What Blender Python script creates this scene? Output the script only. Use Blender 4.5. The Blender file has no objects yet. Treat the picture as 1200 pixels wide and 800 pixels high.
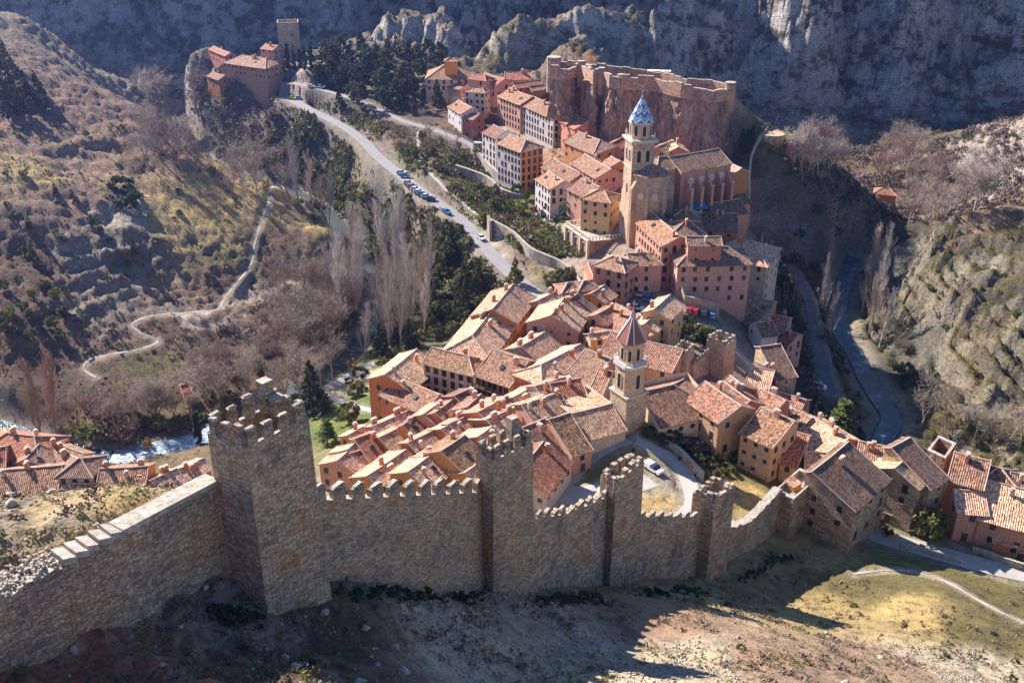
EXPO = 1.27
HAZE = 0.00013
import bpy, bmesh, math, random
import numpy as np
from mathutils import Vector, Matrix
random.seed(11)
rs = np.random.RandomState(7)
SC = bpy.context.scene
COL = SC.collection
R = math.radians
# ------------------------------------------------------------------ camera geometry
CAMZ, F, TH = 120.0, 1150.0, R(26.5)
ST, CT = math.sin(TH), math.cos(TH)
def ray(px, py):
    a, b = px - 600.0, py - 400.0
    return np.array([a, F*CT - b*ST, -(F*ST + b*CT)])
def P(px, py, z):
    r = ray(px, py); t = (z - CAMZ)/r[2]
    return np.array([r[0]*t, r[1]*t, z])
def PY(px, py, y):
    r = ray(px, py); t = y/r[1]
    return np.array([r[0]*t, y, CAMZ + r[2]*t])
# ------------------------------------------------------------------ noise
_perm = rs.permutation(4096)
_gr = rs.rand(4096)*2*np.pi
_gx, _gy = np.cos(_gr), np.sin(_gr)
def perlin(x, y):
    x = np.asarray(x, float); y = np.asarray(y, float)
    xi = np.floor(x).astype(np.int64); yi = np.floor(y).astype(np.int64)
    xf, yf = x - xi, y - yi
    u = xf*xf*xf*(xf*(xf*6-15)+10); v = yf*yf*yf*(yf*(yf*6-15)+10)
    def g(ix, iy, dx, dy):
        h = _perm[(_perm[ix & 4095] + iy) & 4095]
        return _gx[h]*dx + _gy[h]*dy
    a = g(xi, yi, xf, yf); b = g(xi+1, yi, xf-1, yf)
    c = g(xi, yi+1, xf, yf-1); d = g(xi+1, yi+1, xf-1, yf-1)
    return ((a + (b-a)*u) + ((c + (d-c)*u) - (a + (b-a)*u))*v)*1.5
def fbm(x, y, s, o=4, g=0.5):
    r = 0; a = 1; x = np.asarray(x)/s; y = np.asarray(y)/s
    for i in range(o):
        r = r + a*perlin(x + 17.3*i, y - 9.1*i); a *= g; x = x*2.03; y = y*2.03
    return r
def ridged(x, y, s, o=4):
    r = 0; a = 1; x = np.asarray(x)/s; y = np.asarray(y)/s; n = 0
    for i in range(o):
        r = r + a*(1 - 2*np.abs(perlin(x + 31.7*i, y + 5.3*i))); n += a; a *= 0.5; x = x*2.1; y = y*2.1
    return r/n
# ------------------------------------------------------------------ terrain control points (photo-surveyed: pixel + height, or world)
CP = []
def c(px, py, z): p = P(px, py, z); CP.append((p[0], p[1], z))
def cy(px, py, y): p = PY(px, py, y); CP.append(tuple(p))
def cw(x, y, z): CP.append((x, y, z))
# foreground slope outside the wall
cy(345,735,60.5); cy(313,722,60); cy(390,692,65.5); cy(480,690,76); cy(560,692,87); cy(577,691,88); cy(621,700,91)
cy(660,692,98); cy(717,690,110); cy(745,692,112); cy(790,686,121); cy(833,688,132); cy(855,684,134); cy(890,665,141); cy(930,640,148)
cy(800,795,72); cy(893,734,97); cy(983,740,118); cy(1180,790,105); cy(1100,700,128); cy(700,760,84); cy(600,800,68)
cy(480,790,58); cy(350,790,50); cy(200,800,50); cy(270,695,60.5); cy(1000,680,138); cy(1040,655,146)
c(1130,650,0); c(1050,635,0); c(1180,668,-1); c(1195,720,3)
cw(-40,44,76); cw(-31,40,77); cw(-60,50,80); cw(-30,20,84); cw(0,30,76); cw(30,40,62); cw(60,60,42); cw(100,70,26); cw(150,100,18); cw(0,0,88); cw(-60,0,98); cw(70,10,66); cw(150,20,50)
cw(-26,47,70); cw(-32,42,73); cw(-21,55,68)
# garden plateau behind the left wall
cy(60,600,62); cy(0,580,72); cy(150,592,63); cy(205,575,65); cw(-60,74,69); cw(-45,66,72)
cw(-33,78,60); cw(-28,88,44); cw(-55,92,40); cw(-80,95,42); cw(-60,110,18); cw(-35,110,20); cw(-90,130,2)
# inside the wall
cw(-18,84,46); cw(-24,100,30); cw(-28,125,10); cw(-30,150,1); cw(2,106,30); cw(8,125,16); cw(12,142,9.5)
cw(22,124,16); cw(25,140,10); cw(42,142,7); cw(48,160,5)
# town near
c(400,560,-4); c(440,490,-10); c(500,540,0); c(560,540,4); c(640,590,7); c(690,560,7.5); c(765,548,8); c(800,575,7)
c(650,525,7); c(690,518,9); c(735,507,10); c(757,509,10.5); c(795,508,9); c(835,505,7); c(780,530,7); c(840,525,4); c(870,550,4); c(560,470,3); c(620,460,5); c(700,430,6); c(500,450,-8)
c(540,420,-5); c(600,400,2); c(640,400,4); c(640,345,1); c(690,380,7); c(750,350,9); c(800,380,8); c(850,380,6); c(850,440,4)
c(900,440,-4); c(930,400,-8); c(930,480,-6); c(960,520,-3); c(1000,560,-1); c(1050,600,0); c(1100,620,0); c(1150,600,-1); c(1200,640,-2)
c(1100,560,-6); c(1200,570,-8); c(940,600,3)
# town spine and cathedral
c(740,270,16); c(800,345,10); c(780,330,10); c(870,345,3); c(900,345,-2); c(700,265,13); c(660,250,8); c(690,300,9); c(720,335,9); c(690,225,15)
c(850,250,15); c(874,262,10); c(820,215,18); c(872,200,20); c(760,190,21); c(650,190,14); c(700,170,19); c(640,150,16); c(600,215,6)
c(560,175,8); c(600,150,14); c(560,130,15); c(650,130,20); c(700,150,22); c(780,165,22); c(520,100,19); c(580,105,20); c(620,100,22); c(540,120,14)
c(690,120,24); c(660,110,26)
# castle rock
for x_, y_, z0, z1 in ((650,95,26,44),(690,110,27,45),(735,135,26,44),(800,160,24,44),(845,170,22,43)):
    p = P(x_, y_+8, z0); cw(p[0], p[1]-2, z0); cw(p[0]+1, p[1]+6, z1-3); cw(p[0]+3, p[1]+22, z1-5)
    cw(p[0]+8, p[1]+44, z1-14); cw(p[0]+14, p[1]+75, 2)
# saddle, dark hill right of the town wall
c(880,150,25); c(895,162,28); c(930,172,24); c(965,182,20); c(1000,205,6); c(1040,245,-10); c(885,200,20); c(886,260,4); c(900,300,-2); c(1000,330,-18)
c(930,330,-8); c(950,260,4); c(990,270,-6); c(930,220,14)
cw(150,400,-14); cw(120,420,-10); cw(190,420,-18)
# right valley
RIVR = [(1000,300,-19),(985,345,-20),(985,385,-20),(1003,415,-20.5),(1015,440,-21),(1030,465,-21),(1045,490,-21.5),(1035,520,-22),(1060,545,-22.5)]
for q in RIVR: c(*q)
c(955,455,-13); c(975,430,-14); c(940,340,-10); c(950,390,-12); c(930,430,-12); c(1000,520,-18); c(960,490,-12)
c(1100,250,-16); c(1030,180,-20); c(1060,220,-18); c(1150,235,-8)
# right hillside
c(1045,292,-2); c(1100,262,14); c(1150,245,17); c(1200,235,20); c(1200,300,12); c(1120,300,7); c(1060,330,-9); c(1100,350,0); c(1200,400,-1); c(1140,380,-3); c(1200,500,-15); c(1080,400,-14); c(1100,450,-16); c(1150,440,-10)
cw(200,260,32); cw(260,220,42); cw(200,180,0); cw(170,160,-8); cw(240,150,5)
c(1150,170,0); c(1200,140,4); c(1200,190,10); c(1120,200,-10); c(1080,160,-14)
# back mountains right
for px, py, z in ((880,130,-16),(1000,130,-12),(1100,120,-12),(780,60,-6),(600,70,2),(700,62,0),(500,62,4),(1200,112,-2)):
    c(px, py, z)
for px, y, z in ((600,560,40),(700,590,44),(800,590,44),(900,600,48),(1000,610,56),(1100,610,62),(1250,610,68),(500,600,40)):
    x_ = (px-600)/1190*y; cw(x_, y, z)
for x_ in range(-420, 620, 95):
    if x_ < -330: cw(x_, 720, 110)
    else: cw(x_, 690 if x_ > -60 else 735, 140+12*math.sin(x_))
    cw(x_, 800, 190); cw(x_, 950, 230); cw(x_, 1200, 250)  # unseen heights, raised as blockers that keep the visible faces in shade
for x_ in (-310,-250,-190,-130,-70): cw(x_, 640, -6); cw(x_, 672, -2+.02*abs(x_)); cw(x_, 700, 48)
c(610,95,12); c(640,60,6); c(560,75,12)
# road shelf and the slopes under it
ROAD = [(333,114,9),(345,119,9),(365,130,8.5),(400,147,8),(425,165,7),(440,181,6),(460,198,5.5),(480,214,5),(500,229,4.5),(520,243,4),(545,262,3),(560,280,2.5),(578,300,2),(596,318,1.5),(615,335,1.5),(635,352,2),(648,372,3)]
for q in ROAD: c(*q)
UP = [(335,97,15),(360,101,15),(400,112,14.5),(435,125,14),(470,141,13),(500,150,12.5),(530,160,12),(560,174,10.5)]
for q in UP: c(*q)
c(480,180,9); c(520,205,8); c(500,190,8.5); c(560,215,5); c(600,255,5); c(560,240,5.5); c(640,280,7); c(600,285,6); c(620,312,3)
c(420,215,-6); c(460,245,-8); c(500,275,-7); c(540,310,-6); c(500,330,-12); c(480,380,-16); c(470,420,-16); c(420,450,-18); c(400,480,-16); c(545,370,-10); c(450,280,-18); c(390,190,-8); c(360,165,-8); c(330,150,-10)
RIVL = [(205,130,-16),(225,165,-17),(250,192,-18),(300,212,-19),(345,225,-19.5),(385,250,-20),(412,285,-20.5),(440,325,-21),(440,370,-21.5),(415,410,-22),(380,440,-22),(335,460,-22.5),(280,490,-22.5),(225,515,-23),(180,524,-23),(130,535,-23),(60,520,-23.5),(-60,480,-24)]
for q in RIVL: c(*q)
# palace rock upper left
c(262,90,14); c(300,92,15); c(245,60,14); c(290,70,17); c(340,75,19); c(328,95,14); c(300,130,2); c(270,150,-8); c(330,180,-10); c(300,190,-14); c(380,90,18); c(420,85,19); c(460,100,18); c(400,60,16)
cw(-230,640,20); cw(-300,560,20)
# left hillside
c(60,66,37); c(120,105,29); c(165,130,22); c(200,160,15); c(245,188,10); c(290,212,4); c(340,222,0); c(390,275,-4); c(400,300,-11)
c(0,200,21); c(0,130,29); c(100,200,14); c(50,260,10); c(0,300,4); c(150,260,6); c(200,250,4); c(100,320,-2); c(0,380,-5); c(60,380,-8); c(250,270,-1); c(300,280,-5); c(340,260,-3)
c(200,320,-7); c(270,330,-11); c(330,330,-15); c(250,370,-15); c(200,390,-15); c(140,400,-13); c(80,430,-15); c(20,460,-16); c(110,465,-18); c(200,440,-19); c(300,410,-19); c(360,360,-18)
cw(-250,300,32); cw(-330,330,60); cw(-300,420,75); cw(-260,460,50); cw(-240,220,26); cw(-200,200,5); cw(-330,220,60); cw(-450,350,130); cw(-180,150,0)
c(80,60,28); c(30,20,48); c(150,75,2); c(190,105,0)
cw(-500,520,120); cw(-500,700,150)
# lower left village
c(40,560,-12); c(120,560,-12); c(180,560,-13); c(230,540,-14); c(60,515,-15); c(0,530,-12); c(-40,540,-10); c(120,520,-20)
CPA = np.array(CP)
def _rbf(n_c=9.0, smooth=0.6):
    X = CPA[:, :2]; n = len(X)
    d2 = ((X[:, None, :]-X[None, :, :])**2).sum(-1)
    K = np.sqrt(d2 + n_c**2)
    A = np.zeros((n+3, n+3)); A[:n, :n] = K - np.eye(n)*smooth*1.0
    A[:n, n] = 1; A[:n, n+1:] = X/100.; A[n, :n] = 1; A[n+1:, :n] = (X/100.).T
    b = np.zeros(n+3); b[:n] = CPA[:, 2]
    return np.linalg.lstsq(A, b, rcond=None)[0]
_W = _rbf()
def H0(x, y):
    x = np.atleast_1d(np.asarray(x, float)); y = np.atleast_1d(np.asarray(y, float))
    sh = x.shape; x = x.ravel(); y = y.ravel(); out = np.empty(len(x)); n = len(CPA)
    for s in range(0, len(x), 20000):
        xs, ys = x[s:s+20000, None], y[s:s+20000, None]
        K = np.sqrt((xs-CPA[None, :, 0])**2 + (ys-CPA[None, :, 1])**2 + 81.0)
        out[s:s+20000] = K@_W[:n] + _W[n] + _W[n+1]*xs[:, 0]/100 + _W[n+2]*ys[:, 0]/100
    return out.reshape(sh)
# --- graded strips: roads, tracks and river beds flatten the ground under them
STRIPS = []
def seg_field(x, y, pts):
    """distance to a 3D polyline and its height at the nearest point"""
    best = np.full(x.shape, 1e9); zz = np.zeros(x.shape)
    for a, b in zip(pts[:-1], pts[1:]):
        dx, dy = b[0]-a[0], b[1]-a[1]; L2 = dx*dx+dy*dy + 1e-9
        t = np.clip(((x-a[0])*dx+(y-a[1])*dy)/L2, 0, 1)
        d = np.hypot(x-(a[0]+t*dx), y-(a[1]+t*dy)); m = d < best
        best = np.where(m, d, best); zz = np.where(m, a[2]+t*(b[2]-a[2]), zz)
    return best, zz
def smooth_line(pts, n=6):
    pts = [np.array(p, float) for p in pts]; out = []
    q = [2*pts[0]-pts[1]] + pts + [2*pts[-1]-pts[-2]]
    for i in range(1, len(q)-2):
        for k in range(n):
            t = k/n; a, b, c_, d = q[i-1], q[i], q[i+1], q[i+2]
            out.append(0.5*((2*b)+(-a+c_)*t+(2*a-5*b+4*c_-d)*t*t+(-a+3*b-3*c_+d)*t**3))
    out.append(pts[-1]); return out
def strip(pix, width, blend, bed=0.0):
    pts = smooth_line([P(*q) for q in pix]) ; STRIPS.append((pts, width/2, blend, bed)); return pts
def track(pix, width, blend=2.5):
    """a track laid on the ground where the photo shows it: height read from the ground"""
    pts = []
    for (px, py) in pix:
        q = hit(px, py); pts.append(q)
    pts = smooth_line(pts, 5)
    zs = H0(np.array([p[0] for p in pts]), np.array([p[1] for p in pts]))
    pts = [np.array([p[0], p[1], z]) for p, z in zip(pts, zs)]
    STRIPS.append((pts, width/2, blend, 0.0)); return pts
_TT = np.concatenate([np.linspace(0.02, 0.3, 900), np.linspace(0.3, 1.2, 900)])
def hit(px, py, h=0.0, ymin=0.0):
    r = ray(px, py); x, y, z = r[0]*_TT, r[1]*_TT, CAMZ + r[2]*_TT
    g = H0(x, y) + h; f = z - g
    ok = (f < 0) & (y > ymin)
    i = int(np.argmax(ok)) if ok.any() else len(_TT)-1
    if i == 0: t = _TT[0]
    else:
        f0, f1 = f[i-1], f[i]; k = f0/(f0-f1) if f0 > 0 else 1.0
        t = _TT[i-1] + k*(_TT[i]-_TT[i-1])
    return np.array([r[0]*t, r[1]*t, CAMZ + r[2]*t])
road_pts = strip(ROAD, 7.0, 4.0)
up_pts = strip(UP, 4.0, 3.0)
rivl_pts = strip(RIVL, 7.0, 5.0, -0.9)
rivr_pts = strip(RIVR, 8.0, 6.0, -0.9)
lane_pts = strip([(1010,612,0.5),(1030,628,0.2),(1065,638,0),(1100,648,-0.2),(1150,662,-0.6),(1210,675,-1)], 5.5, 3.0)
vroad_pts = track([(905,300),(930,318),(945,345),(952,375),(957,400),(965,430),(975,460)], 4.5, 3)
path_l1 = track([(395,275),(385,262),(370,250),(352,232),(330,217),(318,221),(312,245),(303,270),(297,292),(296,305),(283,325),(262,352),(255,362),(225,366),(196,368),(170,372),(155,380),(165,390),(185,400),(160,410),(125,416),(105,422),(98,432),(112,442)], 1.8, 1.5)
path_r1 = track([(1000,672),(1040,668),(1070,670),(1110,682),(1150,705),(1200,730)], 1.1, 1.5)
path_s = track([(490,155),(491,180),(497,198),(520,220),(545,240),(565,255)], 1.6, 1.0)
park_pts = track([(385,455),(410,440),(440,425)], 3.0, 2)
park2_pts = track([(380,462),(410,474),(440,482)], 2.2, 2)
inner_pts = track([(612,625),(640,595),(658,570),(680,545),(705,527),(735,514)], 4.0, 3)
inner2_pts = track([(655,580),(690,580),(725,572),(760,560)], 6.0, 3)
inner3_pts = track([(742,514),(762,524),(785,536),(800,550),(808,568),(812,590),(800,606)], 3.4, 2)
# --- colour and ruggedness survey; tones brightened on lit slopes, deepened in shaded valleys
KINDS_ = dict(
 dry=(.38,.28,.11), tan=(.30,.195,.125), brown=(.125,.072,.04), mauve=(.22,.135,.10), olive=(.125,.105,.03), gravel=(.42,.36,.25),
 rock=(.27,.225,.18), pale=(.42,.36,.29), red=(.34,.15,.075), dark=(.03,.034,.015), green=(.11,.15,.02), pave=(.32,.25,.20), dark_brown=(.06,.055,.04))  # last entry is simply a very dark brown
CC = []
def cc(px, py, k, rug, w=1.0):
    q = hit(px, py); CC.append((q[0], q[1], *KINDS_[k], rug, w))
def ccw(x, y, k, rug, w=1.0): CC.append((x, y, *KINDS_[k], rug, w))
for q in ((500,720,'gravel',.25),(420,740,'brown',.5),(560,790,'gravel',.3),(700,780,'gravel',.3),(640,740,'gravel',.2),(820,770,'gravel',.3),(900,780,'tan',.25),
 (760,720,'tan',.2),(860,715,'dry',.2),(960,720,'dry',.2),(1000,760,'tan',.25),(1080,720,'dry',.15),(1150,740,'olive',.15),(1180,790,'gravel',.25),(1100,780,'gravel',.2),
 (1000,690,'olive',.15),(1060,680,'olive',.12),(1120,690,'olive',.12),(1190,710,'olive',.1),(960,650,'dry',.2),(1180,655,'green',.05),(1080,630,'green',.05),(1130,640,'tan',.05),
 (50,640,'dry',.2),(120,600,'dry',.15),(60,600,'dry',.15),(20,605,'rock',.6),(90,610,'pale',.5),(0,590,'olive',.3),(160,590,'dry',.2),(30,660,'pale',.4),
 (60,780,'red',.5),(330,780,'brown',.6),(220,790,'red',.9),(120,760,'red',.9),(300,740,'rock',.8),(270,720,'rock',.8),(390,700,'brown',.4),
 (700,545,'olive',.15),(690,555,'green',.15),(740,535,'dry',.2),(780,560,'gravel',.08),(650,585,'pave',.02),(710,575,'pave',.02),(740,590,'dry',.1),(800,560,'pale',.1),
 (840,545,'olive',.15),(870,540,'green',.15),(890,555,'olive',.15),(850,565,'dry',.15),(810,535,'dark',.1),(870,575,'dry',.15),
 (600,450,'pave',0),(500,500,'pave',0),(700,400,'pave',0),(750,350,'pave',0),(830,375,'pave',0),(680,300,'pave',0),(740,270,'pave',0),(560,420,'pave',0),(620,400,'pave',0),(860,470,'pave',0),
 (940,520,'pave',.02),(1040,590,'pave',.02),(1110,600,'pave',.02),(700,200,'pave',.02),(640,170,'pave',.02),(560,110,'pave',.02),(600,140,'pave',.02),(820,230,'pave',.02),
 (960,455,'dark_brown',.05),(930,440,'dark',.2),(1000,480,'dark',.3),(960,400,'dark',.3),(1010,530,'dark',.2),(1060,420,'dark',.3),(1080,470,'olive',.4),
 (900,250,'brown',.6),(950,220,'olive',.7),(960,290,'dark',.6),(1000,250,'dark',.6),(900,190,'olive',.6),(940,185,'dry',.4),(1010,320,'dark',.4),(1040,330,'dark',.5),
 (1080,300,'olive',1.7),(1120,320,'olive',1.7),(1170,280,'olive',.9),(1150,350,'rock',1.8),(1190,400,'olive',1.7),(1120,400,'olive',1.7),(1170,450,'olive',1.7),(1150,260,'tan',.8),(1090,350,'olive',1.7),(1190,330,'olive',1.2),(1100,440,'olive',1.0),(1190,490,'olive',1.0),
 (1150,170,'pale',1.8),(1190,150,'pale',1.8),(1120,190,'rock',1.5),(1190,200,'rock',1.4),(1060,170,'brown',.5),(1080,230,'brown',.4),(1020,190,'brown',.5),
 (1000,60,'rock',2.6),(900,60,'rock',2.6),(1100,60,'rock',2.8),(850,30,'pale',3),(950,20,'pale',2.6),(1180,60,'rock',2.8),(800,60,'rock',1.8),(900,120,'rock',2.2),(1000,110,'rock',2.4),
 (700,30,'rock',2.4),(600,40,'olive',1.8),(640,70,'olive',1.4),(560,55,'brown',1.6),(500,40,'rock',2.4),(450,20,'rock',2.4),(750,50,'olive',1.4),(400,30,'brown',1.8),(300,20,'brown',1.8),(200,30,'brown',1.8),(100,40,'rock',1.8),(50,30,'brown',1.8),(150,70,'rock',1.8),(20,10,'rock',1.5),(250,40,'rock',1.5),
 (200,100,'rock',1.8),(180,120,'rock',1.6),(230,150,'brown',.8),(290,120,'dark',1.0),(320,150,'brown',1.0),(270,110,'olive',1.0),(300,180,'olive',.9),(260,180,'dark_brown',.4),(390,110,'dark',.3),(450,95,'olive',.3),(350,90,'pave',.1),
 (60,120,'mauve',1.0),(120,160,'tan',1.0),(100,130,'mauve',.9),(60,180,'mauve',.9),(30,200,'dry',.7),(100,230,'mauve',.9),(160,190,'brown',.9),(200,200,'tan',.8),(240,220,'dry',.6),(280,230,'dry',.5),(330,250,'dry',.6),(370,270,'dry',.6),
 (200,260,'dry',.5),(180,230,'dry',.6),(140,200,'tan',.7),(240,270,'dry',.5),(90,180,'tan',.8),(150,250,'pale',1.2),(100,300,'rock',1.2),(180,290,'rock',1.2),(50,250,'mauve',.9),(50,310,'brown',.9),(130,330,'rock',1.1),(20,350,'brown',.8),(60,360,'brown',.8),(120,370,'rock',.9),(200,330,'tan',.8),(250,330,'brown',.8),(280,300,'olive',.9),(320,290,'brown',.7),(300,340,'pale',1.0),(240,350,'tan',.9),(230,380,'pale',.8),(350,300,'brown',.6),
 (100,400,'mauve',.7),(30,420,'brown',.6),(160,430,'olive',.4),(200,400,'brown',.5),(150,460,'brown',.3),(60,470,'brown',.3),(240,430,'brown',.3),(280,420,'brown',.4),(330,440,'brown',.2),(350,380,'brown',.4),(400,350,'brown',.3),
 (120,500,'olive',.2),(200,490,'olive',.2),(270,500,'brown',.2),(350,480,'dark',.2),(390,430,'green',.05),(420,445,'gravel',.05),(400,470,'green',.05),(430,430,'green',.05),(440,490,'green',.05),
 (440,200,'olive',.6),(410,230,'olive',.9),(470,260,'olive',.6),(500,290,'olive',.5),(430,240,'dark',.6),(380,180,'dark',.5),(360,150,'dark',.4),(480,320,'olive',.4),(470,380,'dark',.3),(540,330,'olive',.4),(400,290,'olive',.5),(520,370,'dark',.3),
 (450,160,'brown',.4),(500,175,'olive',.3),(540,215,'olive',.4),(580,240,'green',.2),(620,250,'green',.2),(520,230,'brown',.5),(600,300,'brown',.4),(640,330,'olive',.3),(480,140,'brown',.3),(630,270,'gravel',.3),(550,140,'brown',.3),
 (680,130,'olive',.5),(720,140,'olive',.4),(650,115,'red',.8),(800,150,'dark',.5),(760,130,'red',.8),(850,160,'brown',.6),(880,150,'olive',.4),(870,180,'dark',.3)):
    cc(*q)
ccw(-24,110,'brown',.3); ccw(8,118,'dry',.3); ccw(35,138,'dry',.2); ccw(-60,100,'rock',.8); ccw(200,100,'dry',.3); ccw(-100,60,'dry',.4); ccw(0,20,'gravel',.3); ccw(60,40,'tan',.3)
for x_ in range(-400, 600, 200): ccw(x_, 720, 'rock', 3); ccw(x_, 900, 'rock', 3)
for px_, py_ in ((700,92),(760,100),(830,110)): 
    q = P(px_, py_, 42); ccw(q[0], q[1]+4, 'tan', .2)
for px_, py_ in ((690,112),(735,128),(800,140),(850,150)):
    q = P(px_, py_, 34); ccw(q[0], q[1], 'red', .9, 2.0)
CCA = np.array(CC)
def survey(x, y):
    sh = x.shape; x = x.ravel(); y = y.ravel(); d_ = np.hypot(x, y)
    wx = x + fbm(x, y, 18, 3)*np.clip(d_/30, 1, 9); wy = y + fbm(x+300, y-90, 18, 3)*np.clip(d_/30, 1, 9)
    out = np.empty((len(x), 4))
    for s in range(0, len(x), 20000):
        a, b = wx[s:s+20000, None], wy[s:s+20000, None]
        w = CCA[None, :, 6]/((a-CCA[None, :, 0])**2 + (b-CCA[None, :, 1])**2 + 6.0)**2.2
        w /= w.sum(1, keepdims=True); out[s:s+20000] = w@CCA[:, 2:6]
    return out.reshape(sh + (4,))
def flat_weight(x, y):
    """1 under roads/rivers, 0 away from them; and the graded height"""
    w = np.zeros(x.shape); z = np.zeros(x.shape)
    for pts, hw, bl, bed in STRIPS:
        xs = [p[0] for p in pts]; ys = [p[1] for p in pts]; m = hw+bl+1
        box = (x > min(xs)-m) & (x < max(xs)+m) & (y > min(ys)-m) & (y < max(ys)+m)
        if not box.any(): continue
        d, zz = seg_field(x[box], y[box], pts)
        k = np.clip((hw+bl-d)/bl, 0, 1); k = k*k*(3-2*k)
        zz = zz + bed*np.clip((hw*1.15-d)/2.0, 0, 1)
        better = k > w[box]
        wb = w[box]; zb = z[box]; wb[better] = k[better]; zb[better] = zz[better]; w[box] = wb; z[box] = zb
    return w, z
WALL_KEEP = []   # polylines along which noise is calmed
def HF(x, y, full=False):
    x = np.atleast_1d(np.asarray(x, float)); y = np.atleast_1d(np.asarray(y, float))
    fw = np.clip((y-535)/50, 0, 1)*np.clip((np.abs(x)*0+1), 0, 1)
    wy = y + fw*(fbm(x, y*.45, 55, 4)*30 + ridged(x+5, y*.4, 19, 3)*9 + ridged(x+50, y*.6, 7, 2)*2.2); wx = x + fw*fbm(x+200, y, 40, 3)*10
    h = H0(wx, wy); sv = survey(x, y); rug = sv[..., 3]
    w, z = flat_weight(x, y)
    r = rug*(1-w)
    big = np.clip(r, 0, 3); lg = np.clip((x-60)/60, 0, 1)*np.clip((330-y)/30, 0, 1)
    dn = (ridged(x, y, 26, 4)-.35)*3.2*np.clip(big-.3, 0, 3) + (ridged(x+40, y, 8, 3)-.3)*1.5*big + fbm(x, y, 3.0, 3)*.45*np.clip(big, .06, 1.6)
    fw = np.clip((y-540)/60, 0, 1)
    dn = dn + fw*(ridged(x+11, y*.8, 85, 4)-.3)*16*np.clip(big-1, 0, 1.5)
    hf = h + 6*fbm(x, y, 70, 2); pf = 15.0; kf = hf/pf; ff = kf-np.floor(kf); dn = dn + fw*(np.clip((ff-.62)/.38, 0, 1)-ff)*pf*.95*np.clip(big-1, 0, 1)
    # rock ledges
    per = 3.6 + 1.2*fbm(x, y, 60, 2)
    hh = h + 2.2*fbm(x, y, 30, 3) + .10*x; k = hh/per; fr = k-np.floor(k)
    ter = (np.clip((fr-.55)/.45, 0, 1)**1.0 - fr)*per
    dn = dn + ter*np.clip((big-.4)*1.2, 0, 1)*(.9+.9*lg)
    h2 = h + dn
    h2 = h2*(1-w) + z*w
    if full: return h2, sv, w, dn
    return h2
# ------------------------------------------------------------------ helpers for objects and materials
def new_mat(name): 
    m = bpy.data.materials.new(name); m.use_nodes = True; nt = m.node_tree
    return m, nt, nt.nodes['Principled BSDF']
def N(nt, typ, **kw):
    n = nt.nodes.new(typ)
    for k, v in kw.items():
        if k.startswith('i_'):
            key = k[2:]; key = int(key) if key.isdigit() else key.replace('_', ' ')
            n.inputs[key].default_value = v
        else: setattr(n, k, v)
    return n
def Lk(nt, a, b): nt.links.new(a, b)
def ramp(nt, fac, stops, interp='LINEAR'):
    r = nt.nodes.new('ShaderNodeValToRGB'); r.color_ramp.interpolation = interp
    e = r.color_ramp.elements
    while len(e) < len(stops): e.new(.5)
    for i, (p, cval) in enumerate(stops):
        e[i].position = p; e[i].color = (*cval, 1) if len(cval) == 3 else cval
    Lk(nt, fac, r.inputs[0]); return r.outputs[0]
def mix(nt, a, b, f, mode='MIX'):
    m = nt.nodes.new('ShaderNodeMix'); m.data_type = 'RGBA'; m.blend_type = mode
    for s, v in ((m.inputs[0], f), (m.inputs[6], a), (m.inputs[7], b)):
        if isinstance(v, bpy.types.NodeSocket): Lk(nt, v, s)
        elif isinstance(v, tuple): s.default_value = (*v, 1) if len(v) == 3 else v
        else: s.default_value = v
    return m.outputs[2]
def fmath(nt, op, a, b=None):
    m = nt.nodes.new('ShaderNodeMath'); m.operation = op
    for s, v in ((m.inputs[0], a), (m.inputs[1], b)):
        if v is None: continue
        if isinstance(v, bpy.types.NodeSocket): Lk(nt, v, s)
        else: s.default_value = v
    return m.outputs[0]
def bump(nt, bs, h, strength, dist):
    b = N(nt, 'ShaderNodeBump'); b.inputs['Strength'].default_value = strength; b.inputs['Distance'].default_value = dist
    Lk(nt, h, b.inputs['Height']); Lk(nt, b.outputs[0], bs.inputs['Normal'])
def mesh_obj(name, verts, faces, mats, parent=None, mi=None, uv=None, smooth=False):
    me = bpy.data.meshes.new(name)
    me.from_pydata([tuple(v) for v in verts], [], faces)
    for m in (mats if isinstance(mats, (list, tuple)) else [mats]): me.materials.append(m)
    if mi is not None: me.polygons.foreach_set('material_index', mi)
    if uv is not None:
        l = me.uv_layers.new(name='UVMap'); l.data.foreach_set('uv', np.array(uv, dtype=np.float32).ravel())
    if smooth: me.polygons.foreach_set('use_smooth', [True]*len(me.polygons))
    me.update()
    o = bpy.data.objects.new(name, me); COL.objects.link(o)
    if parent is not None: o.parent = parent
    return o
def tag(o, label=None, cat=None, group=None, kind=None):
    if label: o['label'] = label
    if cat: o['category'] = cat
    if group: o['group'] = group
    if kind: o['kind'] = kind
    return o
def empty(name, loc, rz=0):
    o = bpy.data.objects.new(name, None); COL.objects.link(o); o.location = tuple(loc); o.rotation_euler = (0, 0, rz)
    o.empty_display_size = .5; return o
def link_copy(o, parent=None):
    k = o.copy(); COL.objects.link(k); k.parent = parent; return k
def copy_tree(o, parent=None):
    k = link_copy(o, parent)
    for ch in o.children: copy_tree(ch, k)
    return k
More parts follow.
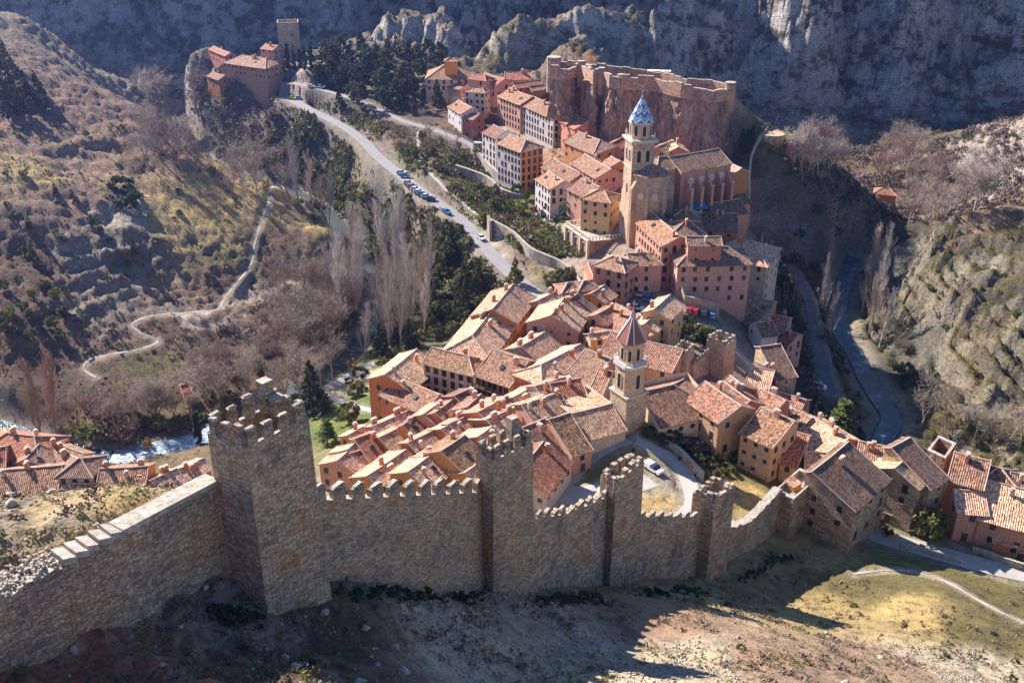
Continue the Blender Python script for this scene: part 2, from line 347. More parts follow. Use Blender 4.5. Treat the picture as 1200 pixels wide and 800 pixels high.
class MB:
    """collects polygons with uv and a material slot, builds ONE mesh"""
    def __init__(s): s.v = []; s.f = []; s.m = []; s.uv = []
    def face(s, pts, m=0, uv=None):
        b = len(s.v); s.v += [tuple(p) for p in pts]; s.f.append(tuple(range(b, b+len(pts)))); s.m.append(m)
        if uv is None:
            p = [Vector(q) for q in pts]; n = (p[1]-p[0]).cross(p[2]-p[0])
            if n.length < 1e-9 and len(p) > 3: n = (p[2]-p[0]).cross(p[3]-p[0])
            if n.length > 1e-9: n.normalize()
            else: n = Vector((0, 0, 1))
            if abs(n.z) > .95: ux = Vector((1, 0, 0))
            else: ux = Vector((-n.y, n.x, 0)).normalized()
            uy = n.cross(ux); uv = [(q.dot(ux), q.dot(uy)) for q in p]
        s.uv += list(uv)
    def box(s, c_, d, rz=0, m=0, top=None, taper=1.0):
        cx, cy_, cz = c_; hx, hy, hz = d[0]/2, d[1]/2, d[2]/2; ca, sa = math.cos(rz), math.sin(rz); V = []
        for k, z in ((1, -hz), (taper, hz)):
            for (x, y) in ((-hx, -hy), (hx, -hy), (hx, hy), (-hx, hy)):
                x, y = x*k, y*k; V.append((cx+x*ca-y*sa, cy_+x*sa+y*ca, cz+z))
        for q in ((0, 1, 5, 4), (1, 2, 6, 5), (2, 3, 7, 6), (3, 0, 4, 7), (3, 2, 1, 0)): s.face([V[i] for i in q], m)
        s.face([V[i] for i in (4, 5, 6, 7)], m if top is None else top)
    def prism(s, base, z0, z1, m=0, top=None, cap=True, scale=1.0):
        """base: ccw xy points; z0/z1 numbers or lists"""
        n = len(base); c0 = (sum(p[0] for p in base)/n, sum(p[1] for p in base)/n)
        zb = z0 if isinstance(z0, (list, tuple)) else [z0]*n; zt = z1 if isinstance(z1, (list, tuple)) else [z1]*n
        A = [(p[0], p[1], zb[i]) for i, p in enumerate(base)]
        B = [(c0[0]+(p[0]-c0[0])*scale, c0[1]+(p[1]-c0[1])*scale, zt[i]) for i, p in enumerate(base)]
        for i in range(n):
            j = (i+1) % n; s.face([A[i], A[j], B[j], B[i]], m)
        if cap: s.face(B, m if top is None else top); s.face(A[::-1], m)
    def tube(s, pts, rad, n=5, m=0):
        rings = []
        for i, p in enumerate(pts):
            p = Vector(p); a = Vector(pts[max(0, i-1)]); b = Vector(pts[min(len(pts)-1, i+1)]); d = (b-a)
            d = d.normalized() if d.length > 1e-6 else Vector((0, 0, 1))
            u = d.orthogonal().normalized(); w = d.cross(u); r = rad[i] if isinstance(rad, (list, tuple)) else rad
            rings.append([p+(u*math.cos(2*math.pi*k/n)+w*math.sin(2*math.pi*k/n))*r for k in range(n)])
        for a, b in zip(rings[:-1], rings[1:]):
            for k in range(n): s.face([a[k], a[(k+1) % n], b[(k+1) % n], b[k]], m)
        s.face(rings[0][::-1], m); s.face(rings[-1], m)
    def build(s, name, mats, parent=None, smooth=False):
        return mesh_obj(name, s.v, s.f, mats, parent, s.m, s.uv, smooth)
# ------------------------------------------------------------------ ground material
def ground_material():
    m, nt, bs = new_mat('ground'); bs.inputs['Roughness'].default_value = .95
    at = N(nt, 'ShaderNodeAttribute', attribute_name='Col'); rk = N(nt, 'ShaderNodeAttribute', attribute_name='Rug')
    geo = N(nt, 'ShaderNodeNewGeometry'); tc = N(nt, 'ShaderNodeTexCoord')
    pos = geo.outputs['Position']
    def noise(scale, det=4, rough=.6, vec=pos, out='Fac'):
        n = N(nt, 'ShaderNodeTexNoise'); n.inputs['Scale'].default_value = scale; n.inputs['Detail'].default_value = det; n.inputs['Roughness'].default_value = rough
        Lk(nt, vec, n.inputs['Vector']); return n.outputs[out]
    n1 = noise(.09, 5); n2 = noise(.55, 5, .65); n3 = noise(3.2, 3, .7)
    # base tint varied light/dark in patches
    v = ramp(nt, n1, [(.3, (.62,.62,.64)), (.7, (1.35,1.3,1.2))]); c1 = mix(nt, at.outputs['Color'], v, 1.0, 'MULTIPLY')
    v2 = ramp(nt, n2, [(.28, (.42,.44,.45)), (.5, (1,1,1)), (.75, (1.5,1.42,1.3))]); c2 = mix(nt, c1, v2, 1.0, 'MULTIPLY')
    v3 = ramp(nt, n3, [(.3, (.55,.55,.55)), (.55, (1.05,1.05,1.05)), (.8, (1.5,1.5,1.5))]); c3 = mix(nt, c2, v3, .8, 'MULTIPLY')
    # bare rock where steep or rugged
    sep = N(nt, 'ShaderNodeSeparateXYZ'); Lk(nt, geo.outputs['Normal'], sep.inputs[0])
    vor = N(nt, 'ShaderNodeTexVoronoi'); vor.feature = 'DISTANCE_TO_EDGE'; vor.inputs['Scale'].default_value = .33
    mp = N(nt, 'ShaderNodeMapping'); mp.inputs['Scale'].default_value = (1, 1, 2.2); Lk(nt, pos, mp.inputs[0])
    wv = mix(nt, mp.outputs[0], noise(.6, 3, .6, pos, 'Color'), .06, 'ADD'); Lk(nt, mp.outputs[0], vor.inputs['Vector'])
    rockn = noise(.8, 6, .7, mp.outputs[0])
    rc = ramp(nt, rockn, [(.28, (.10,.095,.09)), (.48, (.27,.25,.235)), (.62, (.36,.335,.31)), (.8, (.5,.47,.43))])
    rc = mix(nt, rc, mix(nt, at.outputs['Color'], (1.7,1.7,1.7), 1.0, 'MULTIPLY'), .42)
    rc = mix(nt, rc, ramp(nt, noise(.035, 5, .6), [(.36, (.42,.44,.42)), (.5, (.9,.9,.9)), (.64, (1.3,1.28,1.25))]), 1.0, 'MULTIPLY')
    rc = mix(nt, rc, ramp(nt, noise(.12, 3), [(.45, (1,1,1)), (.7, (1.1,.88,.72))]), 1.0, 'MULTIPLY')
    fg = N(nt, 'ShaderNodeAttribute', attribute_name='Far')
    mpf = N(nt, 'ShaderNodeMapping'); mpf.inputs['Scale'].default_value = (1, 1, 1.5); Lk(nt, pos, mpf.inputs[0])
    frn = fmath(nt, 'ADD', fmath(nt, 'MULTIPLY', noise(.085, 9, .72, mpf.outputs[0]), .72), fmath(nt, 'MULTIPLY', noise(.022, 4, .6, mpf.outputs[0]), .28))
    frc = ramp(nt, frn, [(.38, (.03,.035,.02)), (.455, (.10,.09,.06)), (.48, (.38,.34,.29)), (.53, (.64,.58,.52)), (.66, (.74,.68,.62))])
    rc = mix(nt, rc, frc, fg.outputs['Fac'])
    crack = ramp(nt, vor.outputs['Distance'], [(0, (.35,.34,.33)), (.09, (1,1,1))]); rc = mix(nt, rc, crack, .6, 'MULTIPLY')
    steep = fmath(nt, 'SUBTRACT', .80, sep.outputs['Z']); steep = fmath(nt, 'MULTIPLY', steep, 3.2)
    a = fmath(nt, 'MULTIPLY', fmath(nt, 'SUBTRACT', rockn, .40), 2.6)
    k = fmath(nt, 'ADD', steep, a); k = fmath(nt, 'MULTIPLY', k, fmath(nt, 'MINIMUM', fmath(nt, 'MULTIPLY', rk.outputs['Fac'], 1.5), 1.3))
    kk = N(nt, 'ShaderNodeClamp'); Lk(nt, k, kk.inputs[0])
    c4 = mix(nt, c3, rc, kk.outputs[0])
    # scrub speckle: low woody tufts
    sp = noise(1.1, 3, .75); spf = ramp(nt, sp, [(.56, (0,0,0)), (.62, (1,1,1))]); gr = N(nt, 'ShaderNodeAttribute', attribute_name='Scrub')
    sf = fmath(nt, 'MULTIPLY', spf, gr.outputs['Fac'])
    c5 = mix(nt, c4, ramp(nt, noise(.3, 2), [(.4, (.055,.05,.03)), (.6, (.10,.10,.04))]), sf)
    Lk(nt, c5, bs.inputs['Base Color'])
    hsum = fmath(nt, 'ADD', fmath(nt, 'MULTIPLY', n3, .25), fmath(nt, 'MULTIPLY', rockn, fmath(nt, 'ADD', rk.outputs['Fac'], .25)))
    hsum = fmath(nt, 'ADD', hsum, fmath(nt, 'MULTIPLY', fmath(nt, 'MULTIPLY', frn, fg.outputs['Fac']), 9.0))
    bump(nt, bs, hsum, 1.0, .8)
    return m
M_GROUND = ground_material()
# ------------------------------------------------------------------ the ground sheet, polar layout: finer near the viewpoint
def build_ground():
    na, nr = 1050, 880
    az = np.radians(np.linspace(-64, 60, na)); r0, r1 = 24., 1500.
    rr = np.concatenate([np.exp(np.linspace(np.log(r0), np.log(760), nr-60)), np.linspace(770, r1, 60)])
    A, RR = np.meshgrid(az, rr); X = RR*np.sin(A); Y = RR*np.cos(A)
    z, sv, w, dn = HF(X, Y, True)
    verts = np.stack([X, Y, z], -1).reshape(-1, 3)
    global GX, GY, GZ, GS, GW; GX, GY, GZ, GS, GW = X, Y, z, sv, w
    i = np.arange(nr-1)[:, None]*na + np.arange(na-1)[None, :]; i = i.ravel()
    faces = np.stack([i, i+1, i+na+1, i+na], 1)
    me = bpy.data.meshes.new('ground'); me.vertices.add(len(verts)); me.vertices.foreach_set('co', verts.ravel().astype(np.float32))
    me.loops.add(faces.size); me.polygons.add(len(faces)); me.loops.foreach_set('vertex_index', faces.ravel().astype(np.int32))
    me.polygons.foreach_set('loop_start', np.arange(0, faces.size, 4, dtype=np.int32)); me.polygons.foreach_set('loop_total', np.full(len(faces), 4, np.int32))
    me.polygons.foreach_set('use_smooth', np.ones(len(faces), bool))
    me.update(calc_edges=True)
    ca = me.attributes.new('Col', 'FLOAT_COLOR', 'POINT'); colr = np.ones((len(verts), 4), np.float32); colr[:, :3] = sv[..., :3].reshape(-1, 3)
    wf = w.reshape(-1); colr[:, :3] = colr[:, :3]*(1-.5*wf[:, None]) + np.array([.33,.30,.26])*.5*wf[:, None]
    ca.data.foreach_set('color', colr.ravel())
    ra = me.attributes.new('Rug', 'FLOAT', 'POINT'); ra.data.foreach_set('value', np.clip(sv[..., 3]*(1-w), 0, 1).reshape(-1).astype(np.float32))
    sc = np.clip(sv[..., 3]*1.4 + .1, 0, .9)*(1-w)*np.clip(1-(sv[..., 0]-.36)/.1, .25, 1)
    sc = sc*(np.clip(sv[..., 3]/.08, 0, 1))
    fa = me.attributes.new('Far', 'FLOAT', 'POINT'); fa.data.foreach_set('value', np.clip((Y-520)/60, 0, .92).reshape(-1).astype(np.float32))
    sa = me.attributes.new('Scrub', 'FLOAT', 'POINT'); sa.data.foreach_set('value', sc.reshape(-1).astype(np.float32))
    me.materials.append(M_GROUND)
    o = bpy.data.objects.new('ground', me); COL.objects.link(o); tag(o, kind='structure'); return o
ground = build_ground()
def ribbon(name, pts, width, mat, dz=.06, kind='structure', wfun=None, nx=5):
    mb = []; fc = []; uv = []
    L = 0
    for i, p in enumerate(pts):
        a = pts[max(0, i-1)]; b = pts[min(len(pts)-1, i+1)]; d = np.array(b[:2])-np.array(a[:2]); d = d/(np.linalg.norm(d)+1e-9); n = np.array([-d[1], d[0]])
        if i: L += np.linalg.norm(np.array(p[:2])-np.array(pts[i-1][:2]))
        w = (wfun(L) if wfun else 1)*width
        for k in range(nx):
            s = (k/(nx-1)-.5)*w; q = np.array(p[:2])+n*s
            mb.append((q[0], q[1], p[2]+dz)); uv.append((L, s))
    fs = []; fuv = []
    for i in range(len(pts)-1):
        for k in range(nx-1):
            a = i*nx+k; f = (a, a+nx, a+nx+1, a+1); fs.append(f[::-1]); fuv += [uv[j] for j in f[::-1]]
    o = mesh_obj(name, mb, fs, mat, None, None, fuv, True); tag(o, kind=kind); return o
def simple_mat(name, col, rough=.85, var=.25, scale=1.5, bumpd=0.0, obj=True, metallic=0):
    m, nt, bs = new_mat(name); bs.inputs['Roughness'].default_value = rough; bs.inputs['Metallic'].default_value = metallic
    tc = N(nt, 'ShaderNodeTexCoord'); n = N(nt, 'ShaderNodeTexNoise'); n.inputs['Scale'].default_value = scale; n.inputs['Detail'].default_value = 5
    n.inputs['Roughness'].default_value = .65
    Lk(nt, tc.outputs['Object'] if obj else tc.outputs['UV'], n.inputs['Vector'])
    v = ramp(nt, n.outputs['Fac'], [(.3, (1-var,)*3), (.7, (1+var,)*3)]); cc_ = mix(nt, tuple(col), v, 1.0, 'MULTIPLY')
    Lk(nt, cc_, bs.inputs['Base Color'])
    if bumpd: bump(nt, bs, n.outputs['Fac'], .7, bumpd)
    return m
M_ASPH = simple_mat('asphalt', (.27,.26,.26), .9, .12, .4)
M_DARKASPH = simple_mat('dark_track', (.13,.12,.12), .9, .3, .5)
M_DIRT = simple_mat('dirt_track', (.44,.38,.30), .95, .2, .8)
M_CONC = simple_mat('pale_concrete', (.42,.39,.35), .9, .15, .6)
def water_mat():
    m, nt, bs = new_mat('river_water'); bs.inputs['Roughness'].default_value = .12
    tc = N(nt, 'ShaderNodeTexCoord'); n = N(nt, 'ShaderNodeTexNoise'); n.inputs['Scale'].default_value = .35; n.inputs['Detail'].default_value = 6; n.inputs['Roughness'].default_value = .7
    Lk(nt, tc.outputs['Object'], n.inputs['Vector'])
    cc_ = ramp(nt, n.outputs['Fac'], [(.35, (.015,.045,.06)), (.55, (.03,.08,.11)), (.66, (.14,.24,.30)), (.78, (.6,.66,.70))])
    Lk(nt, cc_, bs.inputs['Base Color']); n2 = N(nt, 'ShaderNodeTexNoise'); n2.inputs['Scale'].default_value = 2.2; n2.inputs['Detail'].default_value = 4
    Lk(nt, tc.outputs['Object'], n2.inputs['Vector']); bump(nt, bs, n2.outputs['Fac'], .5, .3); return m
M_WATER = water_mat()
M_FOAM = simple_mat('white_water', (.30,.40,.46), .3, .98, .8, .3)
M_DARKW = simple_mat('dark_water', (.025,.04,.035), .5, .3, .5, .15)  # darker water so the upper left river stands out less
ribbon('road', road_pts, 5.0, M_ASPH, .08)
ribbon('upper_road', up_pts, 3.3, M_ASPH, .08)
kf_ = int(len(rivl_pts)*.72); kg_ = int(len(rivl_pts)*.88)
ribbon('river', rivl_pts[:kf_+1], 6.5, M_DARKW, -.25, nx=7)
ribbon('river', rivl_pts[kf_:kg_+1], 7.0, M_FOAM, -.25, nx=7)
ribbon('river', rivl_pts[kg_:], 6.5, M_WATER, -.25, nx=7)
ribbon('river', rivr_pts, 5.5, M_WATER, -.25, nx=7)
ribbon('lane', lane_pts, 4.6, M_CONC, .08)
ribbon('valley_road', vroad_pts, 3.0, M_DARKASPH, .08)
ribbon('footpath', path_l1, .75, M_DIRT, .07, wfun=lambda L: .8+.35*math.sin(L*.7)+.2*math.sin(L*1.9), nx=3)
ribbon('footpath', path_r1, .5, M_DIRT, .05, wfun=lambda L: .8+.4*math.sin(L*.8), nx=3)
ribbon('footpath', path_s, 1.3, M_CONC, .07, nx=3)
ribbon('park_path', park_pts, 3.0, M_CONC, .07)
ribbon('park_path', park2_pts, 2.0, M_CONC, .07)
ribbon('street', inner_pts, 4.0, M_CONC, .07)
ribbon('street', inner2_pts, 6.5, M_CONC, .06)
ribbon('street', inner3_pts, 3.2, M_CONC, .065)
# ------------------------------------------------------------------ masonry materials
def stone_mat(name, cols, sc=(1.6, 3.2), mortar=.5, bmp=.12, stain=(.75,.55,.36), joints=.06):
    """coursed rubble masonry; uv in metres"""
    m, nt, bs = new_mat(name); bs.inputs['Roughness'].default_value = .95
    uvn = N(nt, 'ShaderNodeUVMap'); tc = N(nt, 'ShaderNodeTexCoord')
    wob = N(nt, 'ShaderNodeTexNoise'); wob.inputs['Scale'].default_value = .7; wob.inputs['Detail'].default_value = 3; Lk(nt, uvn.outputs[0], wob.inputs['Vector'])
    vec = mix(nt, uvn.outputs[0], wob.outputs['Color'], .12, 'ADD')
    mp = N(nt, 'ShaderNodeMapping'); mp.inputs['Scale'].default_value = (sc[0], sc[1], 1); Lk(nt, vec, mp.inputs[0])
    vo = N(nt, 'ShaderNodeTexVoronoi'); vo.inputs['Scale'].default_value = 1; vo.inputs['Randomness'].default_value = .75; vo.voronoi_dimensions = '2D'; Lk(nt, mp.outputs[0], vo.inputs['Vector'])
    ve = N(nt, 'ShaderNodeTexVoronoi'); ve.feature = 'DISTANCE_TO_EDGE'; ve.voronoi_dimensions = '2D'; ve.inputs['Randomness'].default_value = .75; ve.inputs['Scale'].default_value = 1; Lk(nt, mp.outputs[0], ve.inputs['Vector'])
    sepc = N(nt, 'ShaderNodeSeparateColor'); Lk(nt, vo.outputs['Color'], sepc.inputs[0])
    base = ramp(nt, sepc.outputs[0], [(0, cols[0]), (.45, cols[1]), (.8, cols[2]), (1, cols[3])])
    big = N(nt, 'ShaderNodeTexNoise'); big.inputs['Scale'].default_value = .16; big.inputs['Detail'].default_value = 6; big.inputs['Roughness'].default_value = .65; Lk(nt, uvn.outputs[0], big.inputs['Vector'])
    base = mix(nt, base, ramp(nt, big.outputs['Fac'], [(.33, (.58,.61,.70)), (.47, (.95,.95,.95)), (.55, (1.08,1.05,1)), (.66, tuple(x*1.3 for x in stain))]), 1.0, 'MULTIPLY')
    fine = N(nt, 'ShaderNodeTexNoise'); fine.inputs['Scale'].default_value = 4; fine.inputs['Detail'].default_value = 4; fine.inputs['Roughness'].default_value = .7; Lk(nt, uvn.outputs[0], fine.inputs['Vector'])
    base = mix(nt, base, ramp(nt, fine.outputs['Fac'], [(.3, (.7,.7,.7)), (.7, (1.25,1.25,1.25))]), 1.0, 'MULTIPLY')
    e = ramp(nt, ve.outputs['Distance'], [(0, (mortar,)*3), (joints*1.6, (1, 1, 1))])
    base = mix(nt, base, e, 1.0, 'MULTIPLY'); Lk(nt, base, bs.inputs['Base Color'])
    er = ramp(nt, ve.outputs['Distance'], [(0, (0,0,0)), (.18, (1,1,1))])
    h = fmath(nt, 'ADD', fmath(nt, 'MULTIPLY', er, .6), fmath(nt, 'ADD', fmath(nt, 'MULTIPLY', fine.outputs['Fac'], .6), fmath(nt, 'MULTIPLY', sepc.outputs[1], .4)))
    bump(nt, bs, h, 1.0, bmp); return m
M_WALLN = stone_mat('rubble_wall', [(.36,.25,.15),(.54,.40,.26),(.67,.515,.35),(.78,.63,.46)], (2.6, 6.0), .34, .10)
M_WALLF = stone_mat('rubble_wall_far', [(.36,.25,.155),(.52,.385,.255),(.63,.48,.325),(.71,.56,.41)], (1.3, 2.6), .5, .15)
M_TAN = stone_mat('tan_ashlar', [(.42,.31,.20),(.50,.38,.25),(.55,.43,.29),(.60,.48,.34)], (1.2, 2.0), .75, .05, (.9,.75,.6))
M_COPE = simple_mat('coping_stone', (.42,.37,.30), .95, .45, 1.8, .15)
M_REDST = stone_mat('red_rubble', [(.30,.17,.12),(.40,.24,.17),(.45,.28,.20),(.52,.36,.27)], (1.2, 2.2), .6, .12, (.9,.7,.5))
M_DARKHOLE = simple_mat('dark_opening', (.025,.022,.02), .8, .1)
def V2(p): return np.array(p[:2], float)
def jitter_course(mb, a, b, z0a, z0b, z1a, z1b, thick, side, m=0, n=None, broken=0.0, seed=0, top_m=None):
    """a wall run from a to b with thickness towards 'side' (+1 left of a->b), wobbling top; tops z1 linear"""
    a, b = V2(a), V2(b); L = np.linalg.norm(b-a); d = (b-a)/L; nrm = np.array([-d[1], d[0]])*side
    n = n or max(2, int(L/.8)); rnd = random.Random(seed); tops = []
    for i in range(n+1):
        t = i/n; tops.append(z1a+(z1b-z1a)*t + (rnd.uniform(-1, 1)*broken if 0 < i < n else 0))
    nv = 10; rows = []
    for i in range(n+1):
        t = i/n; p = a+(b-a)*t; zb = z0a+(z0b-z0a)*t; row = []
        for k in range(nv+1):
            s = k/nv; z = zb+(tops[i]-zb)*s; o = (perlin(np.array([t*L*.7+seed]), np.array([z*.7]))[0]*.10 + (1-s)*.45 if 0 < k < nv+1 else 0)
            q = p - nrm*o; row.append((q[0], q[1], z, t*L, z-(z0b-z0a)/L*t*L*.55))
        rows.append(row)
    for i in range(n):
        for k in range(nv):
            q = [rows[i][k], rows[i+1][k], rows[i+1][k+1], rows[i][k+1]]
            if side < 0: q = q[::-1]
            mb.face([x[:3] for x in q], m, [x[3:] for x in q])
    # top and inner face
    for i in range(n):
        p, q = rows[i][nv], rows[i+1][nv]; pi = (p[0]+nrm[0]*thick, p[1]+nrm[1]*thick, p[2]); qi = (q[0]+nrm[0]*thick, q[1]+nrm[1]*thick, q[2])
        f = [p[:3], q[:3], qi, pi]; g = [pi, qi, (qi[0], qi[1], z0b-3), (pi[0], pi[1], z0a-3)]
        if side < 0: f = f[::-1]; g = g[::-1]
        mb.face(f, m if top_m is None else top_m); mb.face(g, m)
    for row, fl in ((rows[0], 1), (rows[-1], -1)):
        p0, p1 = row[0], row[nv]; f = [p0[:3], p1[:3], (p1[0]+nrm[0]*thick, p1[1]+nrm[1]*thick, p1[2]), (p0[0]+nrm[0]*thick, p0[1]+nrm[1]*thick, p0[2])]
        mb.face(f if fl*side > 0 else f[::-1], m)
def merlons(parent, a, b, za, zb, n, wfrac, h, thick, side, mat, seed, ruin=0.0, name='merlon', cap=True):
    a, b = V2(a), V2(b); L = np.linalg.norm(b-a); d = (b-a)/L; nrm = np.array([-d[1], d[0]])*side; rnd = random.Random(seed); ang = math.atan2(d[1], d[0])
    for i in range(n):
        t = (i+.5)/n; p = a+(b-a)*t+nrm*thick/2; z = za+(zb-za)*t; hh = h*rnd.uniform(.88, 1.12)*(1-ruin*rnd.random()); w = L/n*wfrac*rnd.uniform(.9, 1.08)
        mb = MB(); mb.box((0, 0, hh/2-.35), (w, thick, hh+.7), 0, 0, None, .93)
        if cap and rnd.random() > ruin*.7:
            q = MB(); mb.prism([(-w*.47, -thick*.47), (w*.47, -thick*.47), (w*.47, thick*.47), (-w*.47, thick*.47)], hh, hh+.10, 1, None, True, .72)
        for k, vv in enumerate(mb.v): mb.v[k] = (vv[0]+rnd.uniform(-.05, .05), vv[1]+rnd.uniform(-.05, .05), vv[2]+rnd.uniform(-.05, .05)*(vv[2] > 0))
        o = mb.build(name, [mat, M_COPE], parent); o.location = (p[0], p[1], z); o.rotation_euler = (0, 0, ang)
def rel(o, loc):
    return o
def tower(label, F_, R_, L_, zb, zt, mat, nF, nS, mh, seed, group, thick=.8, ruin=0.0, back_tall=0.0, batter=.35, open_back=False, wf=.58, floor=1.2):
    """square mural tower; F_ front corner (nearest), R_ right corner, L_ left corner as world xy at the top"""
    F_, R_, L_ = V2(F_), V2(R_), V2(L_); B_ = R_+L_-F_; cen = (R_+L_)/2
    root = empty('wall_tower', (0, 0, 0)); tag(root, label, 'tower', group)
    mb = MB(); quads = [(L_, F_), (F_, R_), (R_, B_), (B_, L_)]
    ring = [L_, F_, R_, B_]; nv = 14; nh = 7
    rnd = random.Random(seed)
    for qi, (a, b) in enumerate(quads):
        Lq = np.linalg.norm(b-a); G = []
        for k in range(nv+1):
            s = k/nv; z = zb+(zt-zb)*s; row = []
            for i in range(nh+1):
                t = i/nh; p = a+(b-a)*t; o = (p-cen)/np.linalg.norm(p-cen)*batter*(1-s)**1.3
                w = 0 if i in (0, nh) else perlin(np.array([t*Lq+qi*9+seed]), np.array([z*.6]))[0]*.07
                nn = np.array([(b-a)[1], -(b-a)[0]])/Lq; q = p+o+nn*w; row.append((q[0], q[1], z + (rnd.uniform(-.25, .25)*ruin if k == nv else 0), t*Lq+qi*11, z))
            G.append(row)
        for k in range(nv):
            for i in range(nh):
                q = [G[k][i], G[k][i+1], G[k+1][i+1], G[k+1][i]]; mb.face([x[:3] for x in q], 0, [x[3:] for x in q])
    # parapet inner faces and a sunken walkway
    def inset(p, k=thick): 
        d = cen-p; return p+d/np.linalg.norm(d)*k*1.35
    I = [inset(p) for p in ring]; zf = zt-floor
    for i in range(4):
        j = (i+1) % 4
        mb.face([(*ring[i], zt), (*ring[j], zt), (*I[j], zt), (*I[i], zt)], 1)
        mb.face([(*I[i], zt), (*I[j], zt), (*I[j], zf), (*I[i], zf)], 0)
    mb.face([(*I[i], zf) for i in range(4)], 1)
    o = mb.build('shaft', [mat, M_COPE], root)
    for (a, b), n_, ex in zip(quads, (nS, nF, nS, nF), (0, 0, back_tall, back_tall)):
        if n_ <= 0: continue
        # side=+1: inward for this ccw order
        merlons(root, a, b, zt, zt, n_, wf, mh, thick, 1, mat, seed+int(a[0]*7) % 50, ruin)
    if back_tall:
        t = MB(); t.box((0, 0, back_tall/2), (1.0, .95, back_tall), 0, 0, 1, .95); q = t.build('corner_turret', [mat, M_COPE], root)
        bb = B_+(cen-B_)/np.linalg.norm(cen-B_)*.9; q.location = (bb[0], bb[1], zt); q.rotation_euler = (0, 0, math.atan2((R_-F_)[1], (R_-F_)[0]))
        t = MB(); t.box((0, 0, back_tall*.3), (.9, .8, back_tall*.6), 0, 0, 1, .95); q = t.build('corner_turret', [mat, M_COPE], root)
        bb = B_*.72+R_*.28+(cen-B_)/np.linalg.norm(cen-B_)*.9; q.location = (bb[0], bb[1], zt); q.rotation_euler = (0, 0, math.atan2((R_-F_)[1], (R_-F_)[0]))
    return root
# ---- the great town wall: five towers and the runs between them
TF = [PY(285,507,60), PY(577.5,527,88), PY(722,565,112), PY(838,585,133), PY(930,585,150)]
TR = [P(360,472,TF[0][2]), P(625,506,TF[1][2]), P(755,540,TF[2][2]), P(862,568,TF[3][2]), P(960,558,TF[4][2])]
TL = [P(240,489,TF[0][2]), P(557,517,TF[1][2]), P(704,556,TF[2][2]), P(812,577,TF[3][2]), P(907,574,TF[4][2])]
ZB = [61, 40, 21, 3, 0]
TG = 'towers of the great town wall'
tower('tallest and nearest wall tower with crenellated top and taller corner turret', TF[0], TR[0], TL[0], ZB[0], TF[0][2]-1.3, M_WALLN, 4, 3, 1.6, 3, TG, .42, .3, 2.6)
tower('second square wall tower with battlements standing over the tiled roofs at picture centre', TF[1], TR[1], TL[1], ZB[1], TF[1][2]-1.4, M_WALLN, 4, 2, 1.6, 5, TG, .5, .15, 2.8)
tower('broken topped wall tower beside the small white pickup', TF[2], TR[2], TL[2], ZB[2], TF[2][2], M_WALLF, 4, 2, .8, 8, TG, .8, .8)
tower('slim ruined wall tower with a hollow ochre lit inner face', TF[3], TR[3], TL[3], ZB[3], TF[3][2], M_WALLF, 4, 2, .7, 12, TG, .8, .9)
tower('low square wall tower with a small tiled roof and flat terrace on its top', TF[4], TR[4], TL[4], ZB[4], TF[4][2], M_WALLF, 0, 0, .6, 15, TG, .7, .3)
CG = 'runs of the great town wall'
def run(label, a, b, za, zb, ba, bb, side, mat, nm, mh, ruin, seed, mw=.62, thick=1.1, broken=0.0):
    mb = MB(); jitter_course(mb, a, b, ba, bb, za, zb, thick, side, 0, None, broken, seed, 1)
    root = mb.build('town_wall', [mat, M_COPE]); tag(root, label, 'wall', CG)
    if nm: merlons(root, a, b, za, zb, nm, mw, mh, .6, side, mat, seed, ruin)
    return root
# near run, crenellated, from the tallest tower down to the second
a = PY(336,588,64.4); b = PY(571,576,90.2)
run('crenellated wall run between the two nearest square towers', a, b, a[2], b[2], 58, 40, 1, M_WALLN, 12, 1.35, 0, 21)
a2 = PY(609,607,92.0); b2 = PY(717,579,114.2)
m2 = PY(665,602,103)
run('ragged wall run with worn merlons just right of the second tower', a2, m2, a2[2]-.2, m2[2], 34, 28, 1, M_WALLF, 6, .9, .5, 22, .6, 1.1, .2)
run('short ragged wall rising to the broken topped tower beside the pickup', m2, b2, m2[2], b2[2], 28, 20, 1, M_WALLF, 5, .9, .6, 23, .6, 1.1, .2)
a3 = PY(736,604,117.1); b3 = PY(829,606,136)
run('ragged wall run between the broken topped tower and the slim ruined tower', a3, b3, a3[2], b3[2], 16, 2, 1, M_WALLF, 9, .9, .6, 24, .6, 1.1, .25)
a4 = PY(840,624,137); b4 = PY(880,611,143.5); c4 = PY(917,573,152.5)
run('curved bare wall sweeping up from the slim ruined tower', a4, b4, a4[2], b4[2], 1, 0, 1, M_WALLF, 0, 1, 0, 25, .6, 1.6, .3)
run('bare wall rising to the low square tower with the terrace', b4, c4, b4[2], c4[2], 0, 0, 1, M_WALLF, 0, 1, 0, 26, .6, 1.6, .3)
# left run: climbs towards the viewer, broad walkway on top, stepped coping
a5 = PY(256,563,62.3); b5 = PY(142,622,55.0); c5 = PY(-30,716,47.2); d5 = PY(-130,770,43.5)
mb = MB(); jitter_course(mb, b5, a5, b5[2]-17, a5[2]-16, b5[2], a5[2], 1.4, 1, 0, None, 0, 31, 1)
jitter_course(mb, c5, b5, c5[2]-17, b5[2]-17, c5[2]-.1, b5[2]-.4, 1.4, 1, 0, None, .25, 32, 1)
jitter_course(mb, d5, c5, d5[2]-17, c5[2]-17, d5[2]-.1, c5[2]-.1, 1.4, 1, 0, None, .3, 33, 1)
lw = mb.build('town_wall', [M_WALLN, M_COPE]); tag(lw, 'high foreground wall with stepped stone coping climbing left from the tallest tower', 'wall', CG)
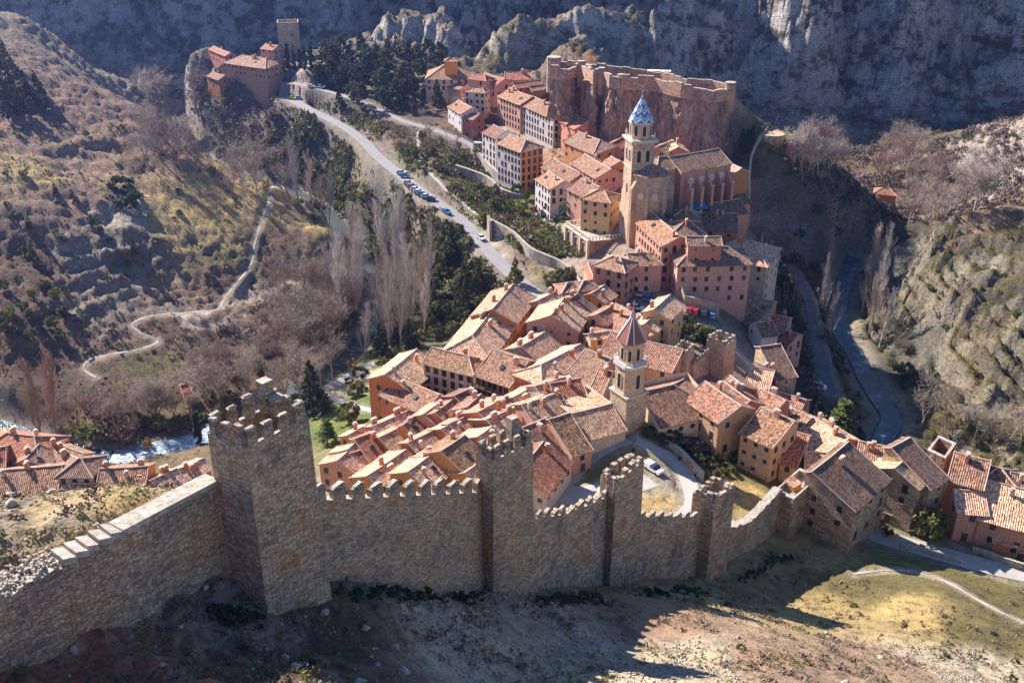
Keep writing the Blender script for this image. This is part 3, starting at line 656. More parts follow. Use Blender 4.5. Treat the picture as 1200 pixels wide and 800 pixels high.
# coping: one long slab, five steps, then loose stones
def slab(p, q, w, h, off, z=0.12):
    p, q = np.array(p), np.array(q); d = (q-p)[:2]; L = np.linalg.norm(d); d /= L; nn = np.array([-d[1], d[0]])
    mb = MB(); A = p[:2]-nn*(.22)+nn*off; B = q[:2]-nn*(.22)+nn*off
    base = [A, B, B+nn*w, A+nn*w]; zs = [p[2]+z, q[2]+z, q[2]+z, p[2]+z]
    rnd = random.Random(int(p[0]*100)); base = [x+np.array([rnd.uniform(-.06, .06), rnd.uniform(-.06, .06)]) for x in base]
    mb.prism(base, [v-h for v in zs], zs); return mb.build('coping_slab', [M_COPE], lw)
lerp = lambda a, b, t: a+(b-a)*t
slab(lerp(b5, a5, .0), lerp(b5, a5, .99), 1.6, .4, 0, .2)
for i in range(5):
    t0, t1 = 1-i*.085, 1-(i+1)*.085; p, q = lerp(c5, b5, t1), lerp(c5, b5, t0); zz = (p[2]+q[2])/2; p = np.array([p[0], p[1], zz+.26]); q = np.array([q[0], q[1], zz-.06])
    slab(p, q, 1.55+.05*i, .5, 0, .15)
rnd = random.Random(4)
mb = MB()
for i in range(420):
    t = rnd.uniform(-.5, .56); base = lerp(c5, b5, t) if t > 0 else lerp(c5, d5, -t*2); s = rnd.uniform(.08, .28)
    d = (b5-c5)[:2]; d /= np.linalg.norm(d); nn = np.array([-d[1], d[0]]); q = base[:2]+nn*rnd.uniform(-.15, 2.4)
    mb.box((q[0], q[1], base[2]+rnd.uniform(-.1, .12)), (s, s*rnd.uniform(.6, 1.2), s*.8), rnd.uniform(0, 3), 0, None, .7)
o = mb.build('rubble', [M_COPE]); tag(o, 'loose rubble scattered along the broken top of the foreground wall', 'rubble', kind='stuff')
# ------------------------------------------------------------------ house materials
def roof_mat(name, a, b, c_, lich=.25):
    m, nt, bs = new_mat(name); bs.inputs['Roughness'].default_value = .85
    uvn = N(nt, 'ShaderNodeUVMap'); oi = N(nt, 'ShaderNodeObjectInfo')
    mp = N(nt, 'ShaderNodeMapping'); mp.inputs['Scale'].default_value = (4.2, 2.6, 1); Lk(nt, uvn.outputs[0], mp.inputs[0])
    off = N(nt, 'ShaderNodeVectorMath', operation='ADD'); Lk(nt, mp.outputs[0], off.inputs[0]); Lk(nt, oi.outputs['Random'], off.inputs[1])
    vo = N(nt, 'ShaderNodeTexVoronoi'); vo.voronoi_dimensions = '2D'; vo.inputs['Scale'].default_value = 1; vo.inputs['Randomness'].default_value = .5; Lk(nt, off.outputs[0], vo.inputs['Vector'])
    sc = N(nt, 'ShaderNodeSeparateColor'); Lk(nt, vo.outputs['Color'], sc.inputs[0])
    col = ramp(nt, sc.outputs[0], [(0, a), (.35, b), (.8, c_), (1, tuple(min(1, x*1.35) for x in c_))])
    st = N(nt, 'ShaderNodeTexNoise'); st.inputs['Scale'].default_value = 1; st.inputs['Detail'].default_value = 4; st.inputs['Roughness'].default_value = .7
    mp2 = N(nt, 'ShaderNodeMapping'); mp2.inputs['Scale'].default_value = (1.8, .5, 1); Lk(nt, uvn.outputs[0], mp2.inputs[0])
    off2 = N(nt, 'ShaderNodeVectorMath', operation='ADD'); Lk(nt, mp2.outputs[0], off2.inputs[0])
    mm = fmath(nt, 'MULTIPLY', oi.outputs['Random'], 37.0); Lk(nt, mm, off2.inputs[1]); Lk(nt, off2.outputs[0], st.inputs['Vector'])
    col = mix(nt, col, ramp(nt, st.outputs['Fac'], [(.3, (.55,.53,.52)), (.5, (1,1,1)), (.72, (1.25,1.22,1.15))]), 1.0, 'MULTIPLY')
    big = N(nt, 'ShaderNodeTexNoise'); big.inputs['Scale'].default_value = .22; big.inputs['Detail'].default_value = 5; Lk(nt, off2.outputs[0], big.inputs['Vector'])
    col = mix(nt, col, (.33,.30,.25), fmath(nt, 'MULTIPLY', ramp(nt, big.outputs['Fac'], [(.45, (0,0,0)), (.7, (1,1,1))]), lich))
    hs = N(nt, 'ShaderNodeHueSaturation'); Lk(nt, col, hs.inputs['Color']); v = N(nt, 'ShaderNodeMapRange'); v.inputs[3].default_value = .78; v.inputs[4].default_value = 1.22
    Lk(nt, oi.outputs['Random'], v.inputs[0]); Lk(nt, v.outputs[0], hs.inputs['Value'])
    r2 = fmath(nt, 'FRACT', fmath(nt, 'MULTIPLY', oi.outputs['Random'], 7.31)); v2 = N(nt, 'ShaderNodeMapRange'); v2.inputs[3].default_value = .488; v2.inputs[4].default_value = .508
    Lk(nt, r2, v2.inputs[0]); Lk(nt, v2.outputs[0], hs.inputs['Hue'])
    # barrel tile channels
    sx = N(nt, 'ShaderNodeSeparateXYZ'); Lk(nt, uvn.outputs[0], sx.inputs[0])
    wv = fmath(nt, 'SINE', fmath(nt, 'MULTIPLY', sx.outputs[0], 2*math.pi/.42))
    g = ramp(nt, fmath(nt, 'MULTIPLY', fmath(nt, 'ADD', wv, 1.0), .5), [(0, (.5,.47,.45)), (.45, (1,1,1))])
    col2 = mix(nt, hs.outputs[0], g, .45, 'MULTIPLY'); Lk(nt, col2, bs.inputs['Base Color'])
    h = fmath(nt, 'ADD', fmath(nt, 'MULTIPLY', wv, .5), fmath(nt, 'MULTIPLY', sc.outputs[1], .9)); bump(nt, bs, h, .8, .10)
    return m
ROOF = dict(
 pale=roof_mat('pale_roof_tiles', (.28,.12,.06), (.58,.31,.17), (.78,.52,.34), .2),
 brown=roof_mat('brown_roof_tiles', (.08,.034,.018), (.29,.13,.065), (.52,.285,.16), .35),
 red=roof_mat('red_roof_tiles', (.18,.05,.028), (.38,.125,.065), (.52,.23,.12), .15),
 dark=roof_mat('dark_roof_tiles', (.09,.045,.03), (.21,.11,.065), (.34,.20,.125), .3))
M_RIDGE = simple_mat('ridge_tiles', (.55,.42,.33), .85, .3, 2.0)
def plaster(name, col, base=(.38,.31,.25), stain=.42, blk=.0):
    m, nt, bs = new_mat(name); bs.inputs['Roughness'].default_value = .92
    geo = N(nt, 'ShaderNodeNewGeometry'); oi = N(nt, 'ShaderNodeObjectInfo')
    mp = N(nt, 'ShaderNodeMapping'); mp.inputs['Scale'].default_value = (1, 1, .55); Lk(nt, geo.outputs['Position'], mp.inputs[0])
    n = N(nt, 'ShaderNodeTexNoise'); n.inputs['Scale'].default_value = .35; n.inputs['Detail'].default_value = 6; n.inputs['Roughness'].default_value = .7; Lk(nt, mp.outputs[0], n.inputs['Vector'])
    n2 = N(nt, 'ShaderNodeTexNoise'); n2.inputs['Scale'].default_value = 2.2; n2.inputs['Detail'].default_value = 4; n2.inputs['Roughness'].default_value = .7; Lk(nt, mp.outputs[0], n2.inputs['Vector'])
    c1 = mix(nt, tuple(col), base, ramp(nt, n.outputs['Fac'], [(.50, (0,0,0)), (.64, (stain,)*3)]))
    c1 = mix(nt, c1, ramp(nt, n2.outputs['Fac'], [(.3, (.74,.72,.70)), (.55, (1.05,1.05,1.05)), (.8, (1.2,1.18,1.15))]), 1.0, 'MULTIPLY')
    hs = N(nt, 'ShaderNodeHueSaturation'); Lk(nt, c1, hs.inputs['Color']); v = N(nt, 'ShaderNodeMapRange'); v.inputs[3].default_value = .85; v.inputs[4].default_value = 1.15
    Lk(nt, oi.outputs['Random'], v.inputs[0]); Lk(nt, v.outputs[0], hs.inputs['Value']); Lk(nt, hs.outputs[0], bs.inputs['Base Color'])
    bump(nt, bs, n2.outputs['Fac'], .6, .06); return m
WALLM = dict(pink=plaster('pink_plaster', (.60,.31,.22)), rose=plaster('rose_plaster', (.56,.22,.13)), orange=plaster('orange_plaster', (.64,.28,.07)),
 ochre=plaster('ochre_plaster', (.55,.36,.17)), cream=plaster('cream_plaster', (.58,.48,.36)), white=plaster('white_plaster', (.66,.60,.58), stain=.25),
 stone=M_WALLF, tan=M_TAN, red=plaster('red_plaster', (.40,.13,.10)), brick=plaster('brick_red', (.54,.22,.08)), timber=plaster('timbered_ochre', (.48,.30,.17)))
M_GLASS = simple_mat('window_dark', (.03,.03,.035), .25, .1)
M_WOOD = simple_mat('brown_wood', (.10,.055,.035), .8, .25, 2)
M_FRAME = simple_mat('pale_window_frame', (.45,.36,.28), .85, .1)
M_METAL = simple_mat('grey_metal', (.35,.36,.38), .5, .1, 1, 0, True, .6)
# shared window meshes: surround, sill, recessed pane. local: x across, y outward, z up (centre)
def window_mesh(w, h, fr=.10, frame=M_WOOD, bars=True):
    mb = MB(); o = .05
    def bar(x0, x1, z0, z1, y0=-.05, y1=o, m=0): mb.box(((x0+x1)/2, (y0+y1)/2, (z0+z1)/2), (x1-x0, y1-y0, z1-z0), 0, m)
    bar(-w/2-fr, w/2+fr, h/2, h/2+fr); bar(-w/2-fr, -w/2, -h/2, h/2); bar(w/2, w/2+fr, -h/2, h/2); bar(-w/2-fr-.06, w/2+fr+.06, -h/2-.12, -h/2, -.05, .12, 2)
    if bars: bar(-.03, .03, -h/2, h/2, -.05, .035)
    mb.face([(-w/2, .012, -h/2), (-w/2, .012, h/2), (w/2, .012, h/2), (w/2, .012, -h/2)][::-1] if False else [(w/2, .012, -h/2), (-w/2, .012, -h/2), (-w/2, .012, h/2), (w/2, .012, h/2)], 1)
    o_ = mb.build('window', [frame, M_GLASS, M_FRAME]); me = o_.data; bpy.data.objects.remove(o_); return me
WM = [window_mesh(.85, 1.25), window_mesh(.7, .8), window_mesh(1.0, 1.9), window_mesh(.5, .5, .07, M_FRAME, False), window_mesh(.9, 1.4, .12, M_FRAME)]
def door_mesh():
    mb = MB(); mb.box((0, .02, 1.1), (1.5, .16, 2.2), 0, 0); mb.box((0, .03, 2.3), (1.9, .2, .2), 0, 2)
    mb.box((0, .035, 1.05), (1.2, .16, 2.0), 0, 1); o_ = mb.build('door', [M_FRAME, M_WOOD, M_FRAME]); me = o_.data; bpy.data.objects.remove(o_); return me
DM = door_mesh()
def chim_mesh(k):
    mb = MB(); w, h = ((.8, 1.5), (.6, 1.2), (1.3, 1.3))[k]
    mb.box((0, 0, h/2-.6), (w, .65, h+1.2), 0, 0)
    mb.box((0, 0, h+.06), (w+.22, .85, .14), 0, 1)
    for i in (-1, 1): mb.box((i*w*.22, 0, h+.25), (w*.22, .3, .3), 0, 0)
    mb.box((0, 0, h+.44), (w+.08, .7, .08), 0, 1)
    o_ = mb.build('chimney', [(WALLM['brick'], WALLM['cream'], WALLM['pink'])[k], M_RIDGE]); me = o_.data; bpy.data.objects.remove(o_); return me
CM = [chim_mesh(k) for k in range(3)]
def child_mesh(name, me, parent, loc, rz=0, s=None):
    o = bpy.data.objects.new(name, me); COL.objects.link(o); o.parent = parent; o.location = tuple(loc); o.rotation_euler = (0, 0, rz)
    if s: o.scale = s
    return o
def roof_patch(mb, r1, r2, e2, e1, rnd, n=8, k=4, m=0, th=.16, wob=.05):
    """sloping patch ridge r1->r2, eave e1->e2 with slight sag; thickness below"""
    r1, r2, e1, e2 = (np.array(v, float) for v in (r1, r2, e1, e2)); G = []
    Lr = max(np.linalg.norm(r2-r1), np.linalg.norm(e2-e1)); D = np.linalg.norm((e1+e2)/2-(r1+r2)/2)
    n = max(2, min(n, int(Lr/1.6))); k = max(2, min(k, int(D/1.6)))
    ed = (e2-e1)/(np.linalg.norm(e2-e1)+1e-9)
    sag = min(.22, Lr*.012)
    for j in range(k+1):
        s = j/k; row = []
        for i in range(n+1):
            t = i/n; p = (r1+(r2-r1)*t)*(1-s)+(e1+(e2-e1)*t)*s; q = p.copy()
            q[2] += rnd.uniform(-wob, wob) - sag*math.sin(math.pi*t)*(1-.4*s) - .10*math.sin(math.pi*s)
            if j == k: q[:2] += (e1+(e2-e1)*t-(r1+(r2-r1)*t))[:2]/(D+1e-6)*rnd.uniform(-.08, .10)
            row.append((q[0], q[1], q[2], float((p-e1)@ed), s*D))
        G.append(row)
    for j in range(k):
        for i in range(n):
            q = [G[j+1][i], G[j+1][i+1], G[j][i+1], G[j][i]]
            mb.face([x[:3] for x in q], m, [x[3:] for x in q])
    B = [[(x[0], x[1], x[2]-th) for x in row] for row in G]
    for i in range(n): mb.face([B[k][i], B[k][i+1], G[k][i+1][:3], G[k][i][:3]], m+2 if False else m)
    for j in range(k):
        mb.face([B[j][0], B[j+1][0], G[j+1][0][:3], G[j][0][:3]], m); mb.face([B[j+1][n], B[j][n], G[j][n][:3], G[j+1][n][:3]], m)
    mb.face([B[k][0], B[0][0], B[0][n], B[k][n]], m)
    return G
mb = MB(); mb.tube([(0, 0, 0), (0, 0, 2.6)], .035, 4); mb.tube([(-.5, 0, 2.4), (.5, 0, 2.4)], .025, 3); [mb.tube([(x, -.3, 2.4), (x, .3, 2.4)], .02, 3) for x in (-.4, -.15, .1, .35)]
_o = mb.build('aerial', [M_METAL]); AE = _o.data; bpy.data.objects.remove(_o)
mb = MB(); mb.box((0, 0, 0), (1.0, 1.3, .14), 0, 0, 1); _o = mb.build('skylight', [M_METAL, M_GLASS]); SKY_ = _o.data; bpy.data.objects.remove(_o)
HOUSES = []
def house(label, x1, y1, x2, y2, zr, wA, wB, wall='pink', roof='pale', hip='', ch=1, win=1.0, ymin=130., pitch=.46, cat='house', name='house', group='houses of the old walled town', zg=None, over=.45, door=True, wk=None, base=2.5, floors=2.9, end2=None, maxrows=5, pitchA=None):
    pA = pitchA or pitch
    seed = len(HOUSES)+100; rnd = random.Random(seed)
    if zg is None:
        a = hit(x1, y1, zr, ymin); b = hit(x2, y2, zr, ymin); z = (a[2]+b[2])/2
    else: z = zg+zr
    a, b = P(x1, y1, z), P(x2, y2, z); c0 = (a+b)/2; g = z-zr
    d = (b-a)[:2]; L = float(np.linalg.norm(d)); d = d/max(L, 1e-6); rz = math.atan2(d[1], d[0])
    root = empty(name, (c0[0], c0[1], g), rz); tag(root, label, cat, group)
    hl = L/2; e1 = -hl-(max(wA, wB)*.85 if '1' in hip else 0); e2 = hl+(max(wA, wB)*.85 if '2' in hip else 0)
    corners = [(e1, -wB), (e2, -wB), (e2, wA), (e1, wA)]
    def W(p): return np.array([c0[0]+p[0]*d[0]-p[1]*d[1], c0[1]+p[0]*d[1]+p[1]*d[0]])
    wc = [W(p) for p in corners]; gz = H0(np.array([p[0] for p in wc]), np.array([p[1] for p in wc]))-g; zb = float(gz.min())-base
    eA, eB = zr-wA*pA, zr-wB*pitch
    HOUSES.append((c0, max(L, wA+wB)/2+1.5))
    # walls
    mb = MB(); T = .12
    def q(pa, pb, za, zb_, zc=None, zpeak=None):
        pts = [(*pa, zb), (*pb, zb), (*pb, zb_)]
        if zpeak is not None: pts.append(zpeak)
        pts.append((*pa, za)); mb.face(pts)
    lowA, lowB = (eA, eA), (eB, eB)
    q(corners[0], corners[1], eB-T, eB-T); q(corners[2], corners[3], eA-T, eA-T)
    if '2' in hip: q(corners[1], corners[2], min(eA, eB)-T, min(eA, eB)-T) if abs(eA-eB) < .01 else q(corners[1], corners[2], eB-T, eA-T)
    else: q(corners[1], corners[2], eB-T, eA-T, None, (e2, 0, zr-T))
    if '1' in hip: q(corners[3], corners[0], eA-T, eB-T)
    else: q(corners[3], corners[0], eA-T, eB-T, None, (e1, 0, zr-T))
    if end2: mb.m[2] = 1
    wobj = mb.build('wall', [WALLM[wall]]+([WALLM[end2]] if end2 else []), root)
    # roof
    mb = MB(); ov = over; og = .25; dz = ov*pitch
    rx1 = -hl-(0 if '1' in hip else og); rx2 = hl+(0 if '2' in hip else og); ex1 = e1-(ov if '1' in hip else og); ex2 = e2+(ov if '2' in hip else og)
    RA, RB = (rx1, 0, zr), (rx2, 0, zr)
    hw = max(wA, wB)
    if '1' in hip or '2' in hip:
        zA = zr-(wA+ov)*pitch; zBv = zr-(wB+ov)*pitch
    else: zA = zr-(wA+ov)*pA; zBv = zr-(wB+ov)*pitch
    ea1, ea2 = (ex1, wA+ov, zA), (ex2, wA+ov, zA); eb1, eb2 = (ex1, -wB-ov, zBv), (ex2, -wB-ov, zBv)
    roof_patch(mb, RB, RA, ea1, ea2, rnd)
    roof_patch(mb, RA, RB, eb2, eb1, rnd)
    if '1' in hip: roof_patch(mb, (RA[0], RA[1]+.01, RA[2]), (RA[0], RA[1]-.01, RA[2]), eb1, ea1, rnd)
    if '2' in hip: roof_patch(mb, (RB[0], RB[1]-.01, RB[2]), (RB[0], RB[1]+.01, RB[2]), ea2, eb2, rnd)
    def cap(p, q2, w=.17):
        n = 5; pts = []
        for i in range(n+1):
            t = i/n; s_ = min(.22, L*.012)*math.sin(math.pi*t) if abs(p[2]-q2[2]) < .01 else .10*math.sin(math.pi*t)
            pts.append((p[0]+(q2[0]-p[0])*t, p[1]+(q2[1]-p[1])*t, p[2]+(q2[2]-p[2])*t+.04-s_))
        mb.tube(pts, w, 5, 1)
    cap(RA, RB)
    if '1' in hip: cap(RA, ea1); cap(RA, eb1)
    else: cap(RA, ea1, .11); cap(RA, eb1, .11)
    if '2' in hip: cap(RB, ea2); cap(RB, eb2)
    else: cap(RB, ea2, .11); cap(RB, eb2, .11)
    robj = mb.build('roof', [ROOF[roof], M_RIDGE], root)
    # chimneys
    for i in range(ch):
        t = rnd.uniform(-.42, .42)*L; s = rnd.choice([-1, 1]); wv = (wA if s > 0 else wB); u = min(rnd.uniform(.4, 2.2), wv*.6)
        if wv < 1.6: s = -s; wv = wA if s > 0 else wB
        child_mesh('chimney', CM[rnd.randrange(3) if rnd.random() < .7 else 0], robj, (t, s*u, zr-u*(pA if s > 0 else pitch)-.15), rnd.choice([0, math.pi/2]))
    if ch and rnd.random() < .45: child_mesh('aerial', AE, robj, (rnd.uniform(-.4, .4)*L, rnd.choice([-.5, .5]), zr-.3), rnd.uniform(0, 3))
    if ch and rnd.random() < .3 and wB > 4: child_mesh('skylight', SKY_, robj, (rnd.uniform(-.3, .3)*L, -wB*.5, zr-wB*.5*pitch+.10), 0).rotation_euler = (math.atan(pitch), 0, 0)
    # windows on the faces one can see
    if win > 0:
        faces = [(corners[0], corners[1], eB), (corners[1], corners[2], min(eA, eB) if '2' in hip or True else 0), (corners[2], corners[3], eA), (corners[3], corners[0], min(eA, eB))]
        cnt = 0; bestd = None
        for (pa, pb, et) in faces:
            pa, pb = np.array(pa), np.array(pb); Lf = np.linalg.norm(pb-pa); dd = (pb-pa)/Lf; nl = np.array([dd[1], -dd[0]])
            nw = np.array([nl[0]*d[0]-nl[1]*d[1], nl[0]*d[1]+nl[1]*d[0]]); mid = W((pa+pb)/2); tocam = -mid/np.linalg.norm(mid)
            if nw@tocam < .12 or Lf < 2.2: continue
            gm = float(H0(np.array([mid[0]+nw[0]]), np.array([mid[1]+nw[1]]))[0])-g
            nc = max(1, int(Lf/(2.7/min(1.3, max(.7, win))))); kinds = wk or rnd.choice([(0, 1), (0, 0, 2), (0, 4), (1, 3, 0)])
            ang = math.atan2(-nl[0], nl[1])
            z = et-1.35; row = 0
            while z > gm+.9 and row < maxrows:
                for i in range(nc):
                    if rnd.random() > .42+.4*win: continue
                    px_ = pa+dd*(Lf*(i+.5)/nc+rnd.uniform(-.25, .25)*(win < 1.2)); 
                    child_mesh('window', WM[rnd.choice(kinds)], wobj, (px_[0]+nl[0]*.01, px_[1]+nl[1]*.01, z+rnd.uniform(-.1, .1)*(win < 1.2)), ang); cnt += 1
                z -= floors; row += 1
            if door and (bestd is None or nw@tocam > bestd[0]) and Lf > 3.5: bestd = (nw@tocam, pa, dd, Lf, nl, ang, gm)
        if bestd and rnd.random() < .75:
            _, pa, dd, Lf, nl, ang, gm = bestd; p_ = pa+dd*Lf*rnd.uniform(.3, .7)
            gg = float(H0(*[np.array([v]) for v in W(p_+nl*.5)])[0])-g
            child_mesh('door', DM, wobj, (p_[0], p_[1], gg-.05), ang)
    root['_info'] = 0; del root['_info']
    return root, dict(z=z, g=g, d=d, L=L, c0=c0, W=W, eA=eA, eB=eB, rz=rz, roof=robj, wall=wobj, corners=corners)
H_ = house
G2 = 'houses of the riverside village below the garden'; G3 = 'houses on the far rise of the town'; G4 = 'houses by the lane outside the wall'; G5 = 'wings of the cliff top palace'
# ---- courtyard mansion, left edge
H_('tall orange wing of the courtyard mansion, gable facing the riverside gardens',452,438,488,409,15,5,6.5,'brick','pale',ch=2,win=.6,group='wings of the courtyard mansion',base=6)
H_('cream walled rear wing of the courtyard mansion with a row of dark windows',507,407,549,417,13,4,4.5,'cream','brown','2',ch=1,win=1.2,group='wings of the courtyard mansion',wk=(2,))
H_('low front wing of the courtyard mansion, brown tiles sloping towards the wall',464,441,514,462,10.5,1,5.5,'brick','brown',ch=1,win=.6,group='wings of the courtyard mansion')
# ---- near-left quarter
H_('small pink gabled house just below the courtyard mansion',496,485,517,470,8,3.4,6,'pink','pale',ch=1)
H_('narrow house with a white chimney pot against the mansion front',437,499,478,481,7,3,3,'rose','pale',ch=3)
H_('lowest leftmost orange house of the town beside the yellow green cedar',408,509.5,430,497,6,3,3,'orange','pale',ch=1)
H_('house with a pale bent roof between the cedar and the rose gabled house',445,512,469,500,7,4,5,'orange','pale',ch=0)
H_('dark roofed house squeezed behind the long pale ridge, orange gable end',472,498,485,488,8,1.2,4.5,'orange','dark',ch=1)
H_('house with a pale strip roof and a maroon far slope above the battlements',479,518,512,502,8,3,5,'orange','pale',ch=2)
H_('long low house with an orange wall strip under the courtyard',518,502,541,490,8,4,4,'orange','pale',ch=1)
H_('dark red roofed rose house behind the leftmost battlements',416,514,437,506,8,2,7,'pink','red',ch=1)
H_('pink house with a bright flat pale roof beside the dark red roof',408,526,416,519,7,5,2,'pink','pale',ch=0)
H_('pink house with two small windows right behind the first battlements',396,539,406,530,8,5,5,'pink','pale',ch=0,win=.9)
H_('low maroon roofed outbuilding in shade behind the two windowed pink house',410,531,434,524,6,1,5,'pink','red',ch=0,win=0)
H_('house with a very large pale roof behind the middle battlements',431,557,475,527,8,4.8,3,'orange','pale',ch=2,win=.4)
H_('orange house with brown speckled slope directly behind the battlements',479,552,502,535,9,5,5,'orange','pale',ch=1,win=.6)
H_('small pale roofed house tucked above the brown speckled one',506,533,517,526,8,5,3,'pink','pale',ch=1)
H_('big orange house with four windows in a row under a wide brown slope',517,528,544,510,10,5,7,'orange','brown',ch=1,win=1.2)
H_('low pale roof peeping past the left side of the second wall tower',546,553,566,538,6.5,4,3,'orange','pale',ch=0,win=.5)
H_('orange gabled house left of the second wall tower top',561,511,576,500,9,6,4,'orange','pale',ch=1)
H_('house with a brick parapet and twin chimneys behind the second wall tower',571,491,601,478,9,6,6,'brick','pale',ch=3)
H_('long house with a sweeping pale roof and a row of little chimneys on its edge',561,482,594,464,9,6,2.5,'rose','pale',ch=4)
H_('house with a half pale half maroon roof under the sweeping pale one',527,496,548,487,8,3,5.5,'rose','pale',ch=1)
H_('narrow pink gabled house with one window in the middle of the tiled roofs',612,473.5,650,461.5,10,4,7,'pink','pale',ch=3,win=.6)
H_('house with ridge tiles cut by a firewall beside the narrow pink gable',640,467,655,461,9,.6,7.5,'pink','brown',ch=1,win=.5)
H_('wide house whose whole pale red roof faces the wall, left of the octagonal spire',645,449,679,443,9,1,8.5,'pink','red',ch=1,win=.4)
H_('thin house with a pale back slope above the wide red roof',628,452,664,441,9.5,4,2,'cream','pale',ch=2)
H_('small dark roofed house with a tall pink chimney below the balconied house',602,465,626,452,8,4,3,'pink','pale',ch=2)
H_('old house with a mossy saddle roof in the gap left of the balconied house',548,476,563,462,8,4,4,'rose','dark',ch=1)
H_('house with crossed ridges right below the courtyard arcade',533,463,551,455,8,4,5,'rose','dark',ch=1)
H_('low brown roof between the courtyard and the town centre roofs',510,483,530,468,8,4,4,'rose','brown',ch=1)
# ---- houses by the street behind the wall
d1 = H_('pink house with two roof dormers along the curving street',613,500.5,641,489,9,.6,8.6,'pink','brown',ch=1,win=.8)
d2 = H_('pink house with one dormer next to the church end of the curving street',644,491,667,484,9,.6,8.6,'pink','brown',ch=0,win=.8)
H_('cream house with three brown windows at the street corner behind the second tower',604,556,636,518,8.5,5,6.3,'cream','red',ch=1,win=1.0)
# ---- centre
H_('far half of the long orange apartment house with rows of small windows',577,362,601,333,14.5,6,6.5,'orange','pale',ch=2,win=1.25,group='halves of the long orange apartment house')
H_('near half of the long orange apartment house, hipped end towards the mansion',553,393,576,364,13.5,6,6.5,'orange','pale','1',ch=3,win=1.25,group='halves of the long orange apartment house')
H_('large pink house with a broad pale roof and skylights by the main street',646,369,661,349,11.5,6.5,7,'pink','pale',ch=3,win=.7)
H_('house with a low pale roof behind the large pink house',630,352,650,342,10,4,3,'pink','pale',ch=1)
H_('lavender fronted house continuing right of the large pink house',664,352,677,344,10,4,6.5,'white','dark',ch=1)
H_('little square turret house with a pyramid roof by the road bend',665,331,669,330.5,11,3,3,'pink','brown','12',ch=0)
H_('second little turret house with a pyramid roof, nearer the stepped skylight roof',684,329,688,328.5,10,3,3,'orange','brown','12',ch=0)
H_('cream gabled house with a wide maroon slope in front of the orange apartment house',611,405.5,638,389,9.5,5,7.5,'cream','pale',ch=2,win=.5)
bal = H_('old house with two dark timber balconies across its front',579,409,619,422,10.5,3,7.5,'ochre','brown',ch=1,win=0,door=False)
H_('house with a long white-pale roof and a hipped near end beside the balconied house',634,427,680,403,9.5,5,4,'rose','pale','1',ch=2,win=.5)
H_('decayed house with a sagging weathered grey brown roof left of the spire',688,409,716,420,9,1,9.5,'rose','dark',ch=1,win=.4)
H_('small tiled roof touching the belfry on its left side',703,432,717,435,8,1,7.5,'tan','brown',ch=1,win=0)
H_('ochre walled house with a pale lean-to roof above the decayed roof',690,391,713,388,7.5,4,1.5,'ochre','pale',ch=1,win=.5)
H_('long low house with speckled tiles stretching behind the octagonal spire',718,389,800,409,8.5,3,6.5,'pink','brown',ch=1,win=.3)
H_('brown roofed house at the lower edge of the town square',722,356,748,370,8,2,9,'rose','brown',ch=2,win=.5)
H_('small stepped roofs house left of the brown roofed one at the square',700,368,719,357,8,3,3.5,'pink','brown',ch=1)
H_('tall tan house standing alone between the square and the walled garden, narrow pale roof',767,362,785,345.5,13,3,4,'ochre','pale',ch=1,win=.8)
H_('lower ochre annex on the near side of the tall tan house',756,379,771,364,10.5,3,3,'ochre','pale',ch=1,win=.6)
H_('orange house with a pale ridge below the arched terrace',694,343,708,334,8,3,4,'orange','pale',ch=1)
sk = H_('stepped pinkish roof with three open hatches below the arched terrace',689,308,699,333,6,4,1,'pink','red',ch=0,win=0)
H_('corner house with a small balcony facing the parked cars, hipped roof',718,300,727,302,12,4.3,4.3,'pink','brown','12',ch=1,win=1.1)
H_('rounded pink house joined to the right side of the corner house',736,297,757,296,10.5,4,4.2,'pink','brown','2',ch=1,win=1.0)
# ---- town hall group and big palace
H_('long pink town hall with a sunlit windowed side towards the square',766,250,797,277,13.5,5,5.2,'pink','brown',ch=1,win=1.25,wk=(2,0))
H_('house with a dark pyramid roof and a lantern, joined to the town hall',803,258,807,258,15,5.2,5.2,'orange','dark','12',ch=1,win=.5)
H_('pink turret with a little lantern roof between the cathedral and the town hall',800,246,812,247,14,2,2.2,'orange','dark','12',ch=1,win=.6)
H_('long dark roofed canon house on the edge of the cliff above the town hall',822,248,864,250,12,1.5,7,'orange','dark',ch=2,win=.3)
H_('great pink mansion with a rusty band of plaster and scattered windows',811,290,853,289,14.5,4,6,'pink','dark','12',ch=1,win=.8,cat='mansion',name='mansion')
H_('narrow upper storey with glazed gallery on top of the great pink mansion',805,277,844,277,17.5,2,3,'rose','dark',ch=1,win=.8)
H_('square tan stone mansion at the cliff edge with a worn hipped roof',864,280,882,283,13.5,7,8,'cream','pale','12',ch=1,win=.6,cat='mansion',name='mansion')
# ---- behind the cathedral
H_('pink house peeping over the transept roof with a tall aerial',770,172,786,165,8,4,4,'pink','brown',ch=2,zg=20)
H_('pink house with a pale side roof behind the cathedral nave',787,164,795,172,8,4,4,'rose','pale',ch=1,zg=20)
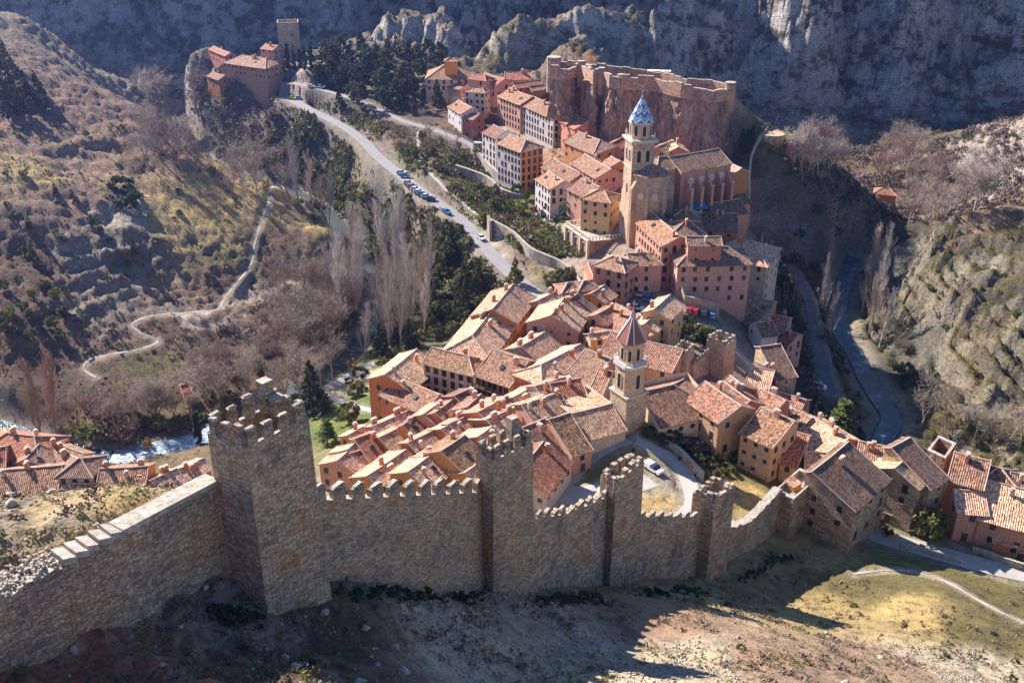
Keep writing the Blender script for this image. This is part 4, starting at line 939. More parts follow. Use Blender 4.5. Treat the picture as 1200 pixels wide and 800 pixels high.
# ---- left of the cathedral tower
H_('broad house with a grey brown hipped roof below the castle trees',678,154,703,164,9,3,6.5,'brick','dark','2',ch=1,win=.7,group=G3)
H_('long pink house with a row of windows left of the cathedral tower',685,180,716,198,10,5,5.5,'pink','brown',ch=1,win=1.1,group=G3)
H_('house with brown tiles and a bent ridge behind the white house',649,186,682,203,10,3,5,'rose','brown',ch=1,win=.5,group=G3)
H_('tall white house with stacked balconies above the cedar',643,200,661,212,13,3,5,'white','brown',ch=1,win=1.2,group=G3,wk=(2,0))
H_('pink house with a round window between the white house and the ochre tower house',681,209,703,219,12.5,3,5.5,'pink','brown',ch=1,win=.8,group=G3)
H_('ochre tower house with a pillared attic at the foot of the cathedral tower',701,222,708,223,13.5,4.4,4.4,'ochre','brown','12',ch=0,win=1.1,group=G3)
H_('bright orange house behind the cathedral tower base',716,183,726,189,8,3,5,'orange','brown',ch=0,win=.6,group=G3)
H_('small pink house between the castle pines and the cathedral belfry',718,167,729,161,8,3,3.5,'pink','red',ch=0,group=G3)
H_('red fronted house at the end of the white street',669,131,689,142,10.5,3,5.5,'rose','red',ch=1,win=.8,group=G3)
H_('upper half of the long facade with arched openings along the white street',597,103,624,113,13,5,6,'pink','brown',ch=2,win=1.2,group=G3,wk=(2,))
H_('lower half of the long facade, its wall patched white and lilac',625,113,664,129,13,5,6,'white','brown',ch=2,win=1.2,group=G3,wk=(2,))
H_('lower left part of the tall hotel with orange corner and pale blue front',578,146,594,153,17,4,5,'white','brown',ch=0,win=1.2,group=G3,wk=(2,))
H_('tall hotel block with an orange end wall above the terrace',597,157,616,164,18.5,4.5,5.5,'white','brown','2',ch=1,win=1.3,group=G3,wk=(2,),base=7,end2='orange')
H_('white side walled house where the white street begins',537,117,553,126,10,3,5,'white','brown',ch=1,win=.7,group=G3,base=6)
H_('dark red house joined to the white side walled house',547,130,562,133,9,3,4,'red','brown',ch=1,win=.7,group=G3)
H_('narrow balconied tower house with cream front below the convent',553,102,565,103,13,3,3,'cream','brown','12',ch=0,win=1.1,group=G3)
H_('taller stepped roof house behind the narrow balconied one',553,86,568,88,15,3.5,3.5,'pink','red','2',ch=0,win=.6,group=G3)
H_('convent with a huge hipped roof at the head of the town',521,76,530,76,13,10,10,'cream','brown','12',ch=0,win=.8,cat='convent',name='convent',group=G3)
H_('small square lantern storey rising from the convent roof',526,68,531,68,17,2.3,2.3,'orange','red','12',ch=0,win=0,group=G3,zg=hit(526,76,13)[2]-13)
H_('convent side wing running down towards the road pines',524,91,549,97,9,3,5,'pink','brown',ch=1,win=.7,group=G3)
H_('red roofed pink house right of the narrow tower house',568,85,592,92,11,3,5.5,'pink','red',ch=1,win=.9,group=G3)
H_('long red roofed school like house under the mountain foot',592,84,622,84,9,4,5,'rose','red',ch=1,win=.8,group=G3)
H_('low red roofed range next to the round castle turret',601,97,638,93,7,3,3.5,'rose','red',ch=0,win=.5,group=G3)
H_('tiny orange hut below the low red range',620,101,637,99,5,2,3,'orange','brown',ch=0,win=0,group=G3,door=False)
# ---- right edge of town in the shade
G6 = 'houses on the shaded right slope'
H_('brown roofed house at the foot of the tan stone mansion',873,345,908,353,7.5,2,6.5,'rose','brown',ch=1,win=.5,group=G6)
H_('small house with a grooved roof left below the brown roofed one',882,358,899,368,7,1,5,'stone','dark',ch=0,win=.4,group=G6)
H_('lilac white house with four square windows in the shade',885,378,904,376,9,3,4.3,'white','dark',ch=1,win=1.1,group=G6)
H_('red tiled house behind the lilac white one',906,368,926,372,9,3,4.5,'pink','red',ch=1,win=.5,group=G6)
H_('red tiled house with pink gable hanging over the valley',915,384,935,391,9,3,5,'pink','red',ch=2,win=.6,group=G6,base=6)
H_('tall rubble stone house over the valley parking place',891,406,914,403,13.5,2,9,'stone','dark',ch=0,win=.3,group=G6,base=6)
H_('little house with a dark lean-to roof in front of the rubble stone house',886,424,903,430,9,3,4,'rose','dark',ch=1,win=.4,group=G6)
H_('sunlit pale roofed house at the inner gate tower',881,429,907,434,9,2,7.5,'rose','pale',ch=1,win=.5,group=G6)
# ---- right of the church
G7 = 'houses between the church and the low square tower'
H_('big brown roofed house touching the church choir',827,447,868,475,11,3.5,5.5,'timber','brown',ch=1,win=.6,group=G7)
H_('house with a long narrow ridge behind the big brown roof',849,447,879,469,10.5,4,2.5,'rose','brown',ch=2,win=.4,group=G7)
H_('roof with a collapsed looking hatch between the brown roofs',856,440,872,452,9.5,4,4,'rose','brown',ch=1,win=0,group=G7)
H_('house with pale tiles and a stepped side parapet, middle of the right quarter',893,456,920,469,11,2,6,'rose','brown',ch=1,win=.4,group=G7)
H_('timber framed ochre house with three floors of small windows above the yellow bushes',893,477,930,493,13,2,7,'timber','brown',ch=1,win=1.2,group=G7)
H_('ochre house with a shaded maroon roof beside the timber framed one',930,505,948,510,9.5,1,7.5,'ochre','red',ch=0,win=.7,group=G7)
H_('brick red house on the slope above the parked white van',914,459,944,468,7.5,4,4,'red','brown',ch=1,win=.4,group=G7)
H_('house with a flat looking pale roof and a long parapet above the low square tower',944,528,974,531,7.5,1,8,'cream','pale',ch=1,win=0,group=G7)
H_('long house with white sheeted chimneys beside the bright green cedar',951,487,994,513,9,4,6,'rose','pale',ch=4,win=.4,group=G7)
H_('house with a narrow pale roof left of the bright green cedar',925,476,950,489,8.5,3,4,'rose','brown',ch=2,win=.3,group=G7)
H_('large dark speckled roof with one straight pale verge right of the low square tower',952,552,994,518,14,1.2,9.2,'stone','dark',ch=1,win=.5,group=G7,base=5)
H_('brown roofed house right behind the large dark speckled one',1008,517,1044,524,9.5,2,6.5,'rose','brown',ch=2,win=.4,group=G7)
H_('tall stone house with pink side and dark roof, next to the square ruined tower',1045,524,1066,513,15,1.5,9.5,'stone','dark',ch=0,win=.5,group=G7,base=5)
H_('stone annex with a bright pale roof slope between the two dark roofs',1049,548,1062,537,13,5,5,'stone','pale',ch=0,win=.4,group=G7,base=5)
# ---- houses by the lane, far right
H_('pink orange house with a half shaded roof right of the square ruined tower',1120,530,1160,540,13,2.5,6.2,'brick','brown',ch=1,win=.7,group=G4,base=5)
H_('small pyramid roofed house behind the long pink farmhouse',1169,548,1174,549,12,3.4,3.4,'rose','brown','12',ch=0,win=.3,group=G4)
H_('pink annex with a pale roof at the left end of the long farmhouse',1119,573,1153,576,9,1.5,4.5,'pink','pale',ch=0,win=.7,group=G4)
H_('long pink farmhouse with coarse speckled tiles at the right edge',1157,562,1222,578,11,2,8.2,'pink','pale',ch=1,win=.8,group=G4)
H_('small orange house with a pale flat roof beside the lane, lower right',1166,620,1215,631,4.5,3.5,2.2,'brick','pale',ch=0,win=.5,group=G4)
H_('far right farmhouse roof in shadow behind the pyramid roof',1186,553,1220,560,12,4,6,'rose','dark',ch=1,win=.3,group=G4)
# ---- riverside village lower left
vk = dict(group=G2, ymin=120.)
H_('pink hipped house with a flat looking rose roof at the left picture edge',8,507,40,511,10,5,6,'orange','red','12',ch=2,win=.6,**vk)
H_('dark roofed house between the rose roof and the brown roofs',30,537,45,521,8.5,3,4.5,'orange','dark',ch=1,win=.4,**vk)
H_('house with long brown roof and toppled chimneys below the tan poplars',57,516,98,531,8.5,2.5,5,'orange','brown',ch=3,win=.4,**vk)
H_('huge low brown roof spreading above the garden edge',-10,551,72,545,7.5,5,13,'orange','brown',ch=2,win=0,**vk)
H_('white walled house with arched twin windows and a pyramid roof',92,537,95,537,9.5,4.2,4.2,'white','dark','12',ch=0,win=1.2,**vk)
H_('orange gabled house with a textured brown slope beside the white water',118,549,173,546,8,5,8,'orange','brown',ch=3,win=.5,**vk)
H_('low tiled roof in front of the white pyramid roofed house',84,566,134,566,5.5,2,6,'orange','brown',ch=0,win=0,**vk)
H_('little pale roof beside the long coping, lower left village',138,568,168,565,5.5,3,3,'brick','pale',ch=1,win=0,**vk)
H_('narrow roof running beside the foreground wall with a red chimney',178,562,206,549,6.5,4,4,'orange','pale',ch=3,win=.4,**vk)
H_('last roof of the village tucked against the tallest tower',210,549,238,537,6.5,4,3,'orange','pale',ch=3,win=.4,**vk)
H_('pink house half cut by the left picture edge below the rose roof',-20,527,6,523,9,5,5,'orange','red',ch=1,win=.5,**vk)
# ---- isolated
H_('tiny ruined stone hut between the grey bushes by the left river',212,451,221,449,4,2,2.5,'brick','red',ch=0,win=0,ymin=150.,group='isolated huts',door=False)
H_('lone farmhouse with a pinkish hipped roof in the far right valley',1034,220,1043,221,6,3.5,3.5,'brick','red','12',ch=0,win=.6,ymin=250.,group='isolated huts',zg=-15)
# ---- cliff palace
H_('main block of the cliff top palace, brown hipped roof and a row of pale openings',283,64,312,68,9,4,7.5,'pink','brown','12',ch=2,win=1.0,group=G5,base=3,maxrows=2,cat='palace',name='palace')
H_('long low red roofed wing behind the cliff top palace',250,54,270,62,6,3,3,'rose','red',ch=1,win=.4,group=G5)
H_('narrow front wing of the cliff top palace above the gorge trees',233,63,252,72,5,3,3,'rose','red',ch=0,win=.6,group=G5)
H_('small crenellated pink house between the cliff top palace and its keep',311,51,326,53,13,3.5,4,'pink','red',ch=1,win=.8,group=G5)
H_('lower left corner block of the cliff top palace',249,84,263,89,7,3,3.5,'brick','brown',ch=0,win=.4,group=G5,base=3)
# ---- timber balconies on the old house
rt, inf = bal
def local_box_part(name, inf, wall, boxes, mat):
    mb = MB()
    for c_, s in boxes: mb.box(c_, s)
    return mb.build(name, mat, wall)
L_ = inf['L']; eb = inf['eB']; wb_ = -7.5
for zz in (eb-2.6, eb-5.3):
    bx = [((0, wb_-.7, zz), (L_*.96, 1.4, .18)), ((0, wb_-1.35, zz+.95), (L_*.96, .1, .1)), ((0, wb_-1.35, zz+.5), (L_*.96, .06, .08))]
    n = 22
    for i in range(n): bx.append(((-L_*.48+L_*.96*i/(n-1), wb_-1.35, zz+.5), (.07, .07, .95)))
    for i in range(6): bx.append(((-L_*.48+L_*.96*i/5, wb_-1.33, zz+1.3), (.18, .18, 2.6)))
    local_box_part('balcony', inf, inf['wall'], bx, M_WOOD)
    for i in range(6): child_mesh('window', WM[2], inf['wall'], (-L_*.4+L_*.8*i/5, wb_-.01, zz+1.1), math.pi)
# dormers on the two street houses
def dormer(inf, x, y, wallm, win_=True):
    rb = inf['roof']; zr_ = inf['z']-inf['g']; z = zr_-abs(y)*.46
    mb = MB(); mb.prism([(x-1.1, y-1.2), (x+1.1, y-1.2), (x+1.1, y+1.4), (x-1.1, y+1.4)], z-1.2, [z+.75, z+.75, z+1.0, z+1.0], 0, None, True)
    o = mb.build('dormer', WALLM[wallm], rb); mb = MB(); roof_patch(mb, (x-1.4, y+1.8, z+1.35), (x+1.4, y+1.8, z+1.35), (x+1.4, y-1.6, z+.80), (x-1.4, y-1.6, z+.80), random.Random(3)); 
    mb.build('dormer_roof', [ROOF['pale']], rb)
    mb = MB(); mb.box((x, y-1.23, z+.15), (1.1, .06, .9)); mb.build('dormer_window', M_GLASS, rb)
dormer(d1[1], -.5, -4.6, 'pink'); dormer(d1[1], 3.0, -6.4, 'pink'); dormer(d2[1], .3, -5.4, 'pink')
# hatches on the stepped roof
rb = sk[1]['roof']; zr_ = 6
for i in range(3):
    mb = MB(); mb.box((-3.0+i*3.0, 2.0, zr_-.7), (1.3, 1.1, .5)); mb.build('hatch', M_WOOD, rb)
# ------------------------------------------------------------------ churches, castle and other monuments
def absorb(root, hroot, keep_roof=True):
    """turns a block built by house() into parts of a larger monument"""
    M = Matrix.Translation(hroot.location) @ Matrix.Rotation(hroot.rotation_euler[2], 4, 'Z')
    for ch in list(hroot.children):
        ch.parent = root; m = root_inv(root) @ M; ch.location = m.to_translation(); ch.rotation_euler = m.to_euler()
    bpy.data.objects.remove(hroot)
def root_inv(root): return (Matrix.Translation(root.location) @ Matrix.Rotation(root.rotation_euler[2], 4, 'Z')).inverted()
def arch_pts(w, h, n=8):
    r = w/2; pts = [(-r, 0), (r, 0), (r, h-r)]
    for i in range(1, n): a = math.pi*i/n; pts.append((r*math.cos(a), h-r+r*math.sin(a)))
    pts.append((-r, h-r)); return pts
def arched_opening(name, parent, loc, rz, w, h, frame, depth=.12, fr=.25, back=M_DARKHOLE):
    """surround ring and dark back; local x across, -y outward"""
    mb = MB(); a = arch_pts(w, h); b = arch_pts(w+2*fr, h+fr); b = [(x, max(z, 0) if z == 0 else z) for x, z in b]; n = len(a)
    mb.face([(x, -.02, z) for x, z in a], 1)
    for i in range(n):
        j = (i+1) % n
        mb.face([(a[i][0], -depth, a[i][1]), (b[i][0], -depth, b[i][1]), (b[j][0], -depth, b[j][1]), (a[j][0], -depth, a[j][1])][::-1], 0)
        mb.face([(a[i][0], -depth, a[i][1]), (a[j][0], -depth, a[j][1]), (a[j][0], .05, a[j][1]), (a[i][0], .05, a[i][1])], 0)
        mb.face([(b[i][0], -depth, b[i][1]), (b[i][0], .05, b[i][1]), (b[j][0], .05, b[j][1]), (b[j][0], -depth, b[j][1])], 0)
    o = mb.build(name, [frame, back], parent); o.location = loc; o.rotation_euler = (0, 0, rz); return o
def ngon(n, r, rot=0): return [(r*math.cos(rot+2*math.pi*i/n), r*math.sin(rot+2*math.pi*i/n)) for i in range(n)]
M_TRIM = simple_mat('cornice_stone', (.58,.50,.40), .85, .15, 1.5)
M_WHITE = simple_mat('white_trim', (.68,.66,.64), .8, .1, 1.5)
M_TOWER = stone_mat('belfry_plaster', [(.54,.36,.22),(.60,.42,.26),(.64,.46,.30),(.68,.50,.34)], (.9, 1.4), .8, .04, (.85,.72,.55))
M_SHAFT = stone_mat('belfry_rubble', [(.46,.31,.21),(.54,.39,.27),(.60,.44,.31),(.64,.50,.38)], (1.4, 2.2), .7, .08, (.85,.72,.6))
def striped_mat():
    m, nt, bs = new_mat('spire_blue_white_tiles'); bs.inputs['Roughness'].default_value = .35
    uvn = N(nt, 'ShaderNodeUVMap'); sx = N(nt, 'ShaderNodeSeparateXYZ'); Lk(nt, uvn.outputs[0], sx.inputs[0])
    tri = fmath(nt, 'PINGPONG', fmath(nt, 'MULTIPLY', sx.outputs[0], .5), .5)
    v = fmath(nt, 'ADD', fmath(nt, 'MULTIPLY', sx.outputs[1], 2.7), fmath(nt, 'MULTIPLY', tri, 1.0))
    f = fmath(nt, 'FRACT', v); c_ = ramp(nt, f, [(0, (.02,.13,.42)), (.34, (.02,.13,.42)), (.36, (.62,.66,.66)), (.60, (.62,.66,.66)), (.62, (.03,.30,.50)), (.78, (.03,.30,.50)), (.8, (.60,.56,.34))], 'CONSTANT')
    Lk(nt, c_, bs.inputs['Base Color']); return m
# ---- cathedral
cb = P(744, 268, 17.0)
cath = empty('cathedral', (cb[0], cb[1], 17.0), 0); tag(cath, 'cathedral with a blue and white zigzag tiled spire, buttressed nave and round apse', 'cathedral')
RZ = R(13)
def tw(name, mb, mats, z=0, rz=RZ, par=None, smooth=False):
    o = mb.build(name, mats, par or cath, smooth); o.location = (0, 0, z); o.rotation_euler = (0, 0, rz); return o
hs_ = 3.4
mb = MB(); mb.prism([(-hs_-.5, -hs_-.5), (hs_+.5, -hs_-.5), (hs_+.5, hs_+.5), (-hs_-.5, hs_+.5)], -6, 12, 0, None, True, .93); mb.prism([(-hs_, -hs_), (hs_, -hs_), (hs_, hs_), (-hs_, hs_)], 12, 27.4, 0)
shaft = tw('tower_shaft', mb, [M_SHAFT])
mb = MB()
for z, e, h in ((19.8, .25, .3), (27.4, .55, .45), (27.9, .8, .4)): mb.box((0, 0, z+h/2), (2*(hs_+e), 2*(hs_+e), h))
tw('cornice', mb, [M_TRIM])
for z, xs in ((21.8, (-1.35, 1.35)),):
    for x in xs:
        arched_opening('belfry_arch', shaft, (x, -hs_-.02, z), 0, 1.25, 3.4, M_TRIM); arched_opening('belfry_arch', shaft, (-hs_-.02, -x, z), -math.pi/2, 1.25, 3.4, M_TRIM)
mb = MB(); mb.prism(ngon(8, 3.35, R(22.5)), 28.3, 32.7); octo = tw('octagon_drum', mb, [M_TOWER])
mb = MB(); mb.prism(ngon(8, 3.75, R(22.5)), 32.7, 33.2); tw('drum_cornice', mb, [M_TRIM])
for i in range(8):
    a = math.pi/4*i; r_ = 3.35*math.cos(R(22.5))+.02
    arched_opening('drum_arch', octo, (r_*math.cos(a), r_*math.sin(a), 29.3), a+math.pi/2, 1.0, 2.9, M_TRIM, fr=.18)
for i in range(4):
    a = math.pi/4+math.pi/2*i; mb = MB(); mb.prism(ngon(6, .3), 0, 1.2); mb.prism(ngon(6, .38), 1.2, 2.2, 0, None, True, .15); o = mb.build('pinnacle', [M_TRIM], cath)
    q = Vector((hs_*1.32*math.cos(a), hs_*1.32*math.sin(a), 28.3)); q.rotate(Matrix.Rotation(RZ, 3, 'Z')); o.location = q
mb = MB(); ns = 8; prof = [(3.7, 33.2), (3.05, 34.6), (2.3, 36.2), (1.45, 37.9), (.4, 39.6)]
for (r0_, z0_), (r1_, z1_) in zip(prof[:-1], prof[1:]):
    A = ngon(8, r0_, R(22.5)); B = ngon(8, r1_, R(22.5))
    for i in range(8):
        j = (i+1) % 8; va, vb = (z0_-33.2)/6.4, (z1_-33.2)/6.4
        mb.face([(*A[i], z0_), (*A[j], z0_), (*B[j], z1_), (*B[i], z1_)], 0, [(i*2, va), (i*2+2, va), (i*2+2, vb), (i*2, vb)])
tw('spire', mb, [striped_mat()])
mb = MB(); mb.prism(ngon(8, .55), 39.6, 40.0); mb.prism(ngon(8, .42), 40.0, 40.9, 0, None, True, .6); mb.tube([(0, 0, 40.8), (0, 0, 43.6)], .12, 5); mb.box((0, 0, 42.9), (.9, .12, .14)); mb.prism(ngon(8, .32), 41.3, 41.7)
tw('finial', mb, [M_METAL])
def block(*a, **k):
    root, inf = house('block', *a, cat=None, **k); absorb(cath, root); return inf
cz = dict(zg=17.0, win=0, ch=0, door=False, group=None)
nv_ = block(784, 183.5, 842, 174, 21, 6, 6.5, 'pink', 'dark', '', **cz)
block(772, 184, 781, 182.5, 21, 4.5, 5.0, 'pink', 'dark', '12', base=6, **cz)
al = block(797, 224, 866, 216, 9.0, .6, 7.5, 'rose', 'dark', '', **cz)
block(857, 191.5, 869, 197, 15.5, 3, 4, 'brick', 'pale', '', **cz)
bl = block(830, 238, 866, 233, 7.5, 1, 5.5, 'rose', 'dark', '', **cz)
block(774, 243, 788, 237, 8.0, 5, 4.5, 'rose', 'dark', '', **cz)
# nave buttresses, clerestory rounds
W = nv_['W']; d_ = nv_['d']; g_ = 17.0
for i in range(5):
    x = -nv_['L']/2+2+i*(nv_['L']-3.5)/4
    mb = MB(); mb.prism([(x-.25, -6.45), (x-.25, -9.4), (x+.25, -9.4), (x+.25, -6.45)], 3, [17.2, 13.0, 13.0, 17.2], 0); 
    mb.prism([(x-.45, -9.0), (x-.45, -10.0), (x+.45, -10.0), (x+.45, -9.0)], 3, 13.0, 0); mb.prism([(x-.55, -8.9), (x-.55, -10.1), (x+.55, -10.1), (x+.55, -8.9)], 13.0, 13.3, 1)
    o = mb.build('buttress', [WALLM['pink'], M_TRIM], cath); o.location = (nv_['c0'][0]-cb[0], nv_['c0'][1]-cb[1], 0); o.rotation_euler = (0, 0, nv_['rz'])
for i in range(4):
    x = -nv_['L']/2+2+(i+.5)*(nv_['L']-3.5)/4
    mb = MB(); mb.prism(ngon(14, 1.05), 0, .18, 0); mb.prism(ngon(12, .7), .18, .22, 1); o = mb.build('round_window', [M_WHITE, WALLM['white']], cath); o.rotation_euler = (math.pi/2, 0, nv_['rz'])
    q = Vector((x, -6.4, 14.6)); q.rotate(Matrix.Rotation(nv_['rz'], 3, 'Z')); o.location = (nv_['c0'][0]-cb[0]+q.x, nv_['c0'][1]-cb[1]+q.y, q.z)
# apse: polygonal, buttressed
ap = np.array([41.5, 277.6, 17.0])
apb = MB(); apb.prism(ngon(8, 5.6, R(22.5)), -5, 18.5)
apse = apb.build('apse', [M_TAN], cath); apse.location = (ap[0]-cb[0]-.5, ap[1]-cb[1]+3.6, 0); apse.rotation_euler = (0, 0, R(8))
mb = MB()
e_ = ngon(8, 6.1, R(22.5))
for i in range(8):
    j = (i+1) % 8; mb.face([(*e_[i], 18.5), (*e_[j], 18.5), (0, 0, 21.2)], 0); 
o = mb.build('apse_roof', [ROOF['brown']], cath); o.location = apse.location; o.rotation_euler = apse.rotation_euler
for i in range(8):
    a = R(22.5)+math.pi/4*i; mb = MB(); r_ = 5.6
    mb.prism([(r_-.6, -.5), (r_+1.5, -.5), (r_+1.5, .5), (r_-.6, .5)], -5, [17.4, 14.6, 14.6, 17.4], 0); o = mb.build('buttress', [M_SHAFT], cath); o.location = apse.location; o.rotation_euler = (0, 0, a+R(8))
for i in (5, 6):
    a = math.pi/4*i+R(8); mb = MB(); mb.prism(ngon(14, 1.15), 0, .2, 0); mb.prism(ngon(12, .8), .2, .24, 1); o = mb.build('round_window', [M_TRIM, WALLM['white']], cath)
    o.rotation_euler = (math.pi/2, 0, a+math.pi/2); r_ = 5.6*math.cos(R(22.5)); o.location = (apse.location[0]+r_*math.cos(a), apse.location[1]+r_*math.sin(a), 12.5)
# blue sheeted roof in front of the aisle
q0 = P(815, 240, 24.5)
mb = MB(); M_BLUE = simple_mat('blue_sheet', (.05,.22,.42), .35, .2, .8)
rnd = random.Random(2); roof_patch(mb, (-3.4, 2.0, .9), (3.4, 2.0, .9), (3.4, -2.2, -.5), (-3.4, -2.2, -.5), rnd, wob=.12); o = mb.build('blue_roof', [M_BLUE]); o.location = tuple(q0); o.rotation_euler = (0, 0, R(8)); tag(o, 'blue sheeting laid over a low roof below the cathedral nave', 'roof sheet')
# ---- octagonal belfry church
sb = P(734, 503, 9.0)
chu = empty('church', (sb[0], sb[1], 9.0), 0); tag(chu, 'church with a three stage belfry, red octagonal spire with white ribs and a silver finial', 'church')
RS = R(33); sh = 2.75
def ts(name, mb, mats, par=None): o = mb.build(name, mats, par or chu); o.rotation_euler = (0, 0, RS); return o
off = Vector((0, 1.8, 0))
mb = MB(); mb.prism([(-sh, -sh), (sh, -sh), (sh, sh), (-sh, sh)], -5, 9.5); s0 = ts('tower_shaft', mb, [M_SHAFT])
mb = MB(); mb.prism([(-sh-.25, -sh-.25), (sh+.25, -sh-.25), (sh+.25, sh+.25), (-sh-.25, sh+.25)], 9.5, 9.9); ts('cornice', mb, [M_TRIM])
cut = [(-1.6, -sh+.1), (1.6, -sh+.1), (sh-.1, -1.6), (sh-.1, 1.6), (1.6, sh-.1), (-1.6, sh-.1), (-sh+.1, 1.6), (-sh+.1, -1.6)]
mb = MB(); mb.prism(cut, 9.9, 16.2); s1 = ts('lower_belfry', mb, [M_TOWER])
mb = MB(); mb.prism([(x*1.16, y*1.16) for x, y in cut], 16.2, 16.7); ts('belfry_cornice', mb, [M_WHITE])
mb = MB(); mb.prism([(x*1.05, y*1.05) for x, y in cut], 10.0, 10.4); ts('belfry_plinth', mb, [M_TRIM])
mb = MB(); ring = [(x*1.12, y*1.12) for x, y in cut]
for i in range(8):
    a, b = ring[i], ring[(i+1) % 8]
    for k in range(5):
        t = k/5; mb.box((a[0]+(b[0]-a[0])*t, a[1]+(b[1]-a[1])*t, 17.05), (.12, .12, .7))
    mb.tube([(*a, 17.45), (*b, 17.45)], .07, 4)
ts('balustrade', mb, [M_WHITE])
mb = MB(); mb.prism([(x*.82, y*.82) for x, y in cut], 16.7, 21.6); s2 = ts('upper_belfry', mb, [M_TOWER])
def arc_on(sobj, k, z, w, h):
    for i in range(4):
        a = math.pi/2*i-math.pi/2; r_ = (sh-.1)*k+.02
        arched_opening('belfry_arch', sobj, (r_*math.cos(a), r_*math.sin(a), z), a+math.pi/2, w, h, M_TRIM, fr=.16)
arc_on(s1, 1, 11.3, 1.0, 3.2); arc_on(s2, .82, 17.7, .85, 2.6)
for i in range(4):
    a = math.pi/4+math.pi/2*i; r_ = (sh-.1+1.6)/math.sqrt(2)*.82+.02
    arched_opening('belfry_arch', s2, (r_*math.cos(a), r_*math.sin(a), 17.7), a+math.pi/2, .6, 2.4, M_TRIM, fr=.12)
M_SPIRE = simple_mat('red_glazed_tiles', (.24,.085,.055), .5, .3, 3)
mb = MB(); E = [(x*1.02, y*1.02) for x, y in cut]
for i in range(8):
    a, b = E[i], E[(i+1) % 8]; mb.face([(*a, 21.6), (*b, 21.6), (b[0]*.12, b[1]*.12, 26.6), (a[0]*.12, a[1]*.12, 26.6)], 0)
    mb.tube([(*a, 21.68), (a[0]*.12, a[1]*.12, 26.66)], .13, 5, 1)
mb.face([(*p, 21.6) for p in E][::-1], 0)
sp_ = ts('spire', mb, [M_SPIRE, M_WHITE])
mb = MB(); mb.prism(ngon(8, .45), 26.5, 27.2, 0, None, True, 1.3); mb.prism(ngon(8, .5), 27.2, 28.4, 0, None, True, .3); mb.tube([(0, 0, 28.2), (0, 0, 30.4)], .08, 5); mb.box((0, 0, 29.8), (.7, .07, .1)); ts('finial', mb, [M_METAL])
def sblock(*a, **k):
    root, inf = house('block', *a, cat=None, group=None, **k); absorb(chu, root); return inf
en = sblock(750, 459, 789, 450.5, 9.0, 6, 8.6, 'cream', 'brown', '2', pitchA=.2, zg=7, ch=0, win=0, door=False)
wn = sblock(670, 484.5, 716, 473, 8.5, 10.5, 6.2, 'cream', 'pale', '', pitchA=.08, zg=7, ch=0, win=0, door=False)
for i in range(4):
    x = -en['L']/2+2.5+i*(en['L']+2)/3.6; mb = MB(); mb.prism(ngon(14, .95), 0, .16, 0); mb.prism(ngon(12, .62), .16, .2, 1); o = mb.build('round_window', [M_TRIM, M_DARKHOLE], chu)
    o.rotation_euler = (math.pi/2, 0, en['rz']); q = Vector((x, -8.6, en['eB']-1.6-.0)); q.rotate(Matrix.Rotation(en['rz'], 3, 'Z')); o.location = (en['c0'][0]-sb[0]+q.x, en['c0'][1]-sb[1]+q.y, q.z-2.0)
# ---- arcaded terrace
tz = 14.0
A, B, C_, D = [P(*q, tz) for q in ((664,264), (690.5,283), (726,279.5), (699.5,261.5))]
ter = empty('terrace_building', (B[0], B[1], 2)); tag(ter, 'arcaded viewing terrace with a balustrade and three tall arches', 'terrace')
loc = lambda p: (p[0]-B[0], p[1]-B[1])
mb = MB(); mb.prism([loc(p) for p in (A, B, C_, D)], -6, 12.0, 0, 1); mb.build('wall', [M_REDST, M_COPE], ter)
def along(a, b, t, out=0.0):
    a, b = np.array(loc(a)), np.array(loc(b)); d = (b-a)/np.linalg.norm(b-a); n = np.array([d[1], -d[0]]); q = a+(b-a)*t+n*out; return q, math.atan2(d[1], d[0])
LAB = np.linalg.norm(np.array(loc(A))-np.array(loc(B)))
for i in range(3):
    q, a = along(A, B, (i+.5)/3, .03); o = arched_opening('arch', ter, (q[0], q[1], 4.4), a, LAB/3-1.4, 6.4, M_TRIM, .3, .35, M_REDST)
    o = arched_opening('arch', ter, (q[0], q[1], -3.2), a, LAB/3-1.6, 5.6, M_TRIM, .3, .3, M_REDST)
for i in range(4):
    q, a = along(A, B, min(.985, max(.015, i/3)), .35); mb = MB(); mb.box((0, 0, 4), (.9, .8, 17)); o = mb.build('pier', [M_TRIM], ter); o.location = (q[0], q[1], 0); o.rotation_euler = (0, 0, a)
mb = MB(); q, a = along(A, B, .5, .3); mb.box((q[0], q[1], 3.6), (LAB, .8, .4), a); mb.box((q[0], q[1], 12.1), (LAB+.6, 1.0, .35), a); mb.build('string_course', [M_TRIM], ter)
for (a_, b_, n_) in ((A, B, 16), (B, C_, 9), (A, D, 8)):
    mb = MB()
    for k in range(n_+1):
        q, a = along(a_, b_, k/n_, 0); mb.box((q[0], q[1], 12.75), (.28, .28, 1.2), a)
    q, a = along(a_, b_, .5, 0); mb.box((q[0], q[1], 13.35), (float(np.linalg.norm(np.array(loc(a_))-np.array(loc(b_)))), .3, .18), a)
    mb.build('balustrade', [M_TRIM], ter)
